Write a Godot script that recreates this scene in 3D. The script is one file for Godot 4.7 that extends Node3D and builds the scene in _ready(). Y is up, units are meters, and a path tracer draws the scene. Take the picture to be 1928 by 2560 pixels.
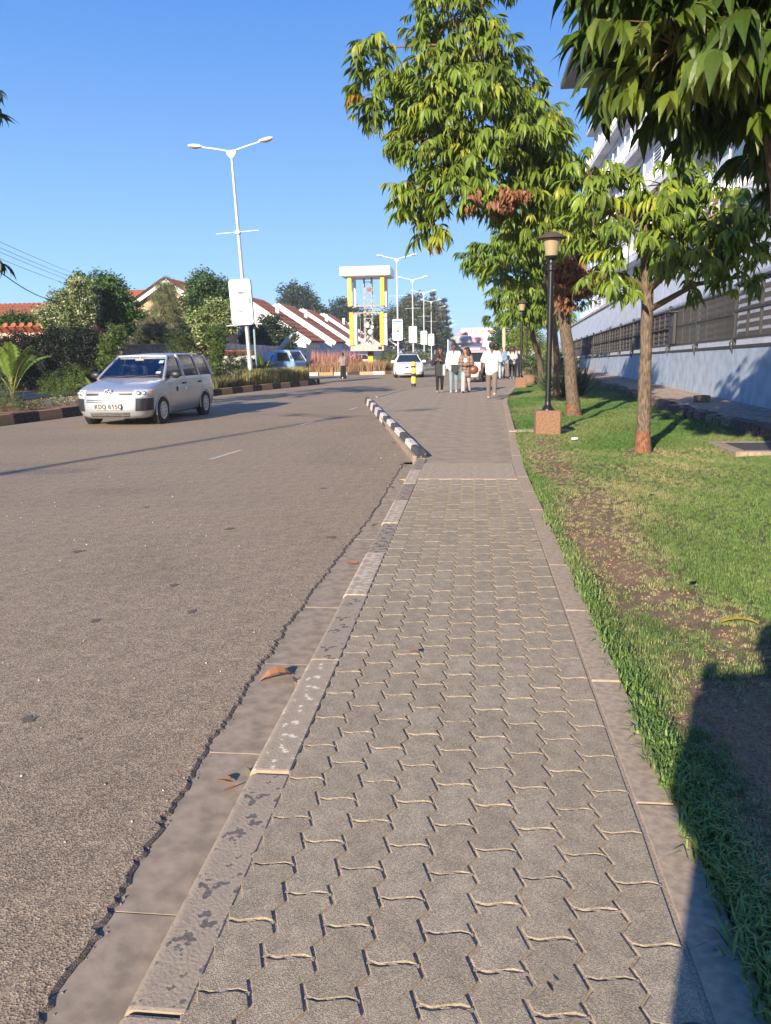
extends Node3D
# A street with a paved footpath, lawn and trees on the right and a road on the left, in late afternoon sun.

class MB:
	# collects faces and makes one ArrayMesh; quads and triangles are listed counter-clockwise as seen from outside
	var v := PackedVector3Array()
	var n := PackedVector3Array()
	var c := PackedColorArray()
	var u := PackedVector2Array()
	var i := PackedInt32Array()
	var col := Color(1, 1, 1)
	var tf := Transform3D()

	func vert(p: Vector3, nn: Vector3, uv := Vector2.ZERO) -> int:
		v.append(tf * p)
		n.append((tf.basis * nn).normalized())
		c.append(col)
		u.append(uv)
		return v.size() - 1

	func face(a: int, b: int, d: int) -> void:
		i.append(a); i.append(d); i.append(b)

	func tri(a: Vector3, b: Vector3, d: Vector3) -> void:
		var nn := (b - a).cross(d - a)
		if nn.length_squared() < 1e-16: return
		var k := vert(a, nn); vert(b, nn); vert(d, nn)
		face(k, k + 1, k + 2)

	func quad(a: Vector3, b: Vector3, d: Vector3, e: Vector3, uv := false) -> void:
		var nn := (d - a).cross(e - b)
		if nn.length_squared() < 1e-16: return
		var k := vert(a, nn, Vector2(0, 1))
		vert(b, nn, Vector2(1, 1)); vert(d, nn, Vector2(1, 0)); vert(e, nn, Vector2(0, 0))
		face(k, k + 1, k + 2); face(k, k + 2, k + 3)

	func box(at: Vector3, s: Vector3, bev := 0.0, rot := Basis()) -> void:
		# a box with chamfered edges; AT is its centre
		var h := s * 0.5
		var old := tf
		tf = tf * Transform3D(rot, at)
		if bev <= 0.0:
			var p := []
			for k in 8: p.append(Vector3(h.x if k & 1 else -h.x, h.y if k & 2 else -h.y, h.z if k & 4 else -h.z))
			quad(p[4], p[5], p[7], p[6]); quad(p[1], p[0], p[2], p[3]); quad(p[5], p[1], p[3], p[7])
			quad(p[0], p[4], p[6], p[2]); quad(p[6], p[7], p[3], p[2]); quad(p[0], p[1], p[5], p[4])
		else:
			var b := minf(bev, minf(h.x, minf(h.y, h.z)) * 0.9)
			var ax := [Vector3.RIGHT, Vector3.UP, Vector3.BACK]
			for a in 3:
				for sg in [1.0, -1.0]:
					var x: Vector3 = ax[a]; var y: Vector3 = ax[(a + 1) % 3]; var z: Vector3 = ax[(a + 2) % 3]
					var ha: float = h[a]; var hb: float = h[(a + 1) % 3] - b; var hc: float = h[(a + 2) % 3] - b
					var o: Vector3 = x * ha * sg
					if sg > 0: quad(o - y * hb - z * hc, o + y * hb - z * hc, o + y * hb + z * hc, o - y * hb + z * hc)
					else: quad(o - y * hb - z * hc, o - y * hb + z * hc, o + y * hb + z * hc, o + y * hb - z * hc)
					for s2 in [1.0, -1.0]:
						# the chamfer between the face across a and the face across a+1
						var e1: Vector3 = x * ha * sg + y * hb * s2
						var e2: Vector3 = x * (ha - b) * sg + y * (hb + b) * s2
						if sg * s2 > 0: quad(e1 - z * hc, e2 - z * hc, e2 + z * hc, e1 + z * hc)
						else: quad(e1 + z * hc, e2 + z * hc, e2 - z * hc, e1 - z * hc)
			for k in 8:
				var sx := 1.0 if k & 1 else -1.0; var sy := 1.0 if k & 2 else -1.0; var sz := 1.0 if k & 4 else -1.0
				var q1 := Vector3(h.x * sx, (h.y - b) * sy, (h.z - b) * sz)
				var q2 := Vector3((h.x - b) * sx, h.y * sy, (h.z - b) * sz)
				var q3 := Vector3((h.x - b) * sx, (h.y - b) * sy, h.z * sz)
				if sx * sy * sz > 0: tri(q1, q2, q3)
				else: tri(q1, q3, q2)
		tf = old

	func beam(a: Vector3, b: Vector3, w: float, h: float) -> void:
		# a rectangular bar from A to B
		var d := (b - a).normalized()
		var side := d.cross(Vector3.UP)
		if side.length() < 0.01: side = Vector3.RIGHT
		side = side.normalized()
		box((a + b) * 0.5, Vector3(w, h, a.distance_to(b)), 0.0, Basis(side, side.cross(d) * -1.0 if false else d.cross(side) * -1.0, -d))

	func tube(pts: Array, r: Array, sides := 8, cap := true) -> void:
		var side := Vector3.ZERO
		var first := v.size()
		var last := pts.size() - 1
		for k in pts.size():
			var d: Vector3 = (pts[mini(k + 1, last)] - pts[maxi(k - 1, 0)]).normalized()
			if side == Vector3.ZERO:
				side = d.cross(Vector3(0.13, 0.2, 1.0) if absf(d.z) < 0.9 else Vector3.UP).normalized()
			side = (side - d * side.dot(d)).normalized()
			var up := d.cross(side)
			var rad: float = r[mini(k, r.size() - 1)]
			for s in sides + 1:
				var a := TAU * s / sides
				var o := side * cos(a) + up * sin(a)
				vert(pts[k] + o * rad, o, Vector2(float(s) / sides, float(k) / maxi(last, 1)))
		for k in last:
			for s in sides:
				var q := first + k * (sides + 1) + s
				face(q, q + 1, q + sides + 2); face(q, q + sides + 2, q + sides + 1)
		if cap:
			for e in [0, last]:
				var d2: Vector3 = (pts[0] - pts[1]).normalized() if e == 0 else (pts[last] - pts[last - 1]).normalized()
				var m := vert(pts[e], d2)
				for s in sides + 1:
					vert(tf.affine_inverse() * v[first + e * (sides + 1) + s], d2)
				for s in sides:
					if e == 0: face(m, m + 2 + s, m + 1 + s)
					else: face(m, m + 1 + s, m + 2 + s)

	func lathe(prof: Array, sides := 16, flat := false) -> void:
		# PROF: Vector2(radius, y) from bottom to top, turned about y
		for k in prof.size() - 1:
			var a: Vector2 = prof[k]; var b: Vector2 = prof[k + 1]
			var dn := Vector2(b.y - a.y, a.x - b.x).normalized()
			var f := v.size()
			for s in sides + 1:
				var w := -TAU * s / sides
				var o := Vector3(cos(w), 0, sin(w))
				var nn := o * dn.x + Vector3.UP * dn.y
				vert(o * a.x + Vector3.UP * a.y, nn, Vector2(float(s) / sides, a.y)); vert(o * b.x + Vector3.UP * b.y, nn, Vector2(float(s) / sides, b.y))
			for s in sides:
				var q := f + s * 2
				face(q, q + 2, q + 3); face(q, q + 3, q + 1)

	func prism(poly: PackedVector2Array, y0: float, y1: float, bev := 0.0, bottom := false) -> void:
		# POLY in x, z; upright sides, flat top with a chamfer
		var m := poly.size()
		var area := 0.0
		for k in m: area += poly[k].x * poly[(k + 1) % m].y - poly[(k + 1) % m].x * poly[k].y
		var p := poly.duplicate()
		if area > 0: p.reverse()
		var inner := PackedVector2Array()
		if bev > 0:
			for k in m:
				var a := p[(k + m - 1) % m]; var b := p[k]; var d := p[(k + 1) % m]
				var n1 := Vector2((b - a).y, -(b - a).x).normalized(); var n2 := Vector2((d - b).y, -(d - b).x).normalized()
				var bis := (n1 + n2).normalized()
				inner.append(b + bis * bev / maxf(0.5, bis.dot(n1)))
			var cx := Vector2.ZERO
			for q in p: cx += q / m
			if inner[0].distance_to(cx) > p[0].distance_to(cx) + bev * 0.2:
				for k in m: inner[k] = p[k] * 2.0 - inner[k]
		else:
			inner = p
		var yb := y1 - bev * 0.7
		for k in m:
			var a := p[k]; var b := p[(k + 1) % m]
			quad(Vector3(a.x, y0, a.y), Vector3(b.x, y0, b.y), Vector3(b.x, yb, b.y), Vector3(a.x, yb, a.y))
			if bev > 0:
				var ia := inner[k]; var ib := inner[(k + 1) % m]
				quad(Vector3(a.x, yb, a.y), Vector3(b.x, yb, b.y), Vector3(ib.x, y1, ib.y), Vector3(ia.x, y1, ia.y))
		flat(inner, y1)
		if bottom: flat(p, y0, true)

	func flat(poly: PackedVector2Array, y: float, down := false) -> void:
		var t := Geometry2D.triangulate_polygon(poly)
		for k in range(0, t.size(), 3):
			var a := poly[t[k]]; var b := poly[t[k + 1]]; var d := poly[t[k + 2]]
			var w := (b - a).cross(d - a)
			if (w > 0) != down:
				var sw := b
				b = d
				d = sw
			tri(Vector3(a.x, y, a.y), Vector3(b.x, y, b.y), Vector3(d.x, y, d.y))

	func extrude(poly: PackedVector2Array, z0: float, z1: float) -> void:
		# POLY in x, y, pushed along z from Z0 to Z1
		var old := tf
		tf = tf * Transform3D(Basis(Vector3.RIGHT, Vector3(0, 0, 1), Vector3(0, -1, 0)), Vector3.ZERO)
		var q := PackedVector2Array()
		for p in poly: q.append(Vector2(p.x, -p.y))
		prism(q, z0, z1, 0.0, true)
		tf = old

	func loft(rings: Array, closed := true, caps := false, sm := true) -> void:
		# rings of points of equal length, counter-clockwise as seen looking back along the loft; smooth normals from the grid
		var m: int = rings[0].size()
		var f := v.size()
		var k0 := rings.size()
		for a in k0:
			for b in m:
				var p: Vector3 = rings[a][b]
				var da: Vector3 = rings[mini(a + 1, k0 - 1)][b] - rings[maxi(a - 1, 0)][b]
				var db: Vector3 = rings[a][(b + 1) % m if closed else mini(b + 1, m - 1)] - rings[a][(b + m - 1) % m if closed else maxi(b - 1, 0)]
				vert(p, db.cross(da), Vector2(float(b) / m, float(a) / k0))
		for a in k0 - 1:
			for b in (m if closed else m - 1):
				var p0 := f + a * m + b; var p1 := f + a * m + (b + 1) % m
				if sm:
					face(p0, p1, p1 + m); face(p0, p1 + m, p0 + m)
				else:
					quad(rings[a][b], rings[a][(b + 1) % m], rings[a + 1][(b + 1) % m], rings[a + 1][b])
		if caps:
			for e in [0, k0 - 1]:
				var mid := Vector3.ZERO
				for p in rings[e]: mid += p / m
				for b in m:
					if e == 0: tri(mid, rings[e][(b + 1) % m], rings[e][b])
					else: tri(mid, rings[e][b], rings[e][(b + 1) % m])

	func blob(at: Vector3, r: Vector3, seg := 10, rot := Basis()) -> void:
		var f := v.size()
		var rows := seg / 2 + 1
		for a in rows + 1:
			var th := PI * a / rows
			for b in seg + 1:
				var ph := TAU * b / seg
				var o := Vector3(sin(th) * cos(ph), cos(th), sin(th) * sin(ph))
				vert(at + rot * (o * r), rot * (o / r))
		for a in rows:
			for b in seg:
				var q := f + a * (seg + 1) + b
				face(q, q + 1, q + seg + 2); face(q, q + seg + 2, q + seg + 1)

	func mesh() -> ArrayMesh:
		var m := ArrayMesh.new()
		if v.is_empty(): return m
		var arr := []
		arr.resize(Mesh.ARRAY_MAX)
		arr[Mesh.ARRAY_VERTEX] = v
		arr[Mesh.ARRAY_NORMAL] = n
		arr[Mesh.ARRAY_COLOR] = c
		arr[Mesh.ARRAY_TEX_UV] = u
		arr[Mesh.ARRAY_INDEX] = i
		m.add_surface_from_arrays(Mesh.PRIMITIVE_TRIANGLES, arr)
		return m

var M := {}
var rng := RandomNumberGenerator.new()
var used := {}

func rf(a: float, b: float) -> float: return rng.randf_range(a, b)

func numbered(p: Node, called: String) -> String:
	var key := str(p.get_instance_id()) + called
	used[key] = used.get(key, -1) + 1
	return called if used[key] == 0 else "%s_%03d" % [called, used[key]]

func hang(o: Node3D, called: String, parent: Node = null) -> Node3D:
	if parent == null: parent = self
	o.name = numbered(parent, called)
	parent.add_child(o, true)
	return o

func part(called: String, mesh, mat: Material, parent: Node = null) -> MeshInstance3D:
	var o := MeshInstance3D.new()
	o.mesh = mesh.mesh() if mesh is MB else mesh
	o.material_override = mat
	hang(o, called, parent)
	return o

func tag(o: Node, label: String, category: String, group := "") -> Node:
	o.set_meta("label", label)
	o.set_meta("category", category)
	if group: o.set_meta("group", group)
	return o

func thing(called: String, label: String, category: String, at := Vector3.ZERO, turn := 0.0, group := "") -> Node3D:
	var o := Node3D.new()
	hang(o, called)
	o.position = at
	o.rotation.y = turn
	tag(o, label, category, group)
	return o

func struct(called: String, mesh, mat: Material) -> MeshInstance3D:
	var o := part(called, mesh, mat)
	o.set_meta("kind", "structure")
	return o

func holder(called: String) -> Node3D:
	var o := Node3D.new()
	hang(o, called)
	o.set_meta("kind", "structure")
	return o

func copy(o: Node3D, label: String, at: Vector3, turn := 0.0) -> Node3D:
	var base: String = o.get_meta("base") if o.has_meta("base") else String(o.name)
	var r: Node3D = o.duplicate()
	r.name = numbered(self, base)
	add_child(r, true)
	r.position = at
	r.rotation.y = turn
	r.set_meta("label", label)
	return r

func scatter(called: String, mesh: Mesh, mat: Material, where: Array, tints: Array, parent: Node = null) -> MultiMeshInstance3D:
	var mm := MultiMesh.new()
	mm.transform_format = MultiMesh.TRANSFORM_3D
	mm.use_colors = true
	mm.mesh = mesh
	mm.instance_count = where.size()
	for k in where.size():
		mm.set_instance_transform(k, where[k])
		mm.set_instance_color(k, tints[k])
	var o := MultiMeshInstance3D.new()
	o.multimesh = mm
	o.material_override = mat
	hang(o, called, parent)
	o.set_meta("kind", "stuff")
	return o

# ---- materials: L() takes linear, real-world base colours
func L(r: float, g: float, b: float) -> Color: return Color(r, g, b).linear_to_srgb()

func noise_tex(freq: float, seed_: int, size := 512, oct := 4, ramp: Array = [], normal := false, bump := 4.0, type := FastNoiseLite.TYPE_SIMPLEX_SMOOTH) -> NoiseTexture2D:
	var f := FastNoiseLite.new()
	f.seed = seed_
	f.frequency = freq
	f.noise_type = type
	f.fractal_octaves = oct
	var t := NoiseTexture2D.new()
	t.width = size
	t.height = size
	t.seamless = true
	t.noise = f
	t.as_normal_map = normal
	t.bump_strength = bump
	if ramp.size():
		var g := Gradient.new()
		var off := PackedFloat32Array(); var cs := PackedColorArray()
		for r in ramp: off.append(r[0]); cs.append(r[1])
		g.offsets = off
		g.colors = cs
		t.color_ramp = g
	return t

func mat(c: Color, rough := 0.8, metal := 0.0, spec := 0.5) -> StandardMaterial3D:
	var m := StandardMaterial3D.new()
	m.albedo_color = c
	m.roughness = rough
	m.metallic = metal
	m.metallic_specular = spec
	return m

func mottled(c: Color, rough: float, spread: float, scale: float, seed_: int, relief := 0.0, world := true, freq := 0.02, oct := 5) -> StandardMaterial3D:
	# a base colour with a noise of lighter and darker spots, and a relief of RELIEF centimetres
	var m := mat(Color.WHITE, rough)
	var lo := Color(c.r * (1 - spread), c.g * (1 - spread), c.b * (1 - spread * 1.05))
	var hi := Color(minf(1, c.r * (1 + spread * 0.8)), minf(1, c.g * (1 + spread * 0.8)), minf(1, c.b * (1 + spread * 0.75)))
	m.albedo_texture = noise_tex(freq, seed_, 512, oct, [[0.2, lo], [0.5, c], [0.8, hi]])
	m.uv1_triplanar = true
	m.uv1_world_triplanar = world
	m.uv1_scale = Vector3.ONE * scale
	if relief > 0:
		m.heightmap_enabled = true
		m.heightmap_texture = noise_tex(freq * 2.5, seed_ + 7, 512, 4)
		m.heightmap_scale = relief
	return m

func glass(c: Color, a: float) -> StandardMaterial3D:
	var m := mat(Color(c.r, c.g, c.b, a), 0.04)
	m.transparency = BaseMaterial3D.TRANSPARENCY_ALPHA
	return m

func leafy(back := 0.5, rough := 0.38, tint := Color(1, 1, 1)) -> StandardMaterial3D:
	var m := mat(tint, rough, 0, 0.5)
	m.vertex_color_use_as_albedo = true
	m.backlight_enabled = true
	m.backlight = Color(back, back, back * 0.6)
	return m

const SUN := Vector3(0.335, -0.352, -0.942)

func _ready() -> void:
	var cam := Camera3D.new()
	cam.name = "camera"
	cam.fov = 65.5
	cam.near = 0.05
	cam.far = 2000.0
	cam.position = Vector3(0, 1.45, 0)
	cam.rotation_order = EULER_ORDER_YXZ
	cam.rotation = Vector3(deg_to_rad(-11.322), deg_to_rad(6.365), -0.016)
	add_child(cam)
	cam.current = true
	var sky := ProceduralSkyMaterial.new()
	sky.sky_top_color = L(0.004, 0.088, 0.36)
	sky.sky_horizon_color = L(0.27, 0.475, 0.69)
	sky.sky_curve = 0.172
	sky.ground_horizon_color = L(0.42, 0.44, 0.44)
	sky.ground_bottom_color = L(0.12, 0.10, 0.085)
	sky.sky_energy_multiplier = 1.0
	var s := Sky.new()
	s.sky_material = sky
	var env := Environment.new()
	env.background_mode = Environment.BG_SKY
	env.sky = s
	env.tonemap_mode = Environment.TONE_MAPPER_LINEAR
	env.tonemap_exposure = 2.08
	env.sdfgi_enabled = true
	env.ssao_enabled = true
	env.ssil_enabled = true
	env.fog_enabled = true
	env.fog_light_color = L(0.66, 0.74, 0.82)
	env.fog_density = 0.0006
	var we := WorldEnvironment.new()
	we.environment = env
	add_child(we)
	var sun := DirectionalLight3D.new()
	sun.light_energy = 1.6
	sun.light_color = L(1.0, 0.86, 0.68)
	sun.light_angular_distance = 0.6
	sun.shadow_enabled = true
	add_child(sun)
	sun.look_at_from_position(Vector3.ZERO, SUN, Vector3.UP)

	rng.seed = 7
	materials()
	ground_and_road()
	footpath()
	kerbs()
	lawn()
	right_side()
	left_side()
	far_side()
	median()
	trees()
	vehicles()
	people()
	small_things()

func materials() -> void:
	M.asphalt = grainy(L(0.272, 0.205, 0.132), 0.92, 1.25, 3, 0.125, 0.5, 0.24)
	M.asphalt.vertex_color_use_as_albedo = true
	M.asphalt_edge = mottled(L(0.13, 0.105, 0.085), 0.95, 0.4, 4.0, 5, 0.6, true, 0.05)
	M.paver = []
	for k in 5:
		var j: float = [1.0, 0.965, 0.985, 0.95, 0.975][k]
		var m := M.asphalt.duplicate() as StandardMaterial3D if k else grainy(L(0.325, 0.264, 0.180), 0.93, 1.9, 40, 0.16, 0.35, 0.12)
		if k:
			m = (M.paver[0] as StandardMaterial3D).duplicate()
			m.albedo_color = Color(j, j * 0.995, j * 0.985)
			m.uv1_offset = Vector3(0.37 * k, 0.11 * k, 0.23 * k)
		M.paver.append(m)
	M.sand = mottled(L(0.33, 0.26, 0.182), 0.97, 0.14, 4.0, 50, 0.1, true, 0.04)
	M.joint = mottled(L(0.37, 0.295, 0.205), 0.97, 0.16, 4.0, 51, 0.15, true, 0.04)
	M.far_paving = mottled(L(0.30, 0.235, 0.165), 0.92, 0.08, 0.7, 52, 0.0, true, 0.01, 6)
	M.edging = mottled(L(0.35, 0.27, 0.185), 0.93, 0.09, 2.2, 54, 0.05, true, 0.02, 6)
	M.concrete = mottled(L(0.36, 0.285, 0.20), 0.92, 0.08, 1.8, 56, 0.15, true, 0.015, 6)
	M.gutter = mottled(L(0.29, 0.228, 0.160), 0.92, 0.10, 1.5, 58, 0.05, true, 0.012, 6)
	M.kerb_white = worn(L(0.36, 0.282, 0.192), L(0.66, 0.58, 0.46), 60, 0.735)
	M.kerb_black = worn(L(0.33, 0.26, 0.18), L(0.13, 0.11, 0.095), 62, 0.72)
	M.kerb_white3 = worn(L(0.37, 0.29, 0.20), L(0.52, 0.43, 0.32), 61, 0.50)
	M.kerb_black3 = worn(L(0.31, 0.245, 0.17), L(0.14, 0.118, 0.10), 63, 0.60)
	M.kerb_white2 = worn(L(0.36, 0.32, 0.28), L(0.66, 0.62, 0.57), 64, 0.42)
	M.kerb_black2 = worn(L(0.20, 0.18, 0.16), L(0.028, 0.028, 0.034), 66, 0.36)
	M.kerb_yellow = worn(L(0.28, 0.19, 0.11), L(0.40, 0.25, 0.11), 68, 0.4)
	M.kerb_dark = worn(L(0.12, 0.085, 0.06), L(0.03, 0.024, 0.022), 70, 0.35)
	M.soil = mottled(L(0.30, 0.125, 0.06), 0.98, 0.35, 1.4, 72, 2.0, true, 0.012, 6)
	M.lawn_soil = mottled(Color.WHITE, 0.98, 0.28, 3.0, 74, 2.5, true, 0.03, 5)
	M.lawn_soil.vertex_color_use_as_albedo = true
	M.earth = mottled(L(0.24, 0.17, 0.11), 0.98, 0.3, 0.2, 76, 0.0, true, 0.012)
	M.paint = mottled(L(0.44, 0.40, 0.36), 0.85, 0.3, 2.0, 78, 0.0, true, 0.04)
	M.grass = leafy(0.35, 0.6)
	M.leaf = leafy(0.75, 0.42)
	M.leaf.metallic_specular = 0.4
	M.leaf_dull = leafy(0.4, 0.6)
	M.bark = mottled(L(0.135, 0.098, 0.070), 0.95, 0.35, 1.6, 80, 0.5, true, 0.02, 6)
	M.bark_red = mottled(L(0.19, 0.085, 0.045), 0.95, 0.3, 1.6, 82, 0.5, true, 0.02, 6)
	M.bark.uv1_scale = Vector3(3.2, 0.7, 3.2)
	M.bark_red.uv1_scale = Vector3(3.2, 0.9, 3.2)
	M.twig = mat(L(0.16, 0.11, 0.06), 0.9)
	M.blue_wall = mottled(L(0.37, 0.44, 0.52), 0.85, 0.07, 0.35, 84, 0.15, true, 0.01, 6)
	M.pale_wall = mottled(L(0.50, 0.56, 0.66), 0.85, 0.05, 0.3, 86, 0.1, true, 0.01, 5)
	M.white_wall = mottled(L(0.66, 0.68, 0.71), 0.8, 0.05, 0.3, 88, 0.1, true, 0.01, 5)
	M.white_trim = mat(L(0.78, 0.78, 0.77), 0.6)
	M.cream = mottled(L(0.42, 0.31, 0.18), 0.9, 0.08, 0.5, 90, 0.2, true, 0.01)
	M.grey_wall = mottled(L(0.50, 0.48, 0.46), 0.9, 0.12, 0.3, 92, 0.2, true, 0.012, 6)
	M.pink_wall = mottled(L(0.52, 0.36, 0.27), 0.9, 0.12, 0.5, 94, 0.2, true, 0.012, 6)
	M.tile = mottled(L(0.33, 0.10, 0.045), 0.85, 0.3, 0.8, 96, 0.6, true, 0.02, 5)
	M.tile2 = mottled(L(0.27, 0.095, 0.055), 0.85, 0.3, 0.8, 98, 0.6, true, 0.02, 5)
	M.fence_metal = mat(L(0.055, 0.055, 0.058), 0.5, 0.3)
	M.fence_panel = mottled(L(0.062, 0.052, 0.048), 0.7, 0.15, 1.0, 100, 0.0)
	M.black_metal = mat(L(0.012, 0.012, 0.013), 0.38, 0.2)
	M.lamp_grey = mat(L(0.5, 0.52, 0.54), 0.45, 0.4)
	M.lamp_white = mat(L(0.75, 0.76, 0.77), 0.4)
	M.lamp_glass = mat(L(0.32, 0.25, 0.15), 0.3)
	M.plinth = mottled(L(0.22, 0.125, 0.075), 0.95, 0.10, 2.0, 102, 0.3, true, 0.02, 5)
	M.stone = []
	for k in 4:
		var q: Array = [[0.16, 0.11, 0.09], [0.20, 0.14, 0.10], [0.13, 0.095, 0.08], [0.27, 0.19, 0.13]][k]
		M.stone.append(mottled(L(q[0], q[1], q[2]), 0.95, 0.35, 1.8, 104 + k, 1.5, true, 0.02, 5))
	M.dirt_strip = mottled(L(0.36, 0.26, 0.18), 0.97, 0.18, 0.5, 110, 0.2, true, 0.015, 6)
	M.yellow = mat(L(0.85, 0.42, 0.0), 0.5)
	M.yellow_pale = mat(L(0.80, 0.58, 0.08), 0.55)
	M.orange = mat(L(0.80, 0.33, 0.01), 0.5)
	M.steel = mottled(L(0.30, 0.28, 0.26), 0.6, 0.25, 1.0, 112, 0.0)
	M.rusty = mat(L(0.30, 0.10, 0.05), 0.8)
	M.sign_white = mat(L(0.82, 0.83, 0.84), 0.35)
	M.sign_edge = mat(L(0.06, 0.16, 0.19), 0.5)
	M.sky_blue = mat(L(0.05, 0.22, 0.32), 0.5)
	M.cyan = mat(L(0.01, 0.40, 0.50), 0.5)
	M.window = mat(L(0.02, 0.025, 0.03), 0.08)
	M.window_grey = mat(L(0.10, 0.12, 0.15), 0.12)
	M.dark = mat(L(0.012, 0.012, 0.012), 0.8)
	M.rubber = mat(L(0.02, 0.02, 0.021), 0.8)
	M.wire = mat(L(0.03, 0.03, 0.035), 0.7)
	M.plastic = mat(L(0.02, 0.02, 0.022), 0.45)
	M.silver = mat(L(0.45, 0.46, 0.48), 0.3, 0.5)
	M.silver.clearcoat_enabled = true
	M.silver.clearcoat = 0.6
	M.silver.clearcoat_roughness = 0.08
	M.car_white = mat(L(0.80, 0.80, 0.80), 0.25)
	M.car_white.clearcoat_enabled = true
	M.car_white.clearcoat = 0.6
	M.chrome = mat(L(0.6, 0.6, 0.6), 0.2, 0.9)
	M.headlight = mat(L(0.66, 0.68, 0.72), 0.1, 0.3)
	M.amber = mat(L(0.75, 0.30, 0.08), 0.3)
	M.plate = mat(L(0.40, 0.40, 0.38), 0.6)
	M.ink = mat(L(0.015, 0.015, 0.016), 0.6)

func grainy(c: Color, rough: float, scale: float, seed_: int, freq: float, spread: float, relief: float) -> StandardMaterial3D:
	# stone chips of different tones with broad mottling, and their relief
	var n := 1024
	var f1 := FastNoiseLite.new()
	f1.noise_type = FastNoiseLite.TYPE_CELLULAR
	f1.cellular_return_type = FastNoiseLite.RETURN_CELL_VALUE
	f1.frequency = freq
	f1.seed = seed_
	f1.fractal_type = FastNoiseLite.FRACTAL_NONE
	var f2 := FastNoiseLite.new()
	f2.frequency = 0.005
	f2.seed = seed_ + 1
	f2.fractal_octaves = 6
	var f3 := FastNoiseLite.new()
	f3.noise_type = FastNoiseLite.TYPE_CELLULAR
	f3.cellular_return_type = FastNoiseLite.RETURN_DISTANCE
	f3.frequency = freq
	f3.seed = seed_
	f3.fractal_type = FastNoiseLite.FRACTAL_NONE
	var a := f1.get_seamless_image(n, n, false, false, 0.1).get_data()
	var b := f2.get_seamless_image(n, n).get_data()
	var d := f3.get_seamless_image(n, n, true).get_data()
	var out := PackedByteArray()
	out.resize(n * n * 3)
	var hgt := PackedByteArray()
	hgt.resize(n * n)
	for k in n * n:
		var v := 1.0 + spread * (a[k] / 255.0 - 0.5) + 0.16 * (b[k] / 255.0 - 0.5)
		out[k * 3] = clampi(int(c.r * v * 255.0), 0, 255)
		out[k * 3 + 1] = clampi(int(c.g * v * 255.0), 0, 255)
		out[k * 3 + 2] = clampi(int(c.b * v * 255.0), 0, 255)
		hgt[k] = clampi(int(255 - d[k] * 0.8 + (a[k] - 128) * 0.25), 0, 255)
	var m := mat(Color.WHITE, rough)
	m.albedo_texture = ImageTexture.create_from_image(Image.create_from_data(n, n, false, Image.FORMAT_RGB8, out))
	m.uv1_triplanar = true
	m.uv1_world_triplanar = true
	m.uv1_scale = Vector3.ONE * scale
	m.heightmap_enabled = true
	m.heightmap_texture = ImageTexture.create_from_image(Image.create_from_data(n, n, false, Image.FORMAT_L8, hgt))
	m.heightmap_scale = relief
	return m

func worn(base: Color, paint: Color, seed_: int, thr: float) -> StandardMaterial3D:
	# concrete with flaking paint: paint where the noise is over THR
	var m := mat(Color.WHITE, 0.9)
	m.albedo_texture = noise_tex(0.012, seed_, 512, 6, [[0.1, base * 0.95], [thr - 0.03, base * 1.03], [thr + 0.015, paint], [1.0, paint]])
	m.uv1_triplanar = true
	m.uv1_world_triplanar = true
	m.uv1_scale = Vector3.ONE * 2.2
	m.heightmap_enabled = true
	m.heightmap_texture = noise_tex(0.06, seed_ + 1, 512, 4)
	m.heightmap_scale = 0.12
	return m

# ---- ground, road
func wob(z: float, s := 0.0) -> float:
	return 0.005 * sin(z * 9.1 + s) + 0.004 * sin(z * 23.7 + 1.3 * s) + 0.004 * sin(z * 51.0 + s) + 0.03 * sin(z * 0.9 + 2.0) - 0.03

var road_noise := FastNoiseLite.new()

func road_tone(x: float, z: float) -> Color:
	# dust towards the channel, rubber-darkened wheel tracks, broad patches of different age
	var u := x + 0.4 * sin(z * 0.05)
	var track := exp(-pow((u + 2.55) / 0.28, 2.0)) + exp(-pow((u + 4.9) / 0.3, 2.0)) + exp(-pow((u + 6.6) / 0.35, 2.0)) + exp(-pow((u + 8.3) / 0.35, 2.0))
	var dust := exp(-maxf(-1.0 - x, 0.0) / 0.55)
	var v := 1.0 - 0.07 * track + 0.05 * dust + 0.16 * road_noise.get_noise_2d(x * 1.6, z * 0.7) + 0.10 * road_noise.get_noise_2d(x * 6.0 + 40, z * 3.0)
	return Color(v, v * (1.0 - 0.012 * dust), v * (1.0 - 0.03 * dust))

func strip(r: MB, z0: float, z1: float, x0: float, x1: float, y: float) -> void:
	# one cross strip of the carriageway, in columns
	var f := [0.0, 0.2, 0.33, 0.42, 0.5, 0.57, 0.63, 0.69, 0.75, 0.8, 0.84, 0.88, 0.91, 0.94, 0.965, 0.985, 1.0]
	for k in f.size() - 1:
		var q := [Vector3(lerpf(-14.0, x0, f[k]), y, z0), Vector3(lerpf(-14.0, x0, f[k + 1]), y, z0), Vector3(lerpf(-14.0, x1, f[k + 1]), y, z1), Vector3(lerpf(-14.0, x1, f[k]), y, z1)]
		var i0 := r.v.size()
		for p in q:
			r.col = road_tone(p.x, p.z)
			r.vert(p, Vector3.UP)
		r.face(i0, i0 + 1, i0 + 2); r.face(i0, i0 + 2, i0 + 3)

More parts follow.
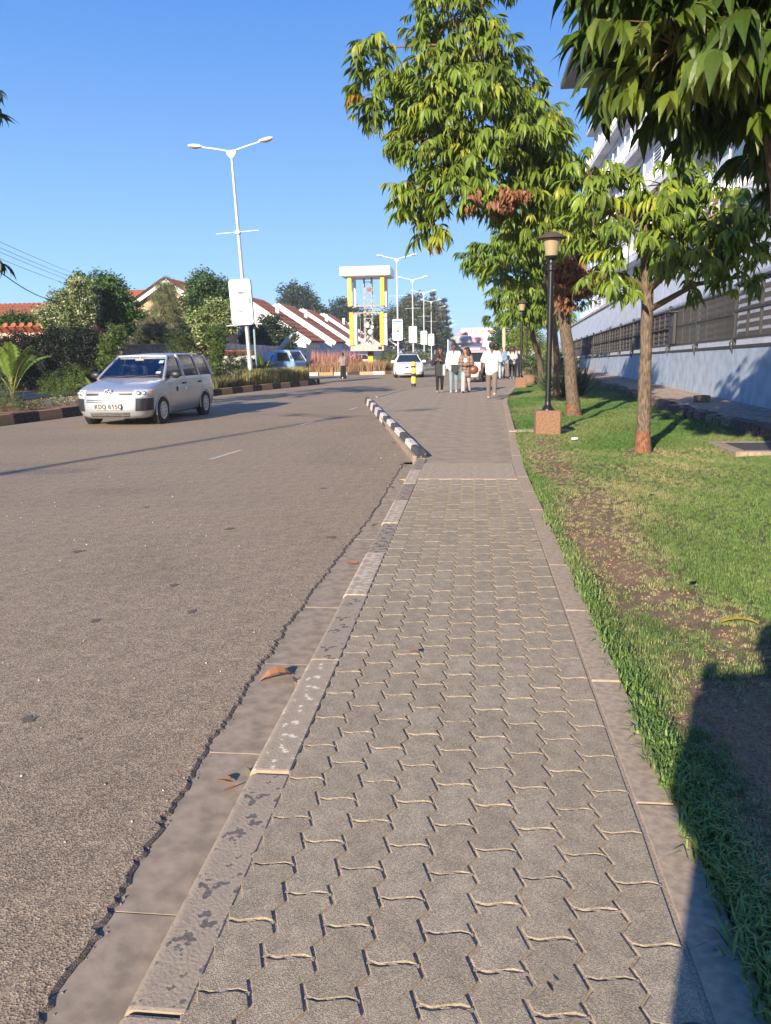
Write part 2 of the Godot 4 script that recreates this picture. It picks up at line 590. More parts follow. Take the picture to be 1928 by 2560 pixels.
func ground_and_road() -> void:
	road_noise.seed = 9
	road_noise.frequency = 0.5
	road_noise.fractal_octaves = 3
	var g := MB.new()
	g.box(Vector3(0, -0.7, -400), Vector3(1600, 1.0, 1800))
	struct("ground", g, M.earth)
	var r := MB.new()
	# near carriageway with its ragged right edge, then the wide part beyond the kerb's flare
	var z := 12.0
	var y := -0.105
	var er := RandomNumberGenerator.new()
	er.seed = 5
	var px := -1.0
	var zp := 12.0
	var first := true
	var e := MB.new()
	while z > -11.4:
		var step := 0.022 if z < -0.8 and z > -7.0 else (0.05 if z < 0 else 0.6)
		var x := -1.005 + wob(z) + er.randf_range(-0.012, 0.012) + (0.09 * clampf((-z - 6.0) / 5.0, 0.0, 1.0))
		if not first:
			strip(r, zp, z, px - 0.014, x - 0.014, y)
			e.quad(Vector3(px - 0.014, y, zp), Vector3(px, y - 0.006, zp), Vector3(x, y - 0.006, z), Vector3(x - 0.014, y, z))
			e.quad(Vector3(px, y - 0.006, zp), Vector3(px - 0.02, y - 0.08, zp), Vector3(x - 0.02, y - 0.08, z), Vector3(x, y - 0.006, z))
		first = false
		px = x
		zp = z
		z -= step
	z = -11.35
	zp = z
	while z > -72:
		z -= 0.8
		strip(r, zp, z, 0.0, 0.0, y)
		zp = z
	r.col = Color.WHITE
	r.quad(Vector3(0, y, -11.35), Vector3(30, y, -11.35), Vector3(30, y, -72), Vector3(0, y, -72))
	r.quad(Vector3(-14, y, zp), Vector3(30, y, zp), Vector3(30, y, -420), Vector3(-14, y, -420))
	r.quad(Vector3(-60, y, 12), Vector3(-14, y, 12), Vector3(-14, y, -420), Vector3(-60, y, -420))
	var road := struct("road", r, M.asphalt)
	part("broken_edge", e, M.asphalt_edge, road)
	# loose chippings along the ragged edge
	var ch := MB.new()
	ch.blob(Vector3.ZERO, Vector3(1, 0.7, 0.9), 4)
	var tr := []; var tc := []
	for k in 330:
		var zz := -1.2 - 7.0 * pow(er.randf(), 1.6)
		var sz := er.randf_range(0.002, 0.006)
		var xx := -1.005 + wob(zz) + er.randf_range(-0.035, 0.02)
		tr.append(Transform3D(Basis.from_euler(Vector3(er.randf() * 3, er.randf() * 6, er.randf() * 3)).scaled(Vector3.ONE * sz), Vector3(xx, -0.104 if xx < -1.005 + wob(zz) - 0.014 else -0.113, zz)))
		var q := er.randf_range(0.10, 0.28)
		tc.append(Color(q, q * 0.87, q * 0.76))
	var cm := mat(Color.WHITE, 0.95)
	cm.vertex_color_use_as_albedo = true
	scatter("chippings", ch.mesh(), cm, tr, tc, road)
	# faded dashes of the lane line: each a sheet on the asphalt
	for d in [[-3.97, -11.69, -3.84, -12.85], [-3.815, -17.46, -3.70, -18.29], [-3.445, -22.17, -3.356, -23.1]]:
		var p := MB.new()
		var dx := 0.045
		p.quad(Vector3(d[0] - dx, y + 0.004, d[1]), Vector3(d[0] + dx, y + 0.004, d[1]), Vector3(d[2] + dx, y + 0.004, d[3]), Vector3(d[2] - dx, y + 0.004, d[3]))
		part("lane_dash", p, M.paint, road)
	# a few oil spots, scuffs and a patch
	var spot := mat(L(0.115, 0.094, 0.076), 0.9)
	var grit := mat(L(0.45, 0.40, 0.34), 0.95)
	for d in [[-1.93, -3.05, 0.05, 0], [-2.25, -4.35, 0.045, 0], [-1.72, -4.55, 0.04, 0], [-2.55, -3.05, 0.03, 0], [-2.13, -2.28, 0.018, 0], [-1.62, -2.9, 0.012, 0], [-1.2, -6.6, 0.06, 0], [-2.2, -6.9, 0.07, 0], [-3.2, -6.0, 0.06, 0], [-3.4, -7.9, 0.05, 0], [-1.75, -9.1, 0.05, 0], [-2.05, -5.1, 0.04, 0]]:
		var q2 := PackedVector2Array()
		for k in 14:
			var a := TAU * k / 14
			var rr: float = d[2] * er.randf_range(0.4, 1.2)
			q2.append(Vector2(d[0] + cos(a) * rr * 0.8, d[1] + sin(a) * rr))
		var p2 := MB.new()
		p2.flat(q2, y + 0.003)
		part("road_stain", p2, spot, road)
	var gt := []; var gc := []
	for k in 420:
		var zz := -1.5 - 16.0 * pow(er.randf(), 1.5)
		var sz := er.randf_range(0.002, 0.006) * (1.0 - zz * 0.05)
		gt.append(Transform3D(Basis.from_euler(Vector3(er.randf() * 3, er.randf() * 6, 0)).scaled(Vector3.ONE * sz), Vector3(er.randf_range(-5.5, -1.0) * (1.0 - zz * 0.03) + (0.0 if zz > -11.0 else 0.3), -0.1035, zz)))
		var q := er.randf_range(0.3, 0.7)
		gc.append(Color(q, q * 0.9, q * 0.78))
	var gm := grit
	gm.albedo_color = Color.WHITE
	gm.vertex_color_use_as_albedo = true
	scatter("grit", ch.mesh(), gm, gt, gc, road)
	# concrete channel between asphalt and kerb
	var gu := holder("gutter")
	var gz := 1.8
	while gz > -11.0:
		var b := MB.new()
		var l := 0.93
		b.box(Vector3(-0.93, -0.149 + er.randf_range(-0.001, 0.001), gz - l / 2), Vector3(0.36, 0.07, l - 0.004), 0.002)
		part("gutter_slab", b, M.gutter, gu)
		gz -= l

# ---- footpath
const PW := 0.1225
const PL := 0.236

func path_right(z: float) -> float:
	# the footpath's right border
	var pts := [[20.0, 0.53], [-2.0, 0.53], [-10.0, 0.505], [-15.8, 0.66], [-24.8, 0.88], [-32.0, 1.5], [-43.0, 2.6], [-70.0, 5.0], [-120.0, 9.0], [-300.0, 22.0]]
	for k in pts.size() - 1:
		if z <= pts[k][0] and z >= pts[k + 1][0]:
			return lerpf(pts[k][1], pts[k + 1][1], (pts[k][0] - z) / (pts[k][0] - pts[k + 1][0]))
	return 0.53

func zig(t: float) -> float:
	# sideways offset of a zigzag joint; T in half paver lengths
	var f := t - floorf(t)
	var a := 0.0125
	if f < 0.66: return lerpf(-a, a, f / 0.66)
	return lerpf(a, -a, (f - 0.66) / 0.34)

func paver_poly(gap: float, w: float, cut := false) -> PackedVector2Array:
	# one zigzag paver round its middle, z forward to the camera positive; the cross joints wave
	var p := PackedVector2Array()
	var h := PL / 2
	var cross := [[0.0, 0.0], [0.25, -0.007], [0.5, 0.0], [0.75, 0.007], [1.0, 0.0]]
	# right side from far to near
	var ts := [0.0, 0.33, 0.67, 1.33, 1.67, 2.0]
	for k in ts.size():
		var t: float = ts[k]
		var zz := -h + t * h
		var g := gap if k in [0, 1, 4, 5] or true else gap * 0.4
		var zz2 := clampf(zz, -h + gap, h - gap)
		p.append(Vector2(w / 2 - g + (0.0 if cut else zig_at(t)), zz2))
	for k in range(1, 4):
		p.append(Vector2(w / 2 - w * cross[k][0], h - gap + cross[k][1]))
	for k in ts.size():
		var t: float = ts[ts.size() - 1 - k]
		var zz := clampf(-h + t * h, -h + gap, h - gap)
		p.append(Vector2(-w / 2 + gap + zig_at(t), zz))
	for k in range(1, 4):
		p.append(Vector2(-w / 2 + w * cross[k][0], -h + gap - cross[k][1]))
	return p

func joint_fill(b: MB, x: float, z: float, w: float, y: float) -> void:
	# the dusty fill of one waving cross joint, nearly flush with the pavers; z is its middle line
	var prev := []
	for k in 9:
		var f := k / 8.0
		var wave := 0.0075 * sin(TAU * (1.0 - f)) if true else 0.0
		var px := x - w / 2 + w * f + zig_at(0.0)
		var h := 0.0062
		var cur := [Vector3(px, y, z + wave + h), Vector3(px, y, z + wave - h)]
		if k > 0: b.quad(prev[0], cur[0], cur[1], prev[1])
		prev = cur

func zig_at(t: float) -> float:
	return zig(t + 0.33)

func footpath() -> void:
	var pv := holder("footpath")
	var pr := RandomNumberGenerator.new()
	pr.seed = 11
	var bed := MB.new()
	bed.box(Vector3(-0.05, -0.0745, -2.9), Vector3(1.19, 0.146, 14.9))
	part("sand_bed", bed, M.sand, pv)
	var full := []
	for k in 4:
		var b := MB.new()
		b.prism(paver_poly([0.0052, 0.0060, 0.0048, 0.0056][k], PW), -0.06, 0.0, 0.0013)
		full.append(b.mesh())
	var cutp := MB.new()
	cutp.prism(paver_poly(0.0048, PW, true), -0.06, 0.0, 0.0013)
	var cut_mesh := cutp.mesh()
	var x0 := -0.634
	var cols := 9
	var w: float = (0.522 - x0) / cols
	var rest := MB.new()
	var joint := MB.new()
	var count := 0
	var row := 0
	while true:
		var zc := -0.95 - row * PL
		if zc < -9.1: break
		for c in cols + 1:
			var z := zc - (PL / 2 if c % 2 else 0.0)
			if z - PL / 2 < -9.25 or c == cols: continue
			var x := x0 + w * (c + 0.5)
			joint_fill(joint, x, z - PL / 2, w, pr.randf_range(0.0022, 0.0038))
			var dy := pr.randf_range(-0.0008, 0.0012)
			if count < 290:
				var o := part("paver", full[pr.randi() % 4] if c < 8 else cut_mesh, M.paver[pr.randi() % 5], pv)
				o.transform = Transform3D(Basis.from_euler(Vector3(pr.randf_range(-0.003, 0.003), pr.randf_range(-0.008, 0.008), pr.randf_range(-0.003, 0.003))), Vector3(x, dy + 0.004, z))
				o.scale = Vector3(w / PW, 1, 1)
				count += 1
			else:
				rest.tf = Transform3D(Basis(), Vector3(x, dy + 0.004, z)).scaled_local(Vector3(w / PW, 1, 1))
				rest.prism(paver_poly(0.0046, PW, c == 8), -0.02, 0.0, 0.002)
		row += 1
	# pavers beyond the concrete band
	row = 0
	while row < 0:
		var zc := -10.52 - row * PL
		for c in 9:
			var z := zc - (PL / 2 if c % 2 else 0.0)
			rest.tf = Transform3D(Basis(), Vector3(x0 + 0.03 + w * (c + 0.5) + (0.1 * clampf((-z - 12) / 4, 0, 1) if c > 6 else 0.0), 0.004, z)).scaled_local(Vector3(w / PW, 1, 1))
			rest.prism(paver_poly(0.0036, PW), -0.02, 0.0, 0.002)
		row += 1
	part("joint_sand", joint, M.joint, pv).set_meta("kind", "stuff")
	part("far_pavers", rest, M.paver[0], pv).set_meta("kind", "stuff")
	# nearer than the frame
	var near := MB.new()
	near.box(Vector3(-0.06, -0.03, 1.9), Vector3(1.15, 0.064, 5.2))
	part("near_paving", near, M.paver[0], pv)
	# the concrete slab across the path
	var band := MB.new()
	band.box(Vector3(-0.065, -0.0475, -9.78), Vector3(1.15, 0.112, 1.32), 0.004)
	part("cross_slab", band, M.concrete, pv)
	# far part of the path and the paved triangle on its left
	var f := MB.new()
	var poly := PackedVector2Array([Vector2(-0.63, -10.45), Vector2(-0.66, -11.0), Vector2(-0.86, -11.35), Vector2(-3.38, -25.3), Vector2(-3.3, -26.0), Vector2(-2.5, -33.2), Vector2(-0.9, -36.6), Vector2(0.75, -38.6), Vector2(1.25, -48), Vector2(2.4, -70), Vector2(5.5, -120), Vector2(15, -300)])
	for zz in [-300.0, -120.0, -70.0, -43.0, -32.0, -24.8, -15.8, -10.45]: poly.append(Vector2(path_right(zz) + 0.02, zz))
	f.prism(poly, -0.14, -0.004)
	part("far_paving", f, M.far_paving, pv)
	# the row of edging slabs on the right
	var z := 1.5
	while z > -60:
		var l := 0.98 if z > -16 else 2.4
		var x1 := path_right(z); var x2 := path_right(z - l)
		var b := MB.new()
		var wd := 0.135
		var g := 0.006
		var p2 := PackedVector2Array([Vector2(x1 + g, z - g), Vector2(x1 + wd, z - g), Vector2(x2 + wd, z - l + g), Vector2(x2 + g, z - l + g)])
		b.prism(p2, -0.12, 0.006 + pr.randf_range(-0.002, 0.003), 0.003)
		part("edging_slab", b, M.edging, pv)
		z -= l

func kerb_block(l: float, w: float, h: float, batter := 0.0, round_ := 0.03) -> ArrayMesh:
	# a kerb stone along -z from the origin; the road side is -x, with a rounded top arris; its top at y = 0
	var p := PackedVector2Array([Vector2(w, -h), Vector2(w, -0.004), Vector2(w - 0.004, 0)])
	for k in 6:
		var a := PI / 2 + PI / 2 * k / 5
		p.append(Vector2(batter + round_ + cos(a) * round_, -round_ + sin(a) * round_))
	p.append(Vector2(0, -h))
	p.reverse()
	var b := MB.new()
	var n := p.size()
	var rings := []
	for zz in [-0.004, -0.012, -l + 0.012, -l + 0.004]:
		var s := 0.985 if zz == -0.004 or zz == -l + 0.004 else 1.0
		var r := PackedVector3Array()
		for q in p: r.append(Vector3(w / 2 + (q.x - w / 2) * s, -h / 2 + (q.y + h / 2) * s, zz))
		rings.append(r)
	for a in 3:
		for k in n:
			var k2 := (k + 1) % n
			b.quad(rings[a][k], rings[a + 1][k], rings[a + 1][k2], rings[a][k2])
	for e in [0, 3]:
		var mid := Vector3(w / 2, -h / 2, rings[e][0].z)
		for k in n:
			var k2 := (k + 1) % n
			if e == 0: b.tri(mid, rings[e][k], rings[e][k2])
			else: b.tri(mid, rings[e][k2], rings[e][k])
	return b.mesh()

func kerbs() -> void:
	var kr := RandomNumberGenerator.new()
	kr.seed = 21
	var k0 := holder("kerb")
	var m := kerb_block(1.04, 0.150, 0.25)
	for k in range(-3, 9):
		var o := part("kerb_stone", m, (M.kerb_white if k < 3 else M.kerb_white3) if posmod(k, 2) else (M.kerb_black if k < 3 else M.kerb_black3), k0)
		o.position = Vector3(-0.785 + kr.randf_range(-0.003, 0.003), 0.006 + kr.randf_range(-0.004, 0.004), -1.47 - 1.047 * k)
		o.rotation.y = kr.randf_range(-0.002, 0.002)
	# the flare: tall black and white stones along the paved triangle
	var fl := holder("kerb_flare")
	run_kerb(fl, [Vector2(-0.80, -11.05), Vector2(-3.46, -25.3)], 0.97, 0.16, 0.32, 0.075, 0.05, [M.kerb_black2, M.kerb_white2], kr)
	run_kerb(fl, [Vector2(-3.46, -25.4), Vector2(-3.30, -26.6), Vector2(-2.62, -33.4), Vector2(-1.0, -36.8), Vector2(0.65, -38.8), Vector2(1.12, -48.5), Vector2(2.3, -70)], 1.0, 0.14, 0.2, 0.015, 0.02, [M.concrete, M.concrete], kr)

func run_kerb(parent: Node, line: Array, l: float, w: float, h: float, top: float, batter: float, mats: Array, kr: RandomNumberGenerator) -> void:
	# stones of length L along LINE (x, z), road on the left hand
	var m := kerb_block(l, w, h, batter)
	var k := 0
	for s in line.size() - 1:
		var a: Vector2 = line[s]; var b: Vector2 = line[s + 1]
		var d := (b - a).normalized()
		var n := int(round(a.distance_to(b) / l))
		for j in n:
			var o := part("kerb_stone", m, mats[k % mats.size()], parent)
			var p := a + (b - a) * (float(j) / n)
			o.position = Vector3(p.x, top + kr.randf_range(-0.006, 0.006), p.y)
			o.rotation.y = atan2(-d.x, -d.y) + kr.randf_range(-0.006, 0.006)
			k += 1

# ---- lawn
func bare(x: float, z: float) -> float:
	# how bare the lawn is: 1 is red soil
	var e := x - path_right(z) - 0.13
	var n := sin(x * 5.1 + z * 1.7) * 0.3 + sin(z * 0.9 + 0.4) * 0.5 + 1.5 * road_noise.get_noise_2d(x * 5.0, z * 4.0)
	var strip := exp(-pow((e - 0.42 - 0.12 * sin(z * 1.3)) / 0.3, 2.0))
	var v := strip * (0.92 + 0.55 * n)
	v += 0.95 * exp(-(pow((x - 1.02) / 0.28, 2.0) + pow((z + 3.05) / 0.3, 2.0)))
	v += 0.9 * exp(-(pow((x - 1.25) / 0.3, 2.0) + pow((z + 2.6) / 0.28, 2.0)))
	if z < -14.5: v *= 0.15
	v += 0.7 * exp(-(pow((x - 2.39) / 0.35, 2.0) + pow((z + 11.5) / 0.35, 2.0)))
	v += 0.3 * exp(-pow((z + 11.6) / 1.6, 2.0)) * exp(-pow((x - 1.4) / 0.7, 2.0))
	v *= 0.88 + 1.1 * road_noise.get_noise_2d(x * 9.0 + 7, z * 9.0)
	return clampf(v, 0.0, 1.0)

func lawn_height(x: float, z: float) -> float:
	return 0.012 * sin(x * 3.0 + z) + 0.014 * sin(z * 2.1 - x) - 0.005 + 0.03 * clampf((x - 1.0) / 3.0, 0, 1)

func lawn() -> void:
	var b := MB.new()
	var zs := []
	var z := 3.0
	while z > -120:
		zs.append(z)
		z -= 0.16 if z > -16 else (0.5 if z > -30 else 3.0)
	var nx := 30
	var idx := []
	for k in zs.size():
		for j in nx + 1:
			var x: float = path_right(zs[k]) + 0.13 + (7.2 - 0.6) * pow(float(j) / nx, 1.3)
			var q := bare(x, zs[k])
			var gc := Color(0.13, 0.14, 0.05).lerp(Color(0.24, 0.19, 0.09), 0.25 + 0.25 * sin(x * 1.9 + zs[k]))
			b.col = gc.lerp(Color(0.40, 0.25, 0.15), q * q)
			b.vert(Vector3(x, lawn_height(x, zs[k]) - (0.02 if j == 0 else 0.0), zs[k]), Vector3.UP)
	for k in zs.size() - 1:
		for j in nx:
			var a := k * (nx + 1) + j
			b.face(a, a + 1, a + nx + 2); b.face(a, a + nx + 2, a + nx + 1)
	var lw := struct("lawn", b, M.lawn_soil)
	# tufts of grass in three sizes of field
	var lr := RandomNumberGenerator.new()
	lr.seed = 33
	var tufts := []
	for v in 3:
		var t := MB.new()
		for q in 13:
			var a := lr.randf() * TAU
			var ln := lr.randf_range(0.025, 0.06)
			var lean := lr.randf_range(0.35, 1.1)
			var o := Vector3(lr.randf_range(-0.028, 0.028), 0, lr.randf_range(-0.028, 0.028))
			var d := Vector3(cos(a), 0, sin(a))
			var sd := Vector3(-sin(a), 0, cos(a)) * lr.randf_range(0.0016, 0.0026)
			var p1 := o + Vector3.UP * ln * 0.6 + d * ln * 0.3 * lean
			var p2 := o + Vector3.UP * ln * (0.95 - 0.35 * lean) + d * ln * 0.95 * lean
			var sh := lr.randf_range(0.75, 1.25)
			t.col = Color(sh, sh, sh)
			t.quad(o - sd, o + sd, p1 + sd * 0.8, p1 - sd * 0.8)
			t.tri(p1 - sd * 0.8, p1 + sd * 0.8, p2)
		tufts.append(t.mesh())
	for v in 3:
		var tr := []; var tc := []
		for k in 15000:
			var zz := -0.9 - 13.0 * pow(lr.randf(), 1.45)
			var e := lr.randf()
			var wide := minf(4.0, 0.5 + -zz * 0.42)
			var x := path_right(zz) + 0.145 + e * wide
			var q := bare(x, zz)
			if x > 3.5 and x < 5.2 and zz < -11.0 and zz > -12.5: continue
			var edge := exp(-pow((x - path_right(zz) - 0.16) / 0.07, 2.0))
			if lr.randf() < q * 0.85 - edge * 0.5: continue
			var dry := clampf(q * 1.3 + 0.32 * sin(x * 2.6 + zz * 1.1) + 0.2 * sin(x * 7 - zz * 4) + lr.randf_range(-0.25, 0.45), 0, 1)
			var g := Color(0.092, 0.185, 0.036).lerp(Color(0.155, 0.235, 0.05), lr.randf())
			var cl := g.lerp(Color(0.47, 0.38, 0.20), dry * (0.8 if edge < 0.4 else 0.2))
			var sc := lr.randf_range(0.42, 0.85) * (1.0 + (1.7 if zz > -7.0 and lr.randf() < 0.45 else 0.7) * edge) * (0.9 if q < 0.5 else 0.7)
			tr.append(Transform3D(Basis.from_euler(Vector3(lr.randf_range(-0.2, 0.2), lr.randf() * TAU, lr.randf_range(-0.2, 0.2))).scaled(Vector3(sc, sc * (0.75 if q > 0.4 else 1.0), sc)), Vector3(x, lawn_height(x, zz), zz)))
			tc.append(cl)
		scatter("grass", tufts[v], M.grass, tr, tc, lw)
	var clod := []; var cc := []
	for k in 2600:
		var zz := -1.0 - 11.0 * pow(lr.randf(), 1.4)
		var x := path_right(zz) + 0.15 + lr.randf() * 1.6
		var q := bare(x, zz)
		if q < 0.25: continue
		var sz := lr.randf_range(0.003, 0.011)
		clod.append(Transform3D(Basis.from_euler(Vector3(lr.randf() * 3, lr.randf() * 6, 0)).scaled(Vector3(sz, sz * 0.7, sz)), Vector3(x, lawn_height(x, zz), zz)))
		var t := lr.randf_range(0.7, 1.2)
		cc.append(Color(0.34 * t, 0.19 * t, 0.105 * t))
	var cb := MB.new()
	cb.blob(Vector3.ZERO, Vector3.ONE, 5)
	var cmat := mat(Color.WHITE, 0.98)
	cmat.vertex_color_use_as_albedo = true
	scatter("soil_crumbs", cb.mesh(), cmat, clod, cc, lw)
	var big := MB.new()
	for q in 30:
		var a := lr.randf() * TAU
		var ln := lr.randf_range(0.04, 0.08)
		var o := Vector3(lr.randf_range(-0.1, 0.1), 0, lr.randf_range(-0.1, 0.1))
		var sd := Vector3(-sin(a), 0, cos(a)) * 0.005
		big.col = Color.WHITE * lr.randf_range(0.7, 1.2)
		big.tri(o - sd, o + sd, o + Vector3(cos(a) * ln * 0.7, ln * 0.55, sin(a) * ln * 0.6))
	var tr2 := []; var tc2 := []
	for k in 14000:
		var zz := -12.0 - 34.0 * pow(lr.randf(), 1.3)
		var x := path_right(zz) + 0.2 + lr.randf() * 4.6
		if lr.randf() < bare(x, zz) or x > 3.5 and x < 5.2 and zz > -12.5: continue
		var g := Color(0.10, 0.20, 0.038).lerp(Color(0.24, 0.27, 0.09), clampf(0.3 + 0.4 * sin(x * 2 + zz) + lr.randf_range(-0.3, 0.2), 0, 1))
		tr2.append(Transform3D(Basis.from_euler(Vector3(0, lr.randf() * TAU, 0)).scaled(Vector3.ONE * lr.randf_range(0.7, 1.2)), Vector3(x, lawn_height(x, zz), zz)))
		tc2.append(g)
	scatter("grass", big.mesh(), M.grass, tr2, tc2, lw)

# ---- the boundary wall, its fence and the building on the right
func wall_x(z: float) -> float: return 5.84 + 0.036 * (-16.5 - z)
func wall_top(z: float) -> float: return 1.47 - 0.016 * (-16.5 - z)

func right_side() -> void:
	var rr := RandomNumberGenerator.new()
	rr.seed = 51
	# strip of trodden earth between the stone edging and the wall
	var st := MB.new()
	var z := 2.0
	while z > -62:
		var a := ledge_x(z) + 0.12; var b := ledge_x(z - 1.0) + 0.12
		var h0 := 0.15; var h1 := 0.24
		st.quad(Vector3(a, h0, z), Vector3(wall_x(z) + 0.05, h1, z), Vector3(wall_x(z - 1) + 0.05, h1, z - 1), Vector3(b, h0, z - 1))
		z -= 1.0
	struct("earth_strip", st, M.dirt_strip)
	var ed := thing("stone_edging", "low edging of rough dark stones between the lawn and the blue wall", "edging", Vector3.ZERO)
	var sm := []
	for k in 5:
		var s := MB.new()
		var rings := []
		for a in 4:
			var ring := PackedVector3Array()
			for q in 10:
				var t := TAU * q / 10
				var cx := clampf(cos(t) * 1.35, -1, 1) * 0.5; var cy := clampf(sin(t) * 1.35, -1, 1) * 0.5
				var e := 0.86 if a == 0 or a == 3 else 1.0
				ring.append(Vector3(cx * e + rr.randf_range(-0.06, 0.06), cy * e + rr.randf_range(-0.06, 0.06), 0.5 - a / 3.0))
			rings.append(ring)
		s.loft(rings, true, true, false)
		sm.append(s.mesh())
	z = -5.0
	var n := 0
	while z > -46:
		var l := rr.randf_range(0.34, 0.62) * (1.0 if z > -25 else 1.8)
		var o := part("stone", sm[rr.randi() % 5], M.stone[rr.randi() % 4], ed)
		var hgt := rr.randf_range(0.20, 0.28)
		o.position = Vector3(ledge_x(z - l / 2) + rr.randf_range(-0.02, 0.03), hgt / 2 - 0.03, z - l / 2)
		o.scale = Vector3(rr.randf_range(0.24, 0.32), hgt, l * 1.03)
		o.rotation.y = rr.randf_range(-0.06, 0.06) + atan2(ledge_x(z) - ledge_x(z - l), -l) * 0.0
		z -= l
	# loose boulders on the strip
	for q in [[5.35, 0.2, -19.6, 0.34, "pale squared stone on the earth strip by the blue wall"], [5.6, 0.2, -20.4, 0.24, "smaller stone just behind the pale squared stone by the wall"]]:
		var o := part("boulder", sm[rr.randi() % 5], M.stone[3])
		tag(o, q[4], "stone", "loose stones on the earth strip by the blue wall")
		o.position = Vector3(q[0], q[1] + q[3] * 0.2, q[2])
		o.scale = Vector3(q[3], q[3] * 0.5, q[3] * 1.2)
		o.rotation.y = q[3] * 9
	# the blue wall: rendered panels with shallow joints between them
	var w := thing("boundary_wall", "pale blue rendered boundary wall below a dark steel fence", "wall", Vector3.ZERO)
	for k in range(-1, 17):
		var z0 := -4.75 - 3.7 * k; var z1 := z0 - 3.7
		var b := MB.new()
		var p0 := Vector3(wall_x(z0), 0, z0); var p1 := Vector3(wall_x(z1), 0, z1)
		var g := (p1 - p0).normalized() * 0.006
		for s in [0.0, 0.22]:
			var x := Vector3(s, 0, 0)
			var lo := -0.9
			if s == 0.0: b.quad(p1 - g + x + Vector3.UP * lo, p0 + g + x + Vector3.UP * lo, p0 + g + x + Vector3.UP * wall_top(z0), p1 - g + x + Vector3.UP * wall_top(z1))
			else: b.quad(p0 + g + x + Vector3.UP * lo, p1 - g + x + Vector3.UP * lo, p1 - g + x + Vector3.UP * wall_top(z1), p0 + g + x + Vector3.UP * wall_top(z0))
		var t0 := Vector3.UP * wall_top(z0); var t1 := Vector3.UP * wall_top(z1)
		b.quad(p0 + g + t0, p0 + g + t0 + Vector3(0.22, 0, 0), p1 - g + t1 + Vector3(0.22, 0, 0), p1 - g + t1)
		part("wall_panel", b, M.blue_wall, w)
		var pl := MB.new()
		pl.box(Vector3(wall_x(z0) + 0.11, wall_top(z0) / 2 - 0.45, z0), Vector3(0.236 if k % 3 == 0 else 0.19, wall_top(z0) + 0.9 - 0.01, 0.5 if k % 3 == 0 else 0.04))
		part("wall_post", pl, M.blue_wall, w)
	# the fence on top
	var f := thing("security_fence", "dark steel fence with louvred panels and a spiked top above the blue wall", "fence", Vector3.ZERO)
	var spike := MB.new()
	for k in range(0, 16):
		var z0 := -4.75 - 3.7 * k; var z1 := z0 - 3.7
		var y0 := wall_top(z0); var y1 := wall_top(z1)
		var xo := 0.03
		var p0 := Vector3(wall_x(z0) + xo, y0, z0); var p1 := Vector3(wall_x(z1) + xo, y1, z1)
		var ps := MB.new()
		ps.box(p0 + Vector3(0, 0.68, 0), Vector3(0.07, 1.56, 0.09))
		ps.beam(p0 + Vector3(-0.01, -0.14, 0), p0 + Vector3(-0.10, 0.13, 0), 0.05, 0.03)
		ps.beam(p0 + Vector3(-0.10, 0.13, 0), p0 + Vector3(0.0, 0.20, 0), 0.05, 0.03)
		ps.box(p0 + Vector3(0.0, 1.42, -0.12), Vector3(0.05, 0.04, 0.22))
		part("post", ps, M.fence_metal, f)
		var hgt := 1.22 if k < 4 else 1.1
		var rail := MB.new()
		for h in [0.03, 0.22, 0.22 + hgt * 0.5, 0.22 + hgt]:
			var th := 0.05 if h > 0.1 else 0.07
			rail.beam(p0 + Vector3(-0.02, h, -0.05), p1 + Vector3(-0.02, h, 0.05), 0.05, th)
		part("rail", rail, M.fence_metal, f)
		var nb := 7
		for s in nb:
			var h: float = 0.30 + (hgt - 0.12) * s / (nb - 1)
			var sl := MB.new()
			var a := p0 + Vector3(0.035, h, -0.06); var b := p1 + Vector3(0.035, h, 0.06)
			var t := 0.19 if k > 3 else 0.125
			sl.quad(b + Vector3(-0.03, -t / 2, 0), a + Vector3(-0.03, -t / 2, 0), a + Vector3(0.02, t / 2, 0), b + Vector3(0.02, t / 2, 0))
			sl.quad(a + Vector3(-0.015, -t / 2, 0), b + Vector3(-0.015, -t / 2, 0), b + Vector3(0.035, t / 2, 0), a + Vector3(0.035, t / 2, 0))
			part("slat", sl, M.fence_panel, f)
		for q in [0.25, 0.5, 0.75]:
			var mu := MB.new()
			var m: Vector3 = p0.lerp(p1, q)
			mu.box(m + Vector3(0.01, 0.22 + hgt / 2, 0), Vector3(0.04, hgt, 0.07))
			part("mullion", mu, M.fence_panel, f)
		var ns := 60 if k < 8 else 24
		for s in ns:
			var m: Vector3 = p0.lerp(p1, (s + 0.5) / ns)
			var tall := 0.13
			if k < 6: spike.box(m + Vector3(-0.035, 0.72, 0), Vector3(0.006, 1.10, 0.006))
			spike.tri(m + Vector3(0, 0.24 + hgt, 0.012), m + Vector3(0, 0.24 + hgt, -0.012), m + Vector3(-0.035, 0.24 + hgt + tall, 0))
			spike.tri(m + Vector3(0.004, 0.24 + hgt, -0.012), m + Vector3(0.004, 0.24 + hgt, 0.012), m + Vector3(-0.031, 0.24 + hgt + tall, 0))
	part("spikes", spike, M.fence_metal, f).set_meta("kind", "stuff")
	var bx := MB.new()
	bx.box(Vector3.ZERO, Vector3(0.10, 0.95, 0.55), 0.02)
	bx.box(Vector3(-0.06, 0.2, 0), Vector3(0.03, 0.3, 0.35), 0.01)
	bx.box(Vector3(-0.05, 0.49, 0), Vector3(0.26, 0.03, 0.7))
	var cab := part("cabinet", bx, M.fence_metal)
	cab.position = Vector3(wall_x(-26.0) - 0.08, wall_top(-26.0) + 0.72, -26.0)
	tag(cab, "black steel cabinet hung on the fence above the blue wall", "cabinet")
	# retaining wall of the building, its coping falling away from the camera
	var rt := thing("terrace_wall", "tall pale grey terrace wall with a grey coping, behind the fence", "wall", Vector3.ZERO)
	var ptop := func(zz: float) -> float: return 5.1 - 0.031 * (-22.0 - zz)
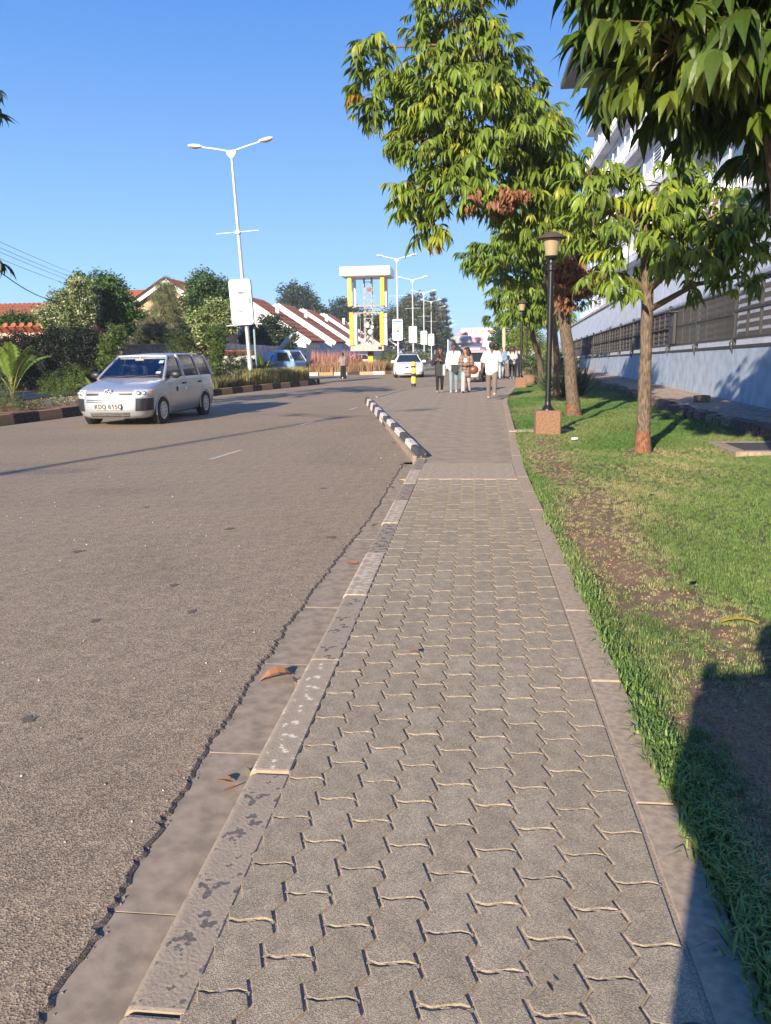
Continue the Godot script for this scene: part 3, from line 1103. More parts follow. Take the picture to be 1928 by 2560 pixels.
	for k in 12:
		var z0 := -2.0 - 7.0 * k; var z1 := z0 - 7.0
		var x0 := 8.0 + 0.014 * (-22 - z0); var x1 := 8.0 + 0.014 * (-22 - z1)
		var b := MB.new()
		b.quad(Vector3(x1, -1, z1 + 0.01), Vector3(x0, -1, z0 - 0.01), Vector3(x0, ptop.call(z0), z0 - 0.01), Vector3(x1, ptop.call(z1), z1 + 0.01))
		b.quad(Vector3(x0, ptop.call(z0), z0 - 0.01), Vector3(x0 + 0.4, ptop.call(z0), z0 - 0.01), Vector3(x1 + 0.4, ptop.call(z1), z1 + 0.01), Vector3(x1, ptop.call(z1), z1 + 0.01))
		part("wall_panel", b, M.pale_wall, rt)
		var cp := MB.new()
		cp.beam(Vector3(x0 + 0.14, ptop.call(z0) + 0.09, z0), Vector3(x1 + 0.14, ptop.call(z1) + 0.09, z1), 0.5, 0.17)
		part("coping", cp, M.grey_wall, rt)
	# the building: floors with slabs, railings and louvred windows
	var bd := thing("office_building", "tall white and pale blue building with balconies behind the trees on the right", "building", Vector3.ZERO)
	var bx0 := 10.6
	var zn := -9.0; var zf := -78.0
	var body := MB.new()
	body.box(Vector3(bx0 + 10, 11.5, (zn + zf) / 2), Vector3(20, 25.0, zn - zf))
	part("wall", body, M.pale_wall, bd)
	for fl in 7:
		var y := 3.7 + 3.3 * fl
		var sl := MB.new()
		sl.box(Vector3(bx0 - 0.35, y, (zn + zf) / 2), Vector3(0.7, 0.34, zn - zf - 0.4), 0.02)
		part("floor_slab", sl, M.white_wall, bd)
		if fl < 5:
			var rl := MB.new()
			rl.box(Vector3(bx0 - 0.64, y + 1.12, (zn + zf) / 2), Vector3(0.06, 0.06, zn - zf - 0.6))
			rl.box(Vector3(bx0 - 0.64, y + 0.30, (zn + zf) / 2), Vector3(0.05, 0.05, zn - zf - 0.6))
			var zz := zn - 0.5
			while zz > zf:
				rl.box(Vector3(bx0 - 0.64, y + 0.72, zz), Vector3(0.05, 0.84, 0.05))
				zz -= 0.42
			part("railing", rl, M.white_trim, bd)
			zz = zn - 1.6
			var wi := 0
			while zz > zf + 2:
				var fr := MB.new()
				for s in [-1.0, 1.0]:
					fr.box(Vector3(bx0 - 0.03, y + 1.75, zz + s * 1.05), Vector3(0.14, 1.9, 0.08))
					fr.box(Vector3(bx0 - 0.03, y + 1.75 + s * 0.95, zz), Vector3(0.16, 0.08, 2.2))
				var wn := part("window", fr, M.white_trim, bd)
				var pn := MB.new()
				pn.box(Vector3(bx0 - 0.02, y + 1.75, zz), Vector3(0.06, 1.84, 2.04))
				part("pane", pn, M.window_grey, wn)
				if wi % 2 == 0 and fl < 3:
					for q in 9:
						var lv := MB.new()
						lv.quad(Vector3(bx0 - 0.10, y + 0.95 + q * 0.19, zz - 1.0), Vector3(bx0 - 0.10, y + 0.95 + q * 0.19, zz + 1.0), Vector3(bx0 - 0.055, y + 1.08 + q * 0.19, zz + 1.0), Vector3(bx0 - 0.055, y + 1.08 + q * 0.19, zz - 1.0))
						part("louvre", lv, M.blue_wall, wn)
				zz -= 5.0
				wi += 1
	var rf_ := MB.new()
	rf_.box(Vector3(bx0 + 8.5, 24.6, (zn + zf) / 2), Vector3(23, 0.5, zn - zf + 1.5), 0.03)
	part("roof", rf_, mat(L(0.10, 0.09, 0.09), 0.8), bd)

func ledge_x(z: float) -> float:
	var pts := [[5.0, 5.3], [-8.0, 4.95], [-13.2, 4.68], [-18.4, 4.55], [-28.9, 4.97], [-62.0, 6.6]]
	for k in pts.size() - 1:
		if z <= pts[k][0] and z >= pts[k + 1][0]: return lerpf(pts[k][1], pts[k + 1][1], (pts[k][0] - z) / (pts[k][0] - pts[k + 1][0]))
	return 5.0

# ---- trees
var cluster_meshes := []
var cluster_leaves := []
var leaf_meshes := []
var leaf_mats := []
var dead_cluster := []
var broad_meshes := []
var broad_leaf: Mesh

func leaf_into(b: MB, ln: float, wd: float, droop: float, t: Transform3D, shade: Color) -> void:
	# a folded, drooping leaf along -z from the origin of T
	var old := b.tf
	b.tf = old * t
	b.col = shade
	var ang := 0.0
	var p := Vector3.ZERO
	var seg := 5
	var pl := Vector3.ZERO; var pr_ := Vector3.ZERO; var pm := Vector3.ZERO
	for k in seg + 1:
		var f := float(k) / seg
		var w := wd * pow(sin(PI * clampf(pow(f, 0.75) * 0.97 + 0.03, 0, 1)), 0.8) * (0.5 + 0.5 * sin(f * 3 + 0.6))
		if k == seg: w = 0.0
		var d := Vector3(0, sin(ang), -cos(ang))
		var nn := Vector3(0, cos(ang), sin(ang))
		var rip := 0.06 * wd * sin(f * 17.0 + ln * 40)
		var l := p + Vector3(-w, 0, 0) + nn * (w * 0.38 + rip)
		var r := p + Vector3(w, 0, 0) + nn * (w * 0.38 - rip)
		if k > 0:
			if k == seg:
				b.tri(pl, pm, p); b.tri(pm, pr_, p)
			else:
				b.quad(pl, pm, p, l); b.quad(pm, pr_, r, p)
		pl = l; pr_ = r; pm = p
		p += d * ln / seg
		ang -= droop / seg
	b.tf = old

func make_clusters() -> void:
	var r := RandomNumberGenerator.new()
	r.seed = 77
	for v in 4:
		var b := MB.new()
		leaf_into(b, 0.27 + 0.02 * v, 0.030 + 0.003 * (v % 2), [1.1, 0.8, 1.35, 0.95][v], Transform3D(), Color.WHITE)
		leaf_meshes.append(b.mesh())
	for q in [[0.075, 0.135, 0.018], [0.11, 0.18, 0.024], [0.06, 0.115, 0.018], [0.18, 0.25, 0.032], [0.13, 0.205, 0.026]]:
		var m: StandardMaterial3D = M.leaf.duplicate()
		m.vertex_color_use_as_albedo = false
		m.albedo_color = L(q[0], q[1], q[2])
		leaf_mats.append(m)
	for k in 5:
		var m: StandardMaterial3D = leaf_mats[k].duplicate()
		m.albedo_color = (leaf_mats[k].albedo_color as Color).darkened(0.2)
		leaf_mats.append(m)
	for v in 4:
		var b := MB.new()
		var list := []
		var n := 10
		b.col = Color(1.3, 0.75, 0.8)
		b.tube([Vector3.ZERO, Vector3(0, 0.005, -0.12), Vector3(0, -0.02, -0.24)], [0.005, 0.004, 0.002], 4, false)
		for k in n:
			var f := float(k) / (n - 1)
			var yaw := (1.0 if k % 2 else -1.0) * r.randf_range(0.35, 1.5) * (1.0 - 0.5 * f)
			var pitch := -r.randf_range(0.35, 1.0)
			var t := Transform3D(Basis.from_euler(Vector3(pitch, yaw, r.randf_range(-0.5, 0.5))), Vector3(0, 0.005 - 0.025 * f, -0.24 * f))
			t = t.scaled_local(Vector3.ONE * r.randf_range(0.75, 1.12))
			var s := r.randf_range(0.8, 1.2)
			leaf_into(b, 0.29, r.randf_range(0.029, 0.040), r.randf_range(0.5, 1.3), t, Color(s, s, s))
			list.append(t)
		cluster_meshes.append(b.mesh())
		cluster_leaves.append(list)
	var bl := MB.new()
	leaf_into(bl, 0.30, 0.043, 0.85, Transform3D(), Color.WHITE)
	broad_leaf = bl.mesh()
	for v in 4:
		var b := MB.new()
		b.col = Color(1.3, 0.75, 0.8)
		b.tube([Vector3.ZERO, Vector3(0, 0.005, -0.12), Vector3(0, -0.02, -0.24)], [0.005, 0.004, 0.002], 4, false)
		for t in cluster_leaves[v]:
			var s := r.randf_range(0.75, 1.25)
			leaf_into(b, 0.28, r.randf_range(0.035, 0.047), r.randf_range(0.4, 1.0), t, Color(s, s, s))
		broad_meshes.append(b.mesh())
	var dc := MB.new()
	for k in 11:
		var t := Transform3D(Basis.from_euler(Vector3(-r.randf_range(0.7, 1.5), r.randf() * TAU, r.randf_range(-1.2, 1.2))), Vector3(0, 0, 0) + Vector3(r.randf_range(-0.1, 0.1), r.randf_range(-0.05, 0.05), r.randf_range(-0.1, 0.1)))
		var s := r.randf_range(0.6, 1.25)
		leaf_into(dc, r.randf_range(0.14, 0.22), r.randf_range(0.025, 0.045), r.randf_range(1.0, 2.8), t, Color(s, s, s))
	dead_cluster.append(dc.mesh())

func tree(called: String, label: String, group: String, trunk: Array, radii: Array, lobes: Array, dens: float, size: float, singles: int, seed_: int, tone: Color, red_foot := 0.35, twigs := true, broad := false) -> Node3D:
	var r := RandomNumberGenerator.new()
	r.seed = seed_
	var base: Vector3 = trunk[0]
	var o := thing(called, label, "tree", base, 0, group)
	var tb := MB.new()
	tb.tf = Transform3D(Basis(), -base)
	# knobbly trunk
	var pts := []; var rads := []
	for k in trunk.size() - 1:
		for s in 4:
			var f := s / 4.0
			var p: Vector3 = trunk[k].lerp(trunk[k + 1], f)
			pts.append(p + Vector3(r.randf_range(-1, 1), 0, r.randf_range(-1, 1)) * radii[k] * 0.10)
			rads.append(lerpf(radii[k], radii[k + 1], f) * r.randf_range(0.93, 1.07) * (1.25 if k == 0 and s == 0 else 1.0))
	pts.append(trunk[-1]); rads.append(radii[-1])
	tb.tube(pts, rads, 12)
	part("trunk", tb, M.bark, o)
	if red_foot > 0:
		var ft := MB.new()
		ft.tf = Transform3D(Basis(), -base)
		var q0: Vector3 = trunk[0]; var q1: Vector3 = trunk[0].lerp(trunk[1], red_foot / trunk[0].distance_to(trunk[1]))
		ft.tube([q0 - Vector3(0, 0.06, 0), q0, q0.lerp(q1, 0.5), q1], [radii[0] * 1.5, radii[0] * 1.30, radii[0] * 1.12, radii[0] * 1.06], 12, false)
		part("trunk_foot", ft, M.bark_red, o)
	var br := MB.new()
	br.tf = Transform3D(Basis(), -base)
	var spots := []
	for lb in lobes:
		var c := Vector3(lb[0], lb[1], lb[2])
		var rd := Vector3(lb[3], lb[4], lb[5] if lb.size() > 5 else (lb[3] + lb[4]) * 0.5)
		# the limb that carries the lobe leaves the trunk below it
		var bestk := trunk.size() - 1
		var bd := 1e9
		for k in range(1, pts.size()):
			var dd: float = pts[k].distance_to(c) + (1.5 if pts[k].y > c.y - 0.2 else 0.0)
			if dd < bd and k > pts.size() * 0.4:
				bd = dd; bestk = k
		var st: Vector3 = pts[mini(bestk, pts.size() - 1)]
		var mid := st.lerp(c, 0.5) + Vector3(0, 0.10 * bd, 0)
		var r0: float = minf(rads[mini(bestk, rads.size() - 1)] * 0.6, 0.045)
		if twigs: br.tube([st, mid, c], [r0, r0 * 0.7, r0 * 0.4], 6, false)
		var count := int(dens * (rd.x * rd.y + rd.y * rd.z + rd.x * rd.z) / 3.0)
		for k in count:
			var dir := Vector3(r.randfn(), r.randfn(), r.randfn()).normalized()
			var rr := pow(r.randf_range(0.12, 1.0), 0.5)
			var p := c + dir * rd * rr
			var out := Vector3(dir.x, 0, dir.z)
			var yaw := atan2(-out.x, -out.z) + r.randf_range(-0.9, 0.9)
			var t := Transform3D(Basis.from_euler(Vector3(r.randf_range(-0.45, 0.35), yaw, r.randf_range(-0.3, 0.3))).scaled(Vector3.ONE * size * r.randf_range(0.66, 1.22)), p - base)
			spots.append([t, r.randi() % 4, p.distance_to(Vector3(0, 1.45, 0)) - 0.8 * dir.z * rd.z, p])
			if twigs and k % 5 == 0:
				br.tube([c.lerp(p, 0.1), c.lerp(p, 0.6) + Vector3(0, 0.05, 0), p], [r0 * 0.35, 0.008, 0.004], 4, false)
	part("branches", br, M.twig, o)
	spots.sort_custom(func(a, b): return a[2] < b[2])
	var tr := [[], [], [], []]; var tc := [[], [], [], []]
	var made := 0
	for sp in spots:
		if made + 10 <= singles and in_view(sp[3]):
			for lf in cluster_leaves[sp[1]]:
				var m := part("leaf", broad_leaf if broad else leaf_meshes[r.randi() % 4], leaf_mats[r.randi() % 5 + (5 if broad else 0)], o)
				m.transform = sp[0] * lf
				made += 1
		else:
			var t := r.randf_range(0.6, 1.4)
			var col := Color(tone.r * t, tone.g * t, tone.b * t)
			if r.randf() < 0.16: col = Color(tone.r * 1.9, tone.g * 1.5, tone.b * 1.3)
			if r.randf() < 0.004: col = Color(0.34, 0.19, 0.02)
			tr[sp[1]].append(sp[0]); tc[sp[1]].append(col)
	for v in 4:
		if tr[v].size(): scatter("foliage", broad_meshes[v] if broad else cluster_meshes[v], M.leaf, tr[v], tc[v], o)
	return o

func in_view(p: Vector3) -> bool:
	var c: Camera3D = get_node("camera")
	var q := c.transform.affine_inverse() * p
	if q.z > -0.5: return false
	return absf(q.x / -q.z) < 0.47 and absf(q.y / -q.z) < 0.62

func trees() -> void:
	make_clusters()
	var g := Color(0.080, 0.145, 0.020)
	var grp := "street trees along the lawn"
	tree("street_tree", "nearest street tree, its dark leafy crown filling the upper right corner", grp,
		[Vector3(2.80, -0.05, -6.6), Vector3(2.64, 1.0, -6.6), Vector3(2.45, 1.8, -6.55), Vector3(2.29, 2.4, -6.5), Vector3(2.1, 3.2, -6.4), Vector3(2.0, 4.2, -6.2), Vector3(2.0, 5.2, -5.8)], [0.13, 0.11, 0.10, 0.095, 0.08, 0.06, 0.04],
		[[1.75, 3.95, -6.3, 0.95, 0.85, 0.9], [2.7, 4.3, -6.6, 1.0, 1.1, 1.0], [1.40, 3.5, -6.2, 0.55, 0.5, 0.6], [3.3, 4.2, -6.6, 0.9, 1.2, 0.9], [2.62, 3.05, -6.9, 0.45, 0.45, 0.45], [2.6, 5.1, -5.5, 0.9, 0.6, 0.8], [2.5, 2.75, -6.6, 0.22, 0.3, 0.3], [2.9, 3.3, -6.4, 0.6, 0.5, 0.5], [1.25, 4.1, -6.1, 0.5, 0.6, 0.5], [2.0, 3.25, -6.2, 0.6, 0.4, 0.5], [2.35, 3.7, -5.8, 0.8, 0.6, 0.5]], 230.0, 1.0, 300, 101, g * 0.62, 0.3, true, true)
	tree("street_tree", "straight-trunked street tree in the lawn with a bright green crown", grp,
		[Vector3(2.39, -0.03, -11.57), Vector3(2.37, 1.2, -11.52), Vector3(2.33, 2.2, -11.45), Vector3(2.25, 3.1, -11.5), Vector3(2.1, 3.75, -11.6)], [0.098, 0.085, 0.078, 0.055, 0.03],
		[[2.05, 3.0, -11.3, 0.62, 0.62, 0.6], [2.85, 3.05, -11.3, 0.75, 0.62, 0.6], [3.45, 2.75, -11.2, 0.42, 0.42, 0.45], [2.5, 3.6, -11.6, 0.8, 0.4, 0.5], [1.75, 2.45, -11.2, 0.28, 0.32, 0.35], [1.62, 3.25, -11.3, 0.3, 0.35, 0.4], [2.75, 2.5, -11.1, 0.5, 0.3, 0.4], [3.2, 3.35, -11.5, 0.4, 0.35, 0.4], [3.5, 2.35, -11.2, 0.25, 0.25, 0.3], [1.5, 3.7, -11.4, 0.4, 0.4, 0.4], [3.3, 3.0, -11.0, 0.6, 0.4, 0.5]], 150.0, 0.9, 300, 102, Color(0.16, 0.235, 0.03), 0.35)
	var c := tree("street_tree", "leaning street tree whose wide crown hangs over the footpath", grp,
		[Vector3(2.21, -0.03, -17.98), Vector3(2.05, 1.2, -17.7), Vector3(1.83, 2.45, -17.4), Vector3(1.5, 3.9, -16.8), Vector3(1.0, 5.2, -16.1), Vector3(0.4, 6.4, -15.7), Vector3(0.1, 7.4, -15.6)], [0.15, 0.13, 0.115, 0.10, 0.08, 0.055, 0.03],
		[[-1.67, 5.95, -15.40, 0.50, 0.62], [-1.83, 6.69, -15.20, 0.28, 0.28], [-0.78, 6.05, -15.10, 0.70, 0.66], [-0.39, 7.30, -15.70, 0.75, 0.68], [0.11, 6.39, -15.40, 0.7, 0.75], [0.75, 6.1, -16.0, 0.45, 0.5], [1.05, 5.35, -16.10, 0.55, 0.58], [-0.68, 5.07, -14.80, 0.75, 0.56], [0.19, 4.78, -14.70, 0.90, 0.62], [1.27, 4.51, -15.40, 0.66, 0.52], [-1.01, 4.15, -14.70, 0.40, 0.45], [-0.20, 4.20, -14.50, 0.6, 0.40], [0.69, 4.0, -14.90, 0.55, 0.34], [-0.81, 3.60, -14.80, 0.2, 0.3], [1.64, 4.05, -16.00, 0.42, 0.33], [0.5, 8.3, -15.7, 0.7, 0.7], [0.9, 5.0, -14.6, 0.6, 0.5], [1.55, 4.6, -15.6, 0.4, 0.4], [-0.1, 5.6, -14.5, 0.8, 0.6], [1.15, 3.55, -15.2, 0.5, 0.4]], 265.0, 0.94, 300, 103, Color(0.14, 0.205, 0.026), 0.35)
	dead_leaves(c, [[2.14, 2.87, -17.00, 0.30, 0.30, 26], [1.77, 3.15, -17.00, 0.3, 0.25, 18], [0.51, 4.00, -14.4, 0.42, 0.13, 12], [1.87, 2.65, -17.00, 0.16, 0.32, 14], [2.45, 2.75, -16.9, 0.25, 0.2, 8], [0.0, 3.95, -14.2, 0.15, 0.1, 2]])
	tree("street_tree", "thin street tree behind the first lamp post, crown of drooping leaves over the path", grp,
		[Vector3(2.43, -0.03, -23.9), Vector3(2.38, 1.4, -23.8), Vector3(2.2, 2.8, -23.8), Vector3(1.7, 3.9, -23.9), Vector3(1.2, 4.7, -24)], [0.10, 0.09, 0.08, 0.06, 0.03],
		[[0.27, 4.03, -24.00, 0.56, 0.48], [1.12, 4.39, -24.00, 0.9, 0.55], [2.00, 3.93, -23.50, 0.75, 0.55], [0.98, 3.65, -23.50, 0.7, 0.4], [2.93, 4.46, -24.00, 0.8, 0.62], [1.63, 4.98, -24.00, 1.0, 0.5]], 190.0, 1.1, 0, 104, Color(0.125, 0.195, 0.026), 0.3)
	tree("street_tree", "farther street tree with a dark curved trunk beyond the second lamp post", grp,
		[Vector3(3.05, -0.03, -36.5), Vector3(2.9, 1.0, -36.0), Vector3(2.5, 2.0, -35), Vector3(2.2, 3.2, -33.8), Vector3(2.0, 4.0, -33.2)], [0.15, 0.13, 0.11, 0.08, 0.04],
		[[1.39, 3.57, -33.00, 0.8, 0.63], [2.29, 3.81, -33.00, 0.95, 0.7], [1.86, 2.84, -33.00, 0.8, 0.42], [3.03, 3.00, -33.00, 0.7, 0.65], [0.85, 2.77, -33.00, 0.25, 0.3]], 120.0, 1.3, 0, 105, Color(0.125, 0.195, 0.026), 0.3)
	tree("street_tree", "farthest street tree, small dark crown between the path and the fence", grp,
		[Vector3(4.5, -0.05, -46), Vector3(4.4, 2.0, -46), Vector3(4.2, 4.0, -46)], [0.15, 0.12, 0.06],
		[[3.6, 4.2, -46, 1.2, 1.0], [4.9, 4.6, -46, 1.4, 1.2], [4.2, 3.2, -45.5, 1.2, 0.7]], 50.0, 1.6, 0, 106, Color(0.05, 0.105, 0.018), 0.3)
	edge_tree()
	# just outside the frame: trees whose shade and branch tips are in the picture
	for q in [[Vector3(-23.5, -0.1, -17.5), 5.4, 2.0, "taller tree outside the left of the frame that shades the dark hedge"], [Vector3(-19.2, -0.1, -21.0), 3.6, 1.7, "low tree left of the frame that shades the dark hedge"]]:
		var p: Vector3 = q[0]
		tree("roadside_tree", q[3], "", [p, p + Vector3(0.1, q[1] * 0.5, 0), p + Vector3(0, q[1], 0)], [0.2, 0.16, 0.08],
			[[p.x, p.y + q[1] * 1.15, p.z, q[2], q[2] * 0.7], [p.x + q[2] * 0.6, p.y + q[1] * 0.85, p.z - 0.5, q[2] * 0.8, q[2] * 0.6], [p.x - q[2] * 0.6, p.y + q[1] * 0.9, p.z + 0.4, q[2] * 0.8, q[2] * 0.6]], 40.0, 1.7, 0, 110 + int(q[1]), Color(0.045, 0.09, 0.022), 0.0)

func edge_tree() -> void:
	tree("roadside_tree", "median tree just outside the left of the frame, only twig tips showing against the sky", "", [Vector3(-12.8, 0.0, -15.5), Vector3(-12.7, 2.6, -15.6), Vector3(-12.4, 5.0, -15.9), Vector3(-12.2, 6.8, -16)], [0.16, 0.14, 0.10, 0.05],
		[[-10.75, 3.25, -16, 1.25, 0.55, 0.8], [-10.45, 6.65, -16, 1.3, 0.5, 0.8], [-12.6, 5.2, -16, 1.4, 1.2], [-12.4, 7.2, -16, 1.4, 0.9]], 55.0, 1.3, 0, 119, Color(0.03, 0.06, 0.03), 0.0)

func dead_leaves(o: Node3D, spots: Array) -> void:
	var r := RandomNumberGenerator.new()
	r.seed = 91
	var tr := []; var tc := []
	for s in spots:
		for k in int(s[5] * 2.2):
			var p := Vector3(s[0] + r.randfn(0, 0.5) * s[3], s[1] + r.randfn(0, 0.5) * s[4], s[2] + r.randfn(0, 0.2))
			tr.append(Transform3D(Basis.from_euler(Vector3(0, r.randf() * TAU, 0)).scaled(Vector3.ONE * r.randf_range(0.7, 1.1)), p - o.position))
			var f := r.randf_range(0.7, 1.25)
			tc.append(Color(0.27 * f, 0.115 * f, 0.055 * f))
	scatter("dead_leaves", dead_cluster[0], M.leaf_dull, tr, tc, o)

# ---- planting
var tuft_meshes := {}

func tuft(kind: String) -> Mesh:
	# small clumps of leaves of one kind, about 0.3 m across
	if tuft_meshes.has(kind): return tuft_meshes[kind]
	var r := RandomNumberGenerator.new()
	r.seed = kind.hash() % 1000 + 5
	var b := MB.new()
	if kind == "needle":
		for k in 46:
			var p := Vector3(r.randf_range(-0.12, 0.12), r.randf_range(-0.05, 0.1), r.randf_range(-0.12, 0.12))
			var d := Vector3(r.randf_range(-0.35, 0.35), r.randf_range(-1.0, 0.1), r.randf_range(-0.35, 0.35)).normalized() * r.randf_range(0.15, 0.3)
			var s := d.cross(Vector3(r.randf(), r.randf(), r.randf())).normalized() * 0.006
			var q := r.randf_range(0.7, 1.3)
			b.col = Color(q, q, q)
			b.quad(p - s, p + s, p + d + s * 0.3, p + d - s * 0.3)
	elif kind == "frond":
		for k in 16:
			var a := r.randf() * TAU
			var d := Vector3(cos(a), r.randf_range(-0.2, 0.7), sin(a)).normalized()
			var s := d.cross(Vector3.UP).normalized() * 0.012
			var l := r.randf_range(0.22, 0.4)
			var q := r.randf_range(0.7, 1.3)
			b.col = Color(q, q, q)
			b.quad(-s, s, d * l * 0.6 + s + Vector3(0, 0.03, 0), d * l * 0.6 - s + Vector3(0, 0.03, 0))
			b.tri(d * l * 0.6 - s + Vector3(0, 0.03, 0), d * l * 0.6 + s + Vector3(0, 0.03, 0), d * l + Vector3(0, -0.08, 0))
	else:
		var n := 22
		var big := 0.075 if kind == "broad" else 0.045
		if kind == "small": n = 30
		for k in n:
			var p := Vector3(r.randfn(), r.randfn() * 0.7, r.randfn()) * 0.085
			var t := Transform3D(Basis.from_euler(Vector3(r.randf_range(-1.1, 0.3), r.randf() * TAU, r.randf_range(-0.6, 0.6))), p)
			var q := r.randf_range(0.65, 1.3)
			b.tf = t
			b.col = Color(q, q, q)
			var l := big * r.randf_range(0.8, 1.5)
			var w := l * 0.36
			b.tri(Vector3(0, 0, 0), Vector3(w, 0.3 * w, -l * 0.5), Vector3(0, 0, -l)); b.tri(Vector3(0, 0, 0), Vector3(0, 0, -l), Vector3(-w, 0.3 * w, -l * 0.5))
			b.tf = Transform3D()
	tuft_meshes[kind] = b.mesh()
	return tuft_meshes[kind]

func fill(r: RandomNumberGenerator, lobes: Array, base: Vector3, dens: float, size: float, tone: Color, tr: Array, tc: Array, hollow := 0.25, warp := 0.16, alt := Color(0, 0, 0)) -> void:
	for lb in lobes:
		var c := Vector3(lb[0], lb[1], lb[2])
		var rd := Vector3(lb[3], lb[4], lb[5] if lb.size() > 5 else (lb[3] + lb[4]) * 0.5)
		var n := int(dens * (rd.x * rd.y + rd.y * rd.z + rd.x * rd.z) / 3.0)
		for k in n:
			var d := Vector3(r.randfn(), r.randfn(), r.randfn()).normalized()
			var bump := 1.0 + warp * (sin(d.x * 7 + c.x * 3) + sin(d.y * 8 + c.y) + sin(d.z * 6.5))
			var p := c + d * rd * pow(r.randf_range(hollow, 1.0), 0.4) * bump
			tr.append(Transform3D(Basis.from_euler(Vector3(r.randf_range(-0.4, 0.4), r.randf() * TAU, r.randf_range(-0.4, 0.4))).scaled(Vector3.ONE * size * r.randf_range(0.7, 1.25)), p - base))
			var q := r.randf_range(0.7, 1.35)
			var t := tone
			if alt.g > 0 and r.randf() < 0.5: t = alt
			tc.append(Color(t.r * q, t.g * q, t.b * q))

func plant(called: String, label: String, category: String, group: String, base: Vector3, trunk_to: Vector3, trunk_r: float, lobes: Array, kind: String, dens: float, size: float, tone: Color, seed_: int, alt := Color(0, 0, 0), warp := 0.16) -> Node3D:
	var r := RandomNumberGenerator.new()
	r.seed = seed_
	var o := thing(called, label, category, base, 0, group)
	if trunk_r > 0:
		var t := MB.new()
		var top := trunk_to - base
		t.tube([Vector3(0, -0.1, 0), top * 0.5 + Vector3(0.1 * trunk_r, 0, 0), top], [trunk_r * 1.2, trunk_r, trunk_r * 0.6], 8, false)
		for lb in lobes:
			var c := Vector3(lb[0], lb[1], lb[2]) - base
			t.tube([top * 0.7, top.lerp(c, 0.5), c], [trunk_r * 0.5, trunk_r * 0.35, trunk_r * 0.15], 5, false)
		part("trunk" if trunk_r > 0.05 else "stem", t, M.bark, o)
	var tr := []; var tc := []
	fill(r, lobes, base, dens, size, tone, tr, tc, 0.25, warp, alt)
	scatter("crown" if trunk_r > 0.05 else "foliage", tuft(kind), M.leaf_dull, tr, tc, o)
	return o

func blades(called: String, label: String, category: String, area: PackedVector2Array, n: int, h: float, w: float, tones: Array, seed_: int, y := 0.0, lean := 0.5) -> void:
	# tall grass: long narrow blades over a polygon (x, z)
	var r := RandomNumberGenerator.new()
	r.seed = seed_
	var b := MB.new()
	for k in 9:
		var a := r.randf() * TAU
		var l := r.randf_range(0.6, 1.0)
		var ln := r.randf_range(0.1, 1.0) * lean
		var o := Vector3(r.randf_range(-0.08, 0.08), 0, r.randf_range(-0.08, 0.08)) / h
		var d := Vector3(cos(a), 0, sin(a))
		var s := Vector3(-sin(a), 0, cos(a)) * w / h
		var p1 := o + Vector3(0, l * 0.6, 0) + d * ln * 0.25
		var p2 := o + Vector3(0, l * (1.0 - 0.2 * ln), 0) + d * ln * 0.7
		var q := r.randf_range(0.75, 1.25)
		b.col = Color(q, q, q)
		b.quad(o - s, o + s, p1 + s, p1 - s)
		b.tri(p1 - s, p1 + s, p2)
	var lo := area[0]; var hi := area[0]
	for p in area:
		lo = lo.min(p); hi = hi.max(p)
	var tr := []; var tc := []
	while tr.size() < n:
		var p := Vector2(r.randf_range(lo.x, hi.x), r.randf_range(lo.y, hi.y))
		if not Geometry2D.is_point_in_polygon(p, area): continue
		var t: Color = tones[r.randi() % tones.size()]
		var q := r.randf_range(0.75, 1.25)
		tr.append(Transform3D(Basis(Vector3.UP, r.randf() * TAU).scaled(Vector3.ONE * h * r.randf_range(0.65, 1.15)), Vector3(p.x, y, p.y)))
		tc.append(Color(t.r * q, t.g * q, t.b * q))
	tag(scatter(called, b.mesh(), M.leaf_dull, tr, tc), label, category)

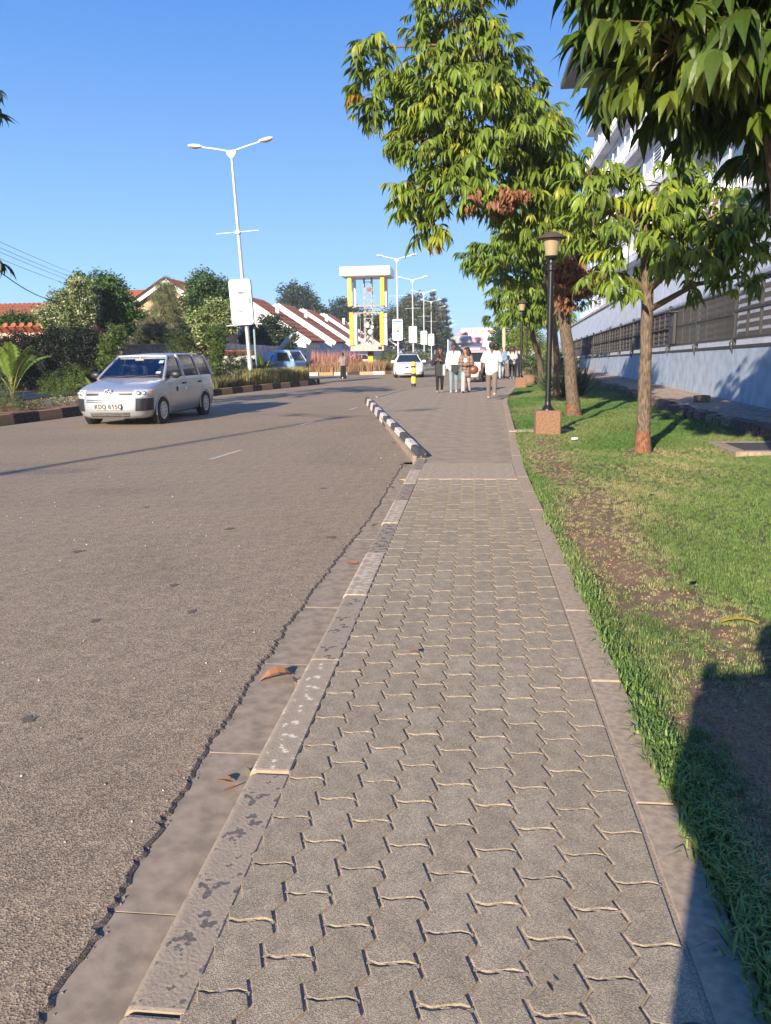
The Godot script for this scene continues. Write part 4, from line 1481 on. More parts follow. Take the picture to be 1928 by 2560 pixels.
func palm(label: String, at: Vector3, h: float, n: int, ln: float, tone: Color, seed_: int) -> void:
	var r := RandomNumberGenerator.new()
	r.seed = seed_
	var o := thing("palm", label, "palm", at, 0, "young palms in the median planting")
	var t := MB.new()
	t.lathe([Vector2(0.13, -0.1), Vector2(0.12, 0.1), Vector2(0.085, h * 0.25), Vector2(0.05, h * 0.33)], 10)
	part("trunk", t, M.bark, o)
	var fm := leafy(0.5, 0.45, Color(1, 1, 1))
	for k in n:
		var a := TAU * k / n + r.randf_range(-0.25, 0.25)
		var up := r.randf_range(0.95, 1.42)
		var b := MB.new()
		var p := Vector3(0, h * 0.22, 0)
		var pts := []
		var el := up
		for s in 12:
			pts.append(p)
			p += Vector3(cos(a) * cos(el), sin(el), sin(a) * cos(el)) * ln / 11.0
			el -= (0.02 + 0.017 * s) * (1.55 - up) * 2.2
		b.col = Color(0.30, 0.33, 0.06)
		b.tube(pts, [0.022, 0.02, 0.018, 0.016, 0.014, 0.012, 0.01, 0.008, 0.007, 0.006, 0.004, 0.003], 5, false)
		var side := Vector3(-sin(a), 0, cos(a))
		for s in 44:
			var f := 0.33 + 0.67 * s / 44.0
			var q: float = f * 11.0
			var i0 := int(floor(q)); var i1 := mini(i0 + 1, 11)
			var c: Vector3 = pts[i0].lerp(pts[i1], q - i0)
			var d: Vector3 = (pts[i1] - pts[maxi(i0 - 1, 0)]).normalized()
			for sg in [-1.0, 1.0]:
				var dirn: Vector3 = (side * sg + d * 0.75 + Vector3(0, 0.25, 0)).normalized()
				var l := ln * 0.27 * sin(PI * clampf(f * 1.1 - 0.2, 0.05, 1)) * r.randf_range(0.85, 1.1)
				var w := d * 0.011
				var g := r.randf_range(0.75, 1.25)
				b.col = Color(tone.r * g, tone.g * g, tone.b * g)
				var m := c + dirn * l * 0.55
				var e := c + dirn * l * 0.95 + Vector3(0, -l * 0.35, 0)
				b.quad(c - w, c + w, m + w, m - w)
				b.tri(m - w, m + w, e)
		part("frond", b, fm, o)

# ---- left: median kerb and planting, walls, houses
func left_side() -> void:
	var kr := RandomNumberGenerator.new()
	kr.seed = 61
	var kb := holder("median_kerb")
	run_kerb(kb, [Vector2(-13.5, -42.9), Vector2(-9.3, -42.5), Vector2(-8.1, -41.5), Vector2(-7.95, -40.6), Vector2(-8.6, -37.5), Vector2(-9.45, -34), Vector2(-10.1, -30.2), Vector2(-10.5, -22), Vector2(-11.0, -18.2), Vector2(-11.6, -14.6), Vector2(-13, -9), Vector2(-15, -3)], 1.0, 0.16, 0.32, 0.15, 0.03, [M.kerb_yellow, M.kerb_dark], kr)
	var so := MB.new()
	so.prism(PackedVector2Array([Vector2(-13.5, -42.8), Vector2(-9.35, -42.35), Vector2(-8.25, -41.4), Vector2(-8.15, -40.6), Vector2(-8.8, -37.5), Vector2(-9.65, -34), Vector2(-10.3, -30.2), Vector2(-10.7, -22), Vector2(-11.2, -18.2), Vector2(-11.8, -14.6), Vector2(-13.2, -9), Vector2(-15.2, -3), Vector2(-15.6, -3), Vector2(-14.6, -16), Vector2(-14.3, -30), Vector2(-14.0, -42.8)]), -0.2, 0.10)
	struct("median_soil", so, M.soil)
	var pav := MB.new()
	pav.prism(PackedVector2Array([Vector2(-16.6, 12), Vector2(-60, 12), Vector2(-60, -200), Vector2(-16.2, -200), Vector2(-15.8, -60), Vector2(-16.0, -30)]), -0.2, 0.02)
	struct("verge", pav, M.earth)
	# planting near the front car
	palm("young palm with arching yellow-green fronds left of the silver car", Vector3(-13.75, 0.1, -22.8), 1.25, 10, 1.65, Color(0.13, 0.20, 0.035), 3)
	palm("small palm with dark fronds at the foot of the lamp post", Vector3(-10.2, 0.1, -38.6), 0.6, 9, 1.3, Color(0.035, 0.07, 0.02), 4)
	palm("little palm seedling just in front of the silver car's bonnet", Vector3(-11.4, 0.1, -23.3), 0.3, 6, 0.75, Color(0.13, 0.16, 0.05), 6)
	plant("shrub", "rounded light green shrub between the young palm and the silver car", "shrub", "shrubs in the median planting", Vector3(-12.6, 0.1, -23.6), Vector3(-12.6, 0.5, -23.6), 0.03,
		[[-12.75, 0.75, -23.5, 0.5, 0.35], [-12.25, 0.95, -23.7, 0.42, 0.3], [-12.05, 0.6, -23.5, 0.38, 0.3], [-12.9, 0.45, -23.3, 0.4, 0.25], [-12.5, 0.35, -23.2, 0.4, 0.25]], "small", 560.0, 0.62, Color(0.11, 0.17, 0.03), 201)
	plant("ground_cover", "low white-flowered ground cover beside the silver car's bumper", "plants", "", Vector3(-11.9, 0.1, -22.3), Vector3.ZERO, 0.0,
		[[-11.9, 0.2, -22.0, 0.55, 0.14], [-11.45, 0.18, -22.2, 0.4, 0.12], [-12.4, 0.18, -22.2, 0.4, 0.12]], "small", 600.0, 0.5, Color(0.11, 0.15, 0.06), 202, Color(0.5, 0.5, 0.4))
	plant("ground_cover", "mixed green ground cover along the kerb under the young palm", "plants", "", Vector3(-12.9, 0.1, -20.2), Vector3.ZERO, 0.0,
		[[-12.2, 0.3, -19.6, 0.6, 0.22], [-12.9, 0.42, -20.8, 0.6, 0.35], [-13.4, 0.6, -21.6, 0.5, 0.5], [-11.7, 0.22, -20.2, 0.55, 0.14], [-12.4, 0.25, -21.2, 0.5, 0.18], [-13.5, 0.35, -20.2, 0.6, 0.3]], "small", 480.0, 0.6, Color(0.085, 0.125, 0.035), 203, Color(0.14, 0.16, 0.07))
	plant("climber", "leafy climber on a post beside the silver car's rear, with white flowers", "climbing plant", "climbers on posts", Vector3(-10.85, 0.1, -33.2), Vector3(-10.8, 2.4, -33.2), 0.03,
		[[-10.80, 2.35, -33.2, 0.42, 0.36], [-10.75, 1.55, -33.2, 0.27, 0.6], [-10.87, 0.7, -33.2, 0.25, 0.55], [-10.6, 2.0, -33.2, 0.3, 0.3]], "broad", 900.0, 0.75, Color(0.075, 0.125, 0.02), 204)
	plant("climber", "green climber covering a gate post left of the silver car", "climbing plant", "climbers on posts", Vector3(-15.5, 0.0, -33.4), Vector3(-15.4, 2.2, -33.4), 0.04,
		[[-15.58, 1.86, -33.4, 0.38, 0.55], [-15.12, 2.40, -33.4, 0.42, 0.42], [-15.84, 1.29, -33.4, 0.27, 0.38], [-15.34, 1.05, -33.4, 0.33, 0.5], [-15.4, 0.5, -33.4, 0.3, 0.4]], "broad", 800.0, 0.75, Color(0.085, 0.14, 0.022), 205)
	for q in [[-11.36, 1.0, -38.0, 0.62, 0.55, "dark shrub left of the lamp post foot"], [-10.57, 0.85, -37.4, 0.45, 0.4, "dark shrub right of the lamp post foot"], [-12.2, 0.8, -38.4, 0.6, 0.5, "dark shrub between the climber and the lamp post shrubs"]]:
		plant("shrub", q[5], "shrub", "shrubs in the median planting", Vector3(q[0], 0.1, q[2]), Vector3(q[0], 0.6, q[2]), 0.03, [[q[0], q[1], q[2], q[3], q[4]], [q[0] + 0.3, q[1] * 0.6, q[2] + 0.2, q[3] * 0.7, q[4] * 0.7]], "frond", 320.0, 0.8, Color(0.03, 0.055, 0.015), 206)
	blades("ornamental_grass", "yellow ornamental grass filling the tip of the median behind the yellow and black kerb", "grass", PackedVector2Array([Vector2(-8.4, -40.8), Vector2(-9.0, -37.4), Vector2(-9.8, -34.2), Vector2(-10.6, -34.6), Vector2(-10.2, -38.5), Vector2(-9.6, -41.6)]), 1500, 0.85, 0.011, [Color(0.42, 0.33, 0.10), Color(0.36, 0.33, 0.10), Color(0.16, 0.20, 0.06), Color(0.46, 0.36, 0.13), Color(0.30, 0.33, 0.15)], 207, 0.08, 0.6)
	blades("ornamental_grass", "green and straw grass behind the silver car's rear end", "grass", PackedVector2Array([Vector2(-9.9, -34.0), Vector2(-10.3, -31.2), Vector2(-12.0, -31.5), Vector2(-11.6, -36.0), Vector2(-10.7, -36.0)]), 800, 0.6, 0.011, [Color(0.08, 0.10, 0.03), Color(0.18, 0.16, 0.06), Color(0.10, 0.12, 0.04)], 208, 0.08, 0.7)
	# dark shaded hedge and the tiled garden wall
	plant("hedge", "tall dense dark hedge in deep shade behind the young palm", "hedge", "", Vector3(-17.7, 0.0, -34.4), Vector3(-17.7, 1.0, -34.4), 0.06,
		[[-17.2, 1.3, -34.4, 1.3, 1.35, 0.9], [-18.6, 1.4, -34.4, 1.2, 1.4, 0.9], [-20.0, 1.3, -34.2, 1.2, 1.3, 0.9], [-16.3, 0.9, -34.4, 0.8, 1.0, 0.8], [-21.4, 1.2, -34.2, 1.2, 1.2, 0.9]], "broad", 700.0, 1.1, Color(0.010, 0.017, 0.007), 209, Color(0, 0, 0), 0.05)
	var gw := thing("garden_wall", "garden wall with a red tiled coping behind the hedge", "wall", Vector3(-22.0, 0, -36.6))
	var wb := MB.new()
	wb.box(Vector3(0, 1.0, 0), Vector3(8.0, 3.3, 0.25), 0.02)
	part("wall_face", wb, M.pink_wall, gw)
	for k in 20:
		var tl := MB.new()
		tl.tf = Transform3D(Basis.from_euler(Vector3(-0.6, 0, 0)), Vector3(-3.9 + 0.41 * k, 2.80, 0.22))
		tl.tube([Vector3(0, 0, 0.34), Vector3(0, 0.012, -0.3)], [0.13, 0.11], 8)
		tl.box(Vector3(0.2, -0.05, 0), Vector3(0.2, 0.04, 0.6))
		part("coping_tile", tl, M.tile, gw)
	tiled_house("tiled_house", "low house with a wide orange tiled roof at the far left", Vector3(-30.5, 0, -47), 0.0)
	gable_house()
	terrace()
	# garden trees
	plant("variegated_tree", "pale variegated tree with cream-edged leaves left of the green crown", "tree", "garden trees on the left", Vector3(-18.2, 0, -36.4), Vector3(-18.2, 3.0, -36.4), 0.12,
		[[-17.88, 4.35, -36.00, 0.58, 0.68], [-18.70, 3.95, -36.00, 0.68, 0.62], [-19.44, 3.41, -36.00, 0.68, 0.48], [-18.34, 3.18, -36.00, 0.88, 0.55], [-17.83, 3.79, -36.00, 0.58, 0.78], [-18.2, 4.6, -36.2, 0.4, 0.4], [-19.0, 2.7, -36, 0.7, 0.3]], "broad", 330.0, 1.35, Color(0.30, 0.33, 0.17), 210, Color(0.16, 0.22, 0.07))
	plant("garden_tree", "bright green dense tree right of the pale variegated tree", "tree", "garden trees on the left", Vector3(-17.2, 0, -38.4), Vector3(-17.3, 3.2, -38.4), 0.14,
		[[-17.75, 4.54, -38.00, 0.92, 0.93], [-17.08, 4.10, -38.00, 0.7, 0.6], [-17.61, 3.46, -38.00, 0.85, 0.66], [-16.5, 3.7, -38.2, 0.55, 0.5], [-18.95, 5.00, -38.00, 0.44, 0.44], [-16.9, 3.0, -38, 0.6, 0.5]], "broad", 300.0, 1.5, Color(0.055, 0.12, 0.014), 211)
	plant("garden_tree", "rounded dark green tree before the orange tiled roof", "tree", "garden trees on the left", Vector3(-22.4, 0, -38), Vector3(-22.4, 2.4, -38), 0.10,
		[[-22.3, 3.15, -38, 0.9, 0.55], [-23.2, 2.9, -38, 0.9, 0.55], [-21.6, 2.8, -38, 0.5, 0.4]], "broad", 330.0, 1.3, Color(0.05, 0.10, 0.014), 212)
	plant("garden_tree", "slim green bush between the tiled roof and the variegated tree", "tree", "garden trees on the left", Vector3(-20.4, 0, -38), Vector3(-20.4, 2.4, -38), 0.07, [[-20.5, 3.1, -38, 0.45, 0.6], [-20.2, 2.6, -38, 0.4, 0.4]], "broad", 360.0, 1.2, Color(0.07, 0.13, 0.018), 213)
	plant("feathery_tree", "feathery grey-green weeping tree in front of the cream gable", "tree", "garden trees on the left", Vector3(-18.2, 0, -46), Vector3(-18.1, 3.6, -46), 0.10,
		[[-17.85, 4.5, -46.00, 0.75, 1.05], [-18.92, 3.11, -46.00, 0.85, 1.0], [-17.4, 3.54, -46.00, 0.6, 1.2], [-18.41, 2.50, -46.00, 1.2, 0.8], [-17.5, 5.3, -46, 0.45, 0.5], [-19.4, 2.4, -46, 0.5, 0.6]], "needle", 120.0, 1.5, Color(0.13, 0.14, 0.06), 214)
	plant("garden_tree", "tall green tree right of the cream gable, behind the variegated bush", "tree", "garden trees on the left", Vector3(-17.2, 0, -52), Vector3(-17.2, 4.2, -52), 0.15,
		[[-17.46, 5.82, -52.00, 1.15, 1.0], [-16.08, 5.49, -52.00, 0.5, 0.85], [-17.84, 4.66, -52.00, 1.3, 1.0], [-16.61, 4.34, -52.00, 0.9, 0.9], [-17.0, 3.2, -52, 1.2, 0.9]], "broad", 150.0, 2.0, Color(0.05, 0.105, 0.022), 215)
	plant("variegated_bush", "large pale variegated bush left of the white lamp-post sign", "shrub", "", Vector3(-14.0, 0, -42.4), Vector3(-14.0, 2.4, -42.4), 0.08,
		[[-13.41, 3.80, -42.00, 0.9, 0.5], [-14.21, 3.15, -42.00, 1.0, 0.58], [-14.76, 2.50, -42.00, 0.7, 0.6], [-12.95, 3.20, -42.00, 0.5, 0.58], [-14.3, 2.2, -41.6, 0.8, 0.5]], "broad", 300.0, 1.6, Color(0.30, 0.33, 0.15), 216, Color(0.16, 0.22, 0.06))
	plant("shrub", "green bush behind the silver car's roof", "shrub", "", Vector3(-14.9, 0, -40), Vector3(-14.9, 1.4, -40), 0.05, [[-15.05, 2.13, -40.00, 0.65, 0.75], [-14.72, 1.65, -40.00, 0.55, 0.5], [-15.3, 1.3, -40, 0.5, 0.6]], "small", 330.0, 1.1, Color(0.065, 0.11, 0.02), 217)
	plant("shrub", "grey-green bush hanging over the pale pink wall", "shrub", "", Vector3(-17.0, 0, -42), Vector3(-17.0, 2.0, -42), 0.05, [[-17.0, 2.7, -42, 0.8, 0.5], [-16.0, 2.4, -41.6, 0.5, 0.5], [-17.6, 2.3, -41.8, 0.6, 0.4]], "frond", 300.0, 0.9, Color(0.11, 0.13, 0.06), 218)
	plant("garden_tree", "dark green trees half covering the terraced houses", "tree", "garden trees on the left", Vector3(-17.4, 0, -66), Vector3(-17.4, 2.6, -66), 0.14, [[-16.6, 3.65, -66, 0.95, 1.2], [-17.6, 2.88, -66, 1.5, 1.0], [-15.2, 3.0, -66, 0.7, 0.8], [-15.8, 2.2, -65, 1.5, 0.7], [-17.0, 1.6, -65, 2.0, 0.9], [-18.8, 2.2, -66, 1.2, 1.0]], "broad", 110.0, 2.2, Color(0.022, 0.042, 0.013), 219)
	# walls
	var pw := thing("pink_wall", "pale pink garden wall piece behind the silver car's roof", "wall", Vector3(-16.6, 0, -40.6))
	var b := MB.new()
	b.box(Vector3(-0.3, 0.9, 0), Vector3(2.3, 2.2, 0.25), 0.02)
	part("wall_face", b, M.pink_wall, pw)
	var b2 := MB.new()
	b2.box(Vector3(-0.3, 2.03, 0), Vector3(2.4, 0.08, 0.34), 0.01)
	part("coping", b2, M.pink_wall, pw)
	var cw := thing("brick_gate_wall", "low wall with a sloping reddish tiled coping behind the silver car's rear", "wall", Vector3(-12.8, 0, -41.8))
	var b3 := MB.new()
	b3.box(Vector3(0, 0.65, 0), Vector3(2.8, 1.5, 0.25), 0.01)
	part("wall_face", b3, M.grey_wall, cw)
	for k in 8:
		var t := MB.new()
		t.tf = Transform3D(Basis.from_euler(Vector3(-0.55, 0, 0)), Vector3(-1.2 + 0.34 * k, 1.52, 0.1))
		t.box(Vector3.ZERO, Vector3(0.33, 0.05, 0.62), 0.015)
		part("coping_tile", t, M.tile2, cw)
	var lw := thing("long_wall", "long weathered grey-white boundary wall along the terraced houses", "wall", Vector3(-15.2, 0, -45))
	for k in 13:
		var p := MB.new()
		p.box(Vector3(0, 0.6 - 0.035 * k, -6.5 * k - 3.25), Vector3(0.25, 3.1, 6.48), 0.02)
		part("wall_panel", p, M.grey_wall, lw)
	# wires
	for q in [[Vector3(-16.9, 5.85, -26), Vector3(-37.9, 8.6, -90), "topmost overhead cable at the upper left"], [Vector3(-16.9, 5.6, -26.2), Vector3(-37.9, 8.25, -90), "second overhead cable from the top"], [Vector3(-16.9, 5.42, -26.4), Vector3(-37.9, 7.9, -90), "third overhead cable from the top"], [Vector3(-16.9, 5.15, -26.6), Vector3(-37.9, 7.5, -90), "fourth overhead cable from the top"], [Vector3(-15.4, 4.25, -25.5), Vector3(-22.5, 4.65, -44), "lowest and thickest overhead cable, running behind the variegated tree"]]:
		var a: Vector3 = q[0]; var e: Vector3 = q[1]
		var dd := (e - a) / 8.0
		var pts := []
		for k in range(0, 9): pts.append(a + dd * k + Vector3(0, -0.4 * (1.0 - pow((k - 4) / 4.0, 2.0)) if k >= 0 else 0.0, 0))
		var t := MB.new()
		t.tube(pts, [0.009 if e.z < -50 else 0.018], 5, false)
		tag(part("overhead_cable", t, M.wire), q[2], "cable", "overhead cables at the upper left")

func tiles_on(parent: Node, tf: Transform3D, w: float, l: float, rows: int, cols: int, mats: Array, r: RandomNumberGenerator) -> void:
	# courses of pantiles on a roof plane: x across, -z up the slope; each course a part of its own
	for k in rows:
		var b := MB.new()
		for j in cols:
			var x0 := -w / 2 + w * j / cols; var x1 := -w / 2 + w * (j + 1) / cols
			var z0 := -l * k / rows + 0.03; var z1 := -l * (k + 1) / rows
			var m := (x0 + x1) / 2
			b.quad(Vector3(x0, 0.02, z0), Vector3(m, 0.085, z0), Vector3(m, 0.05, z1), Vector3(x0, 0.0, z1))
			b.quad(Vector3(m, 0.085, z0), Vector3(x1, 0.02, z0), Vector3(x1, 0.0, z1), Vector3(m, 0.05, z1))
			b.tri(Vector3(x0, -0.03, z0), Vector3(x1, -0.03, z0), Vector3(m, 0.085, z0))
		var o := part("tile_course", b, mats[r.randi() % mats.size()], parent)
		o.transform = tf

func tiled_house(called: String, label: String, at: Vector3, turn: float) -> void:
	var r := RandomNumberGenerator.new()
	r.seed = 71
	var h := thing(called, label, "house", at, turn)
	var b := MB.new()
	b.box(Vector3(0, 1.3, -2.5), Vector3(11.5, 2.8, 7.0), 0.03)
	part("wall", b, M.cream, h)
	var rp := MB.new()
	rp.quad(Vector3(-6.5, 2.55, 1.6), Vector3(6.5, 2.55, 1.6), Vector3(6.1, 4.75, -2.5), Vector3(-6.5, 4.95, -2.5))
	rp.quad(Vector3(6.5, 2.55, -6.5), Vector3(-6.5, 2.55, -6.5), Vector3(-6.5, 4.95, -2.5), Vector3(6.1, 4.75, -2.5))
	rp.tri(Vector3(6.5, 2.55, 1.6), Vector3(6.5, 2.55, -6.5), Vector3(6.1, 4.75, -2.5))
	var ro := part("roof", rp, M.tile, h)
	var sl := atan2(2.3, 4.1)
	tiles_on(ro, Transform3D(Basis.from_euler(Vector3(sl, 0, 0)), Vector3(0, 2.60, 1.62)), 13.0, 4.65, 16, 40, [M.tile, M.tile, M.tile2], r)

func gable_house() -> void:
	var r := RandomNumberGenerator.new()
	r.seed = 73
	var h := thing("gable_house", "cream house whose gable with white barge boards faces the road", "house", Vector3(-21.1, 0, -55))
	var prof := PackedVector2Array([Vector2(-4.4, -0.2), Vector2(2.2, -0.2), Vector2(2.2, 4.9), Vector2(0.05, 6.35), Vector2(-4.4, 3.75)])
	var b := MB.new()
	b.extrude(prof, -9.0, 0.0)
	part("wall", b, M.cream, h)
	for s in [[Vector3(-4.75, 3.62, 0.35), Vector3(0.02, 6.52, 0.35)], [Vector3(0.02, 6.52, 0.351), Vector3(2.6, 4.75, 0.351)]]:
		var t := MB.new()
		t.beam(s[0], s[1], 0.08, 0.36)
		part("barge_board", t, M.white_trim, h)
	for s in [[Vector2(-4.9, 3.72), Vector2(0.0, 6.72)], [Vector2(0.0, 6.72), Vector2(2.75, 4.82)]]:
		var a: Vector2 = s[0]; var e: Vector2 = s[1]
		var t := MB.new()
		t.quad(Vector3(a.x, a.y, 0.5), Vector3(e.x, e.y, 0.5), Vector3(e.x, e.y, -9.3), Vector3(a.x, a.y, -9.3))
		t.quad(Vector3(a.x, a.y - 0.1, 0.5), Vector3(a.x, a.y - 0.1, -9.3), Vector3(e.x, e.y - 0.1, -9.3), Vector3(e.x, e.y - 0.1, 0.5))
		var ro := part("roof", t, M.tile2, h)
		var l := a.distance_to(e)
		var lowp := a if a.y < e.y else e
		var sg := 1.0 if a.y < e.y else -1.0
		tiles_on(ro, Transform3D(Basis.from_euler(Vector3(0, -sg * PI / 2, 0)) * Basis.from_euler(Vector3(atan2(absf(e.y - a.y), absf(e.x - a.x)), 0, 0)), Vector3(lowp.x, lowp.y + 0.02, -4.4)), 9.8, l, 12, 30, [M.tile, M.tile2], r)
	var wn := MB.new()
	wn.box(Vector3(-1.5, 2.6, 0.02), Vector3(1.3, 1.2, 0.12), 0.01)
	var w := part("window", wn, M.white_trim, h)
	var pn := MB.new()
	pn.box(Vector3(-1.5, 2.6, 0.07), Vector3(1.1, 1.0, 0.06))
	part("pane", pn, M.window, w)
	# the side wing with its own small roof
	var wg := MB.new()
	wg.box(Vector3(-4.2, 2.4, -5.5), Vector3(3.0, 5.6, 4.0), 0.02)
	part("wing_wall", wg, M.white_wall, h)
	var wr := MB.new()
	wr.box(Vector3(-4.3, 5.3, -5.3), Vector3(3.5, 0.22, 5.0), 0.02)
	part("wing_eaves", wr, M.white_trim, h)
	var wq := MB.new()
	wq.tf = Transform3D(Basis(), Vector3(-4.3, 5.42, -2.8))
	wq.quad(Vector3(-1.8, 0, 0), Vector3(1.8, 0, 0), Vector3(1.5, 1.0, -2.4), Vector3(-1.3, 1.0, -2.4))
	wq.tri(Vector3(-1.8, 0, -5), Vector3(-1.8, 0, 0), Vector3(-1.3, 1.0, -2.4)); wq.tri(Vector3(1.8, 0, 0), Vector3(1.8, 0, -5), Vector3(1.5, 1.0, -2.4))
	wq.quad(Vector3(1.8, 0, -5), Vector3(-1.8, 0, -5), Vector3(-1.3, 1.0, -2.4), Vector3(1.5, 1.0, -2.4))
	part("wing_roof", wq, M.tile, h)

func terrace() -> void:
	# row of stepped houses with steep mono-pitch roofs falling to the road
	var r := RandomNumberGenerator.new()
	r.seed = 75
	var first: Node3D = null
	var names := ["nearest terraced house, partly behind the white lamp-post sign", "second terraced house of the row from the left, steep red-brown roof", "third terraced house of the row from the left", "fourth terraced house of the row, left of the tower", "fifth terraced house, its white gable just left of the tower's yellow columns", "sixth terraced house, seen through the open tower", "last terraced house of the row, right of the tower's columns"]
	var zs := [-74.0, -89.0, -104.0, -121.0, -139.0, -158.0, -178.0]
	for k in 7:
		var at := Vector3(-21.0 - 0.028 * (-74.0 - zs[k]) * -1.0 * -1.0, 0.0, zs[k])
		if first == null:
			first = thing("terraced_house", names[0], "house", at, 0, "terraced houses beyond the long wall")
			first.set_meta("base", "terraced_house")
			# upper block
			var up := MB.new()
			up.extrude(PackedVector2Array([Vector2(-3.2, -0.5), Vector2(5.6, -0.5), Vector2(5.6, 2.9), Vector2(0.0, 6.65), Vector2(-1.1, 5.95), Vector2(-3.2, 5.0)]), -7.0, 0.0)
			part("wall", up, M.white_wall, first)
			var lo := MB.new()
			lo.extrude(PackedVector2Array([Vector2(0.5, -0.5), Vector2(3.9, -0.5), Vector2(3.9, 1.9), Vector2(3.2, 2.3), Vector2(0.5, 3.9)]), 0.0, 4.5)
			part("porch_wall", lo, M.grey_wall, first)
			for q in [[Vector2(6.1, 2.62), Vector2(-0.05, 6.78), -7.2, 0.45, 0.42], [Vector2(4.5, 1.72), Vector2(0.3, 4.25), -0.1, 4.9, 0.30]]:
				var a: Vector2 = q[0]; var e: Vector2 = q[1]
				var t := MB.new()
				t.quad(Vector3(a.x, a.y, q[3]), Vector3(a.x, a.y, q[2]), Vector3(e.x, e.y, q[2]), Vector3(e.x, e.y, q[3]))
				t.quad(Vector3(a.x, a.y - 0.12, q[2]), Vector3(a.x, a.y - 0.12, q[3]), Vector3(e.x, e.y - 0.12, q[3]), Vector3(e.x, e.y - 0.12, q[2]))
				var ro := part("roof", t, M.tile2, first)
				tiles_on(ro, Transform3D(Basis.from_euler(Vector3(0, PI / 2, 0)) * Basis.from_euler(Vector3(atan2(e.y - a.y, a.x - e.x), 0, 0)), Vector3(a.x, a.y + 0.02, (q[2] + q[3]) / 2)), q[3] - q[2], a.distance_to(e), 10, 18, [M.tile2, M.tile2, M.tile], r)
				var bb := MB.new()
				bb.beam(Vector3(a.x, a.y - 0.18, q[3] + 0.06), Vector3(e.x, e.y - 0.18, q[3] + 0.06), 0.07, q[4])
				part("barge_board", bb, M.white_trim, first)
			var b2 := MB.new()
			b2.beam(Vector3(-0.1, 6.62, 0.5), Vector3(-1.6, 5.7, 0.5), 0.07, 0.36)
			part("barge_board", b2, M.white_trim, first)
			var r2 := MB.new()
			r2.quad(Vector3(-0.05, 6.80, 0.5), Vector3(-0.05, 6.80, -7.2), Vector3(-3.5, 4.85, -7.2), Vector3(-3.5, 4.85, 0.5))
			part("roof", r2, M.tile2, first)
			for q in [[1.4, 1.2, 4.52], [2.7, 1.2, 4.52]]:
				var wm := MB.new()
				wm.box(Vector3(q[0], q[1], q[2]), Vector3(0.9, 1.2, 0.1))
				var w := part("window", wm, M.window_grey, first)
				var pm := MB.new()
				pm.box(Vector3(q[0], q[1], q[2] + 0.04), Vector3(0.7, 1.0, 0.06))
				part("pane", pm, M.window, w)
			var ch := MB.new()
			ch.box(Vector3(2.2, 5.75, -3.5), Vector3(0.35, 0.9, 0.35), 0.03)
			part("vent", ch, M.white_wall, first)
			for q in [0.7, 3.7]:
				var col := MB.new()
				col.box(Vector3(q, 0.6, 4.75), Vector3(0.3, 2.6, 0.3), 0.02)
				part("column", col, M.white_wall, first)
		else:
			var c := copy(first, names[k], at)
			c.scale = Vector3.ONE * (1.0 + 0.03 * k)

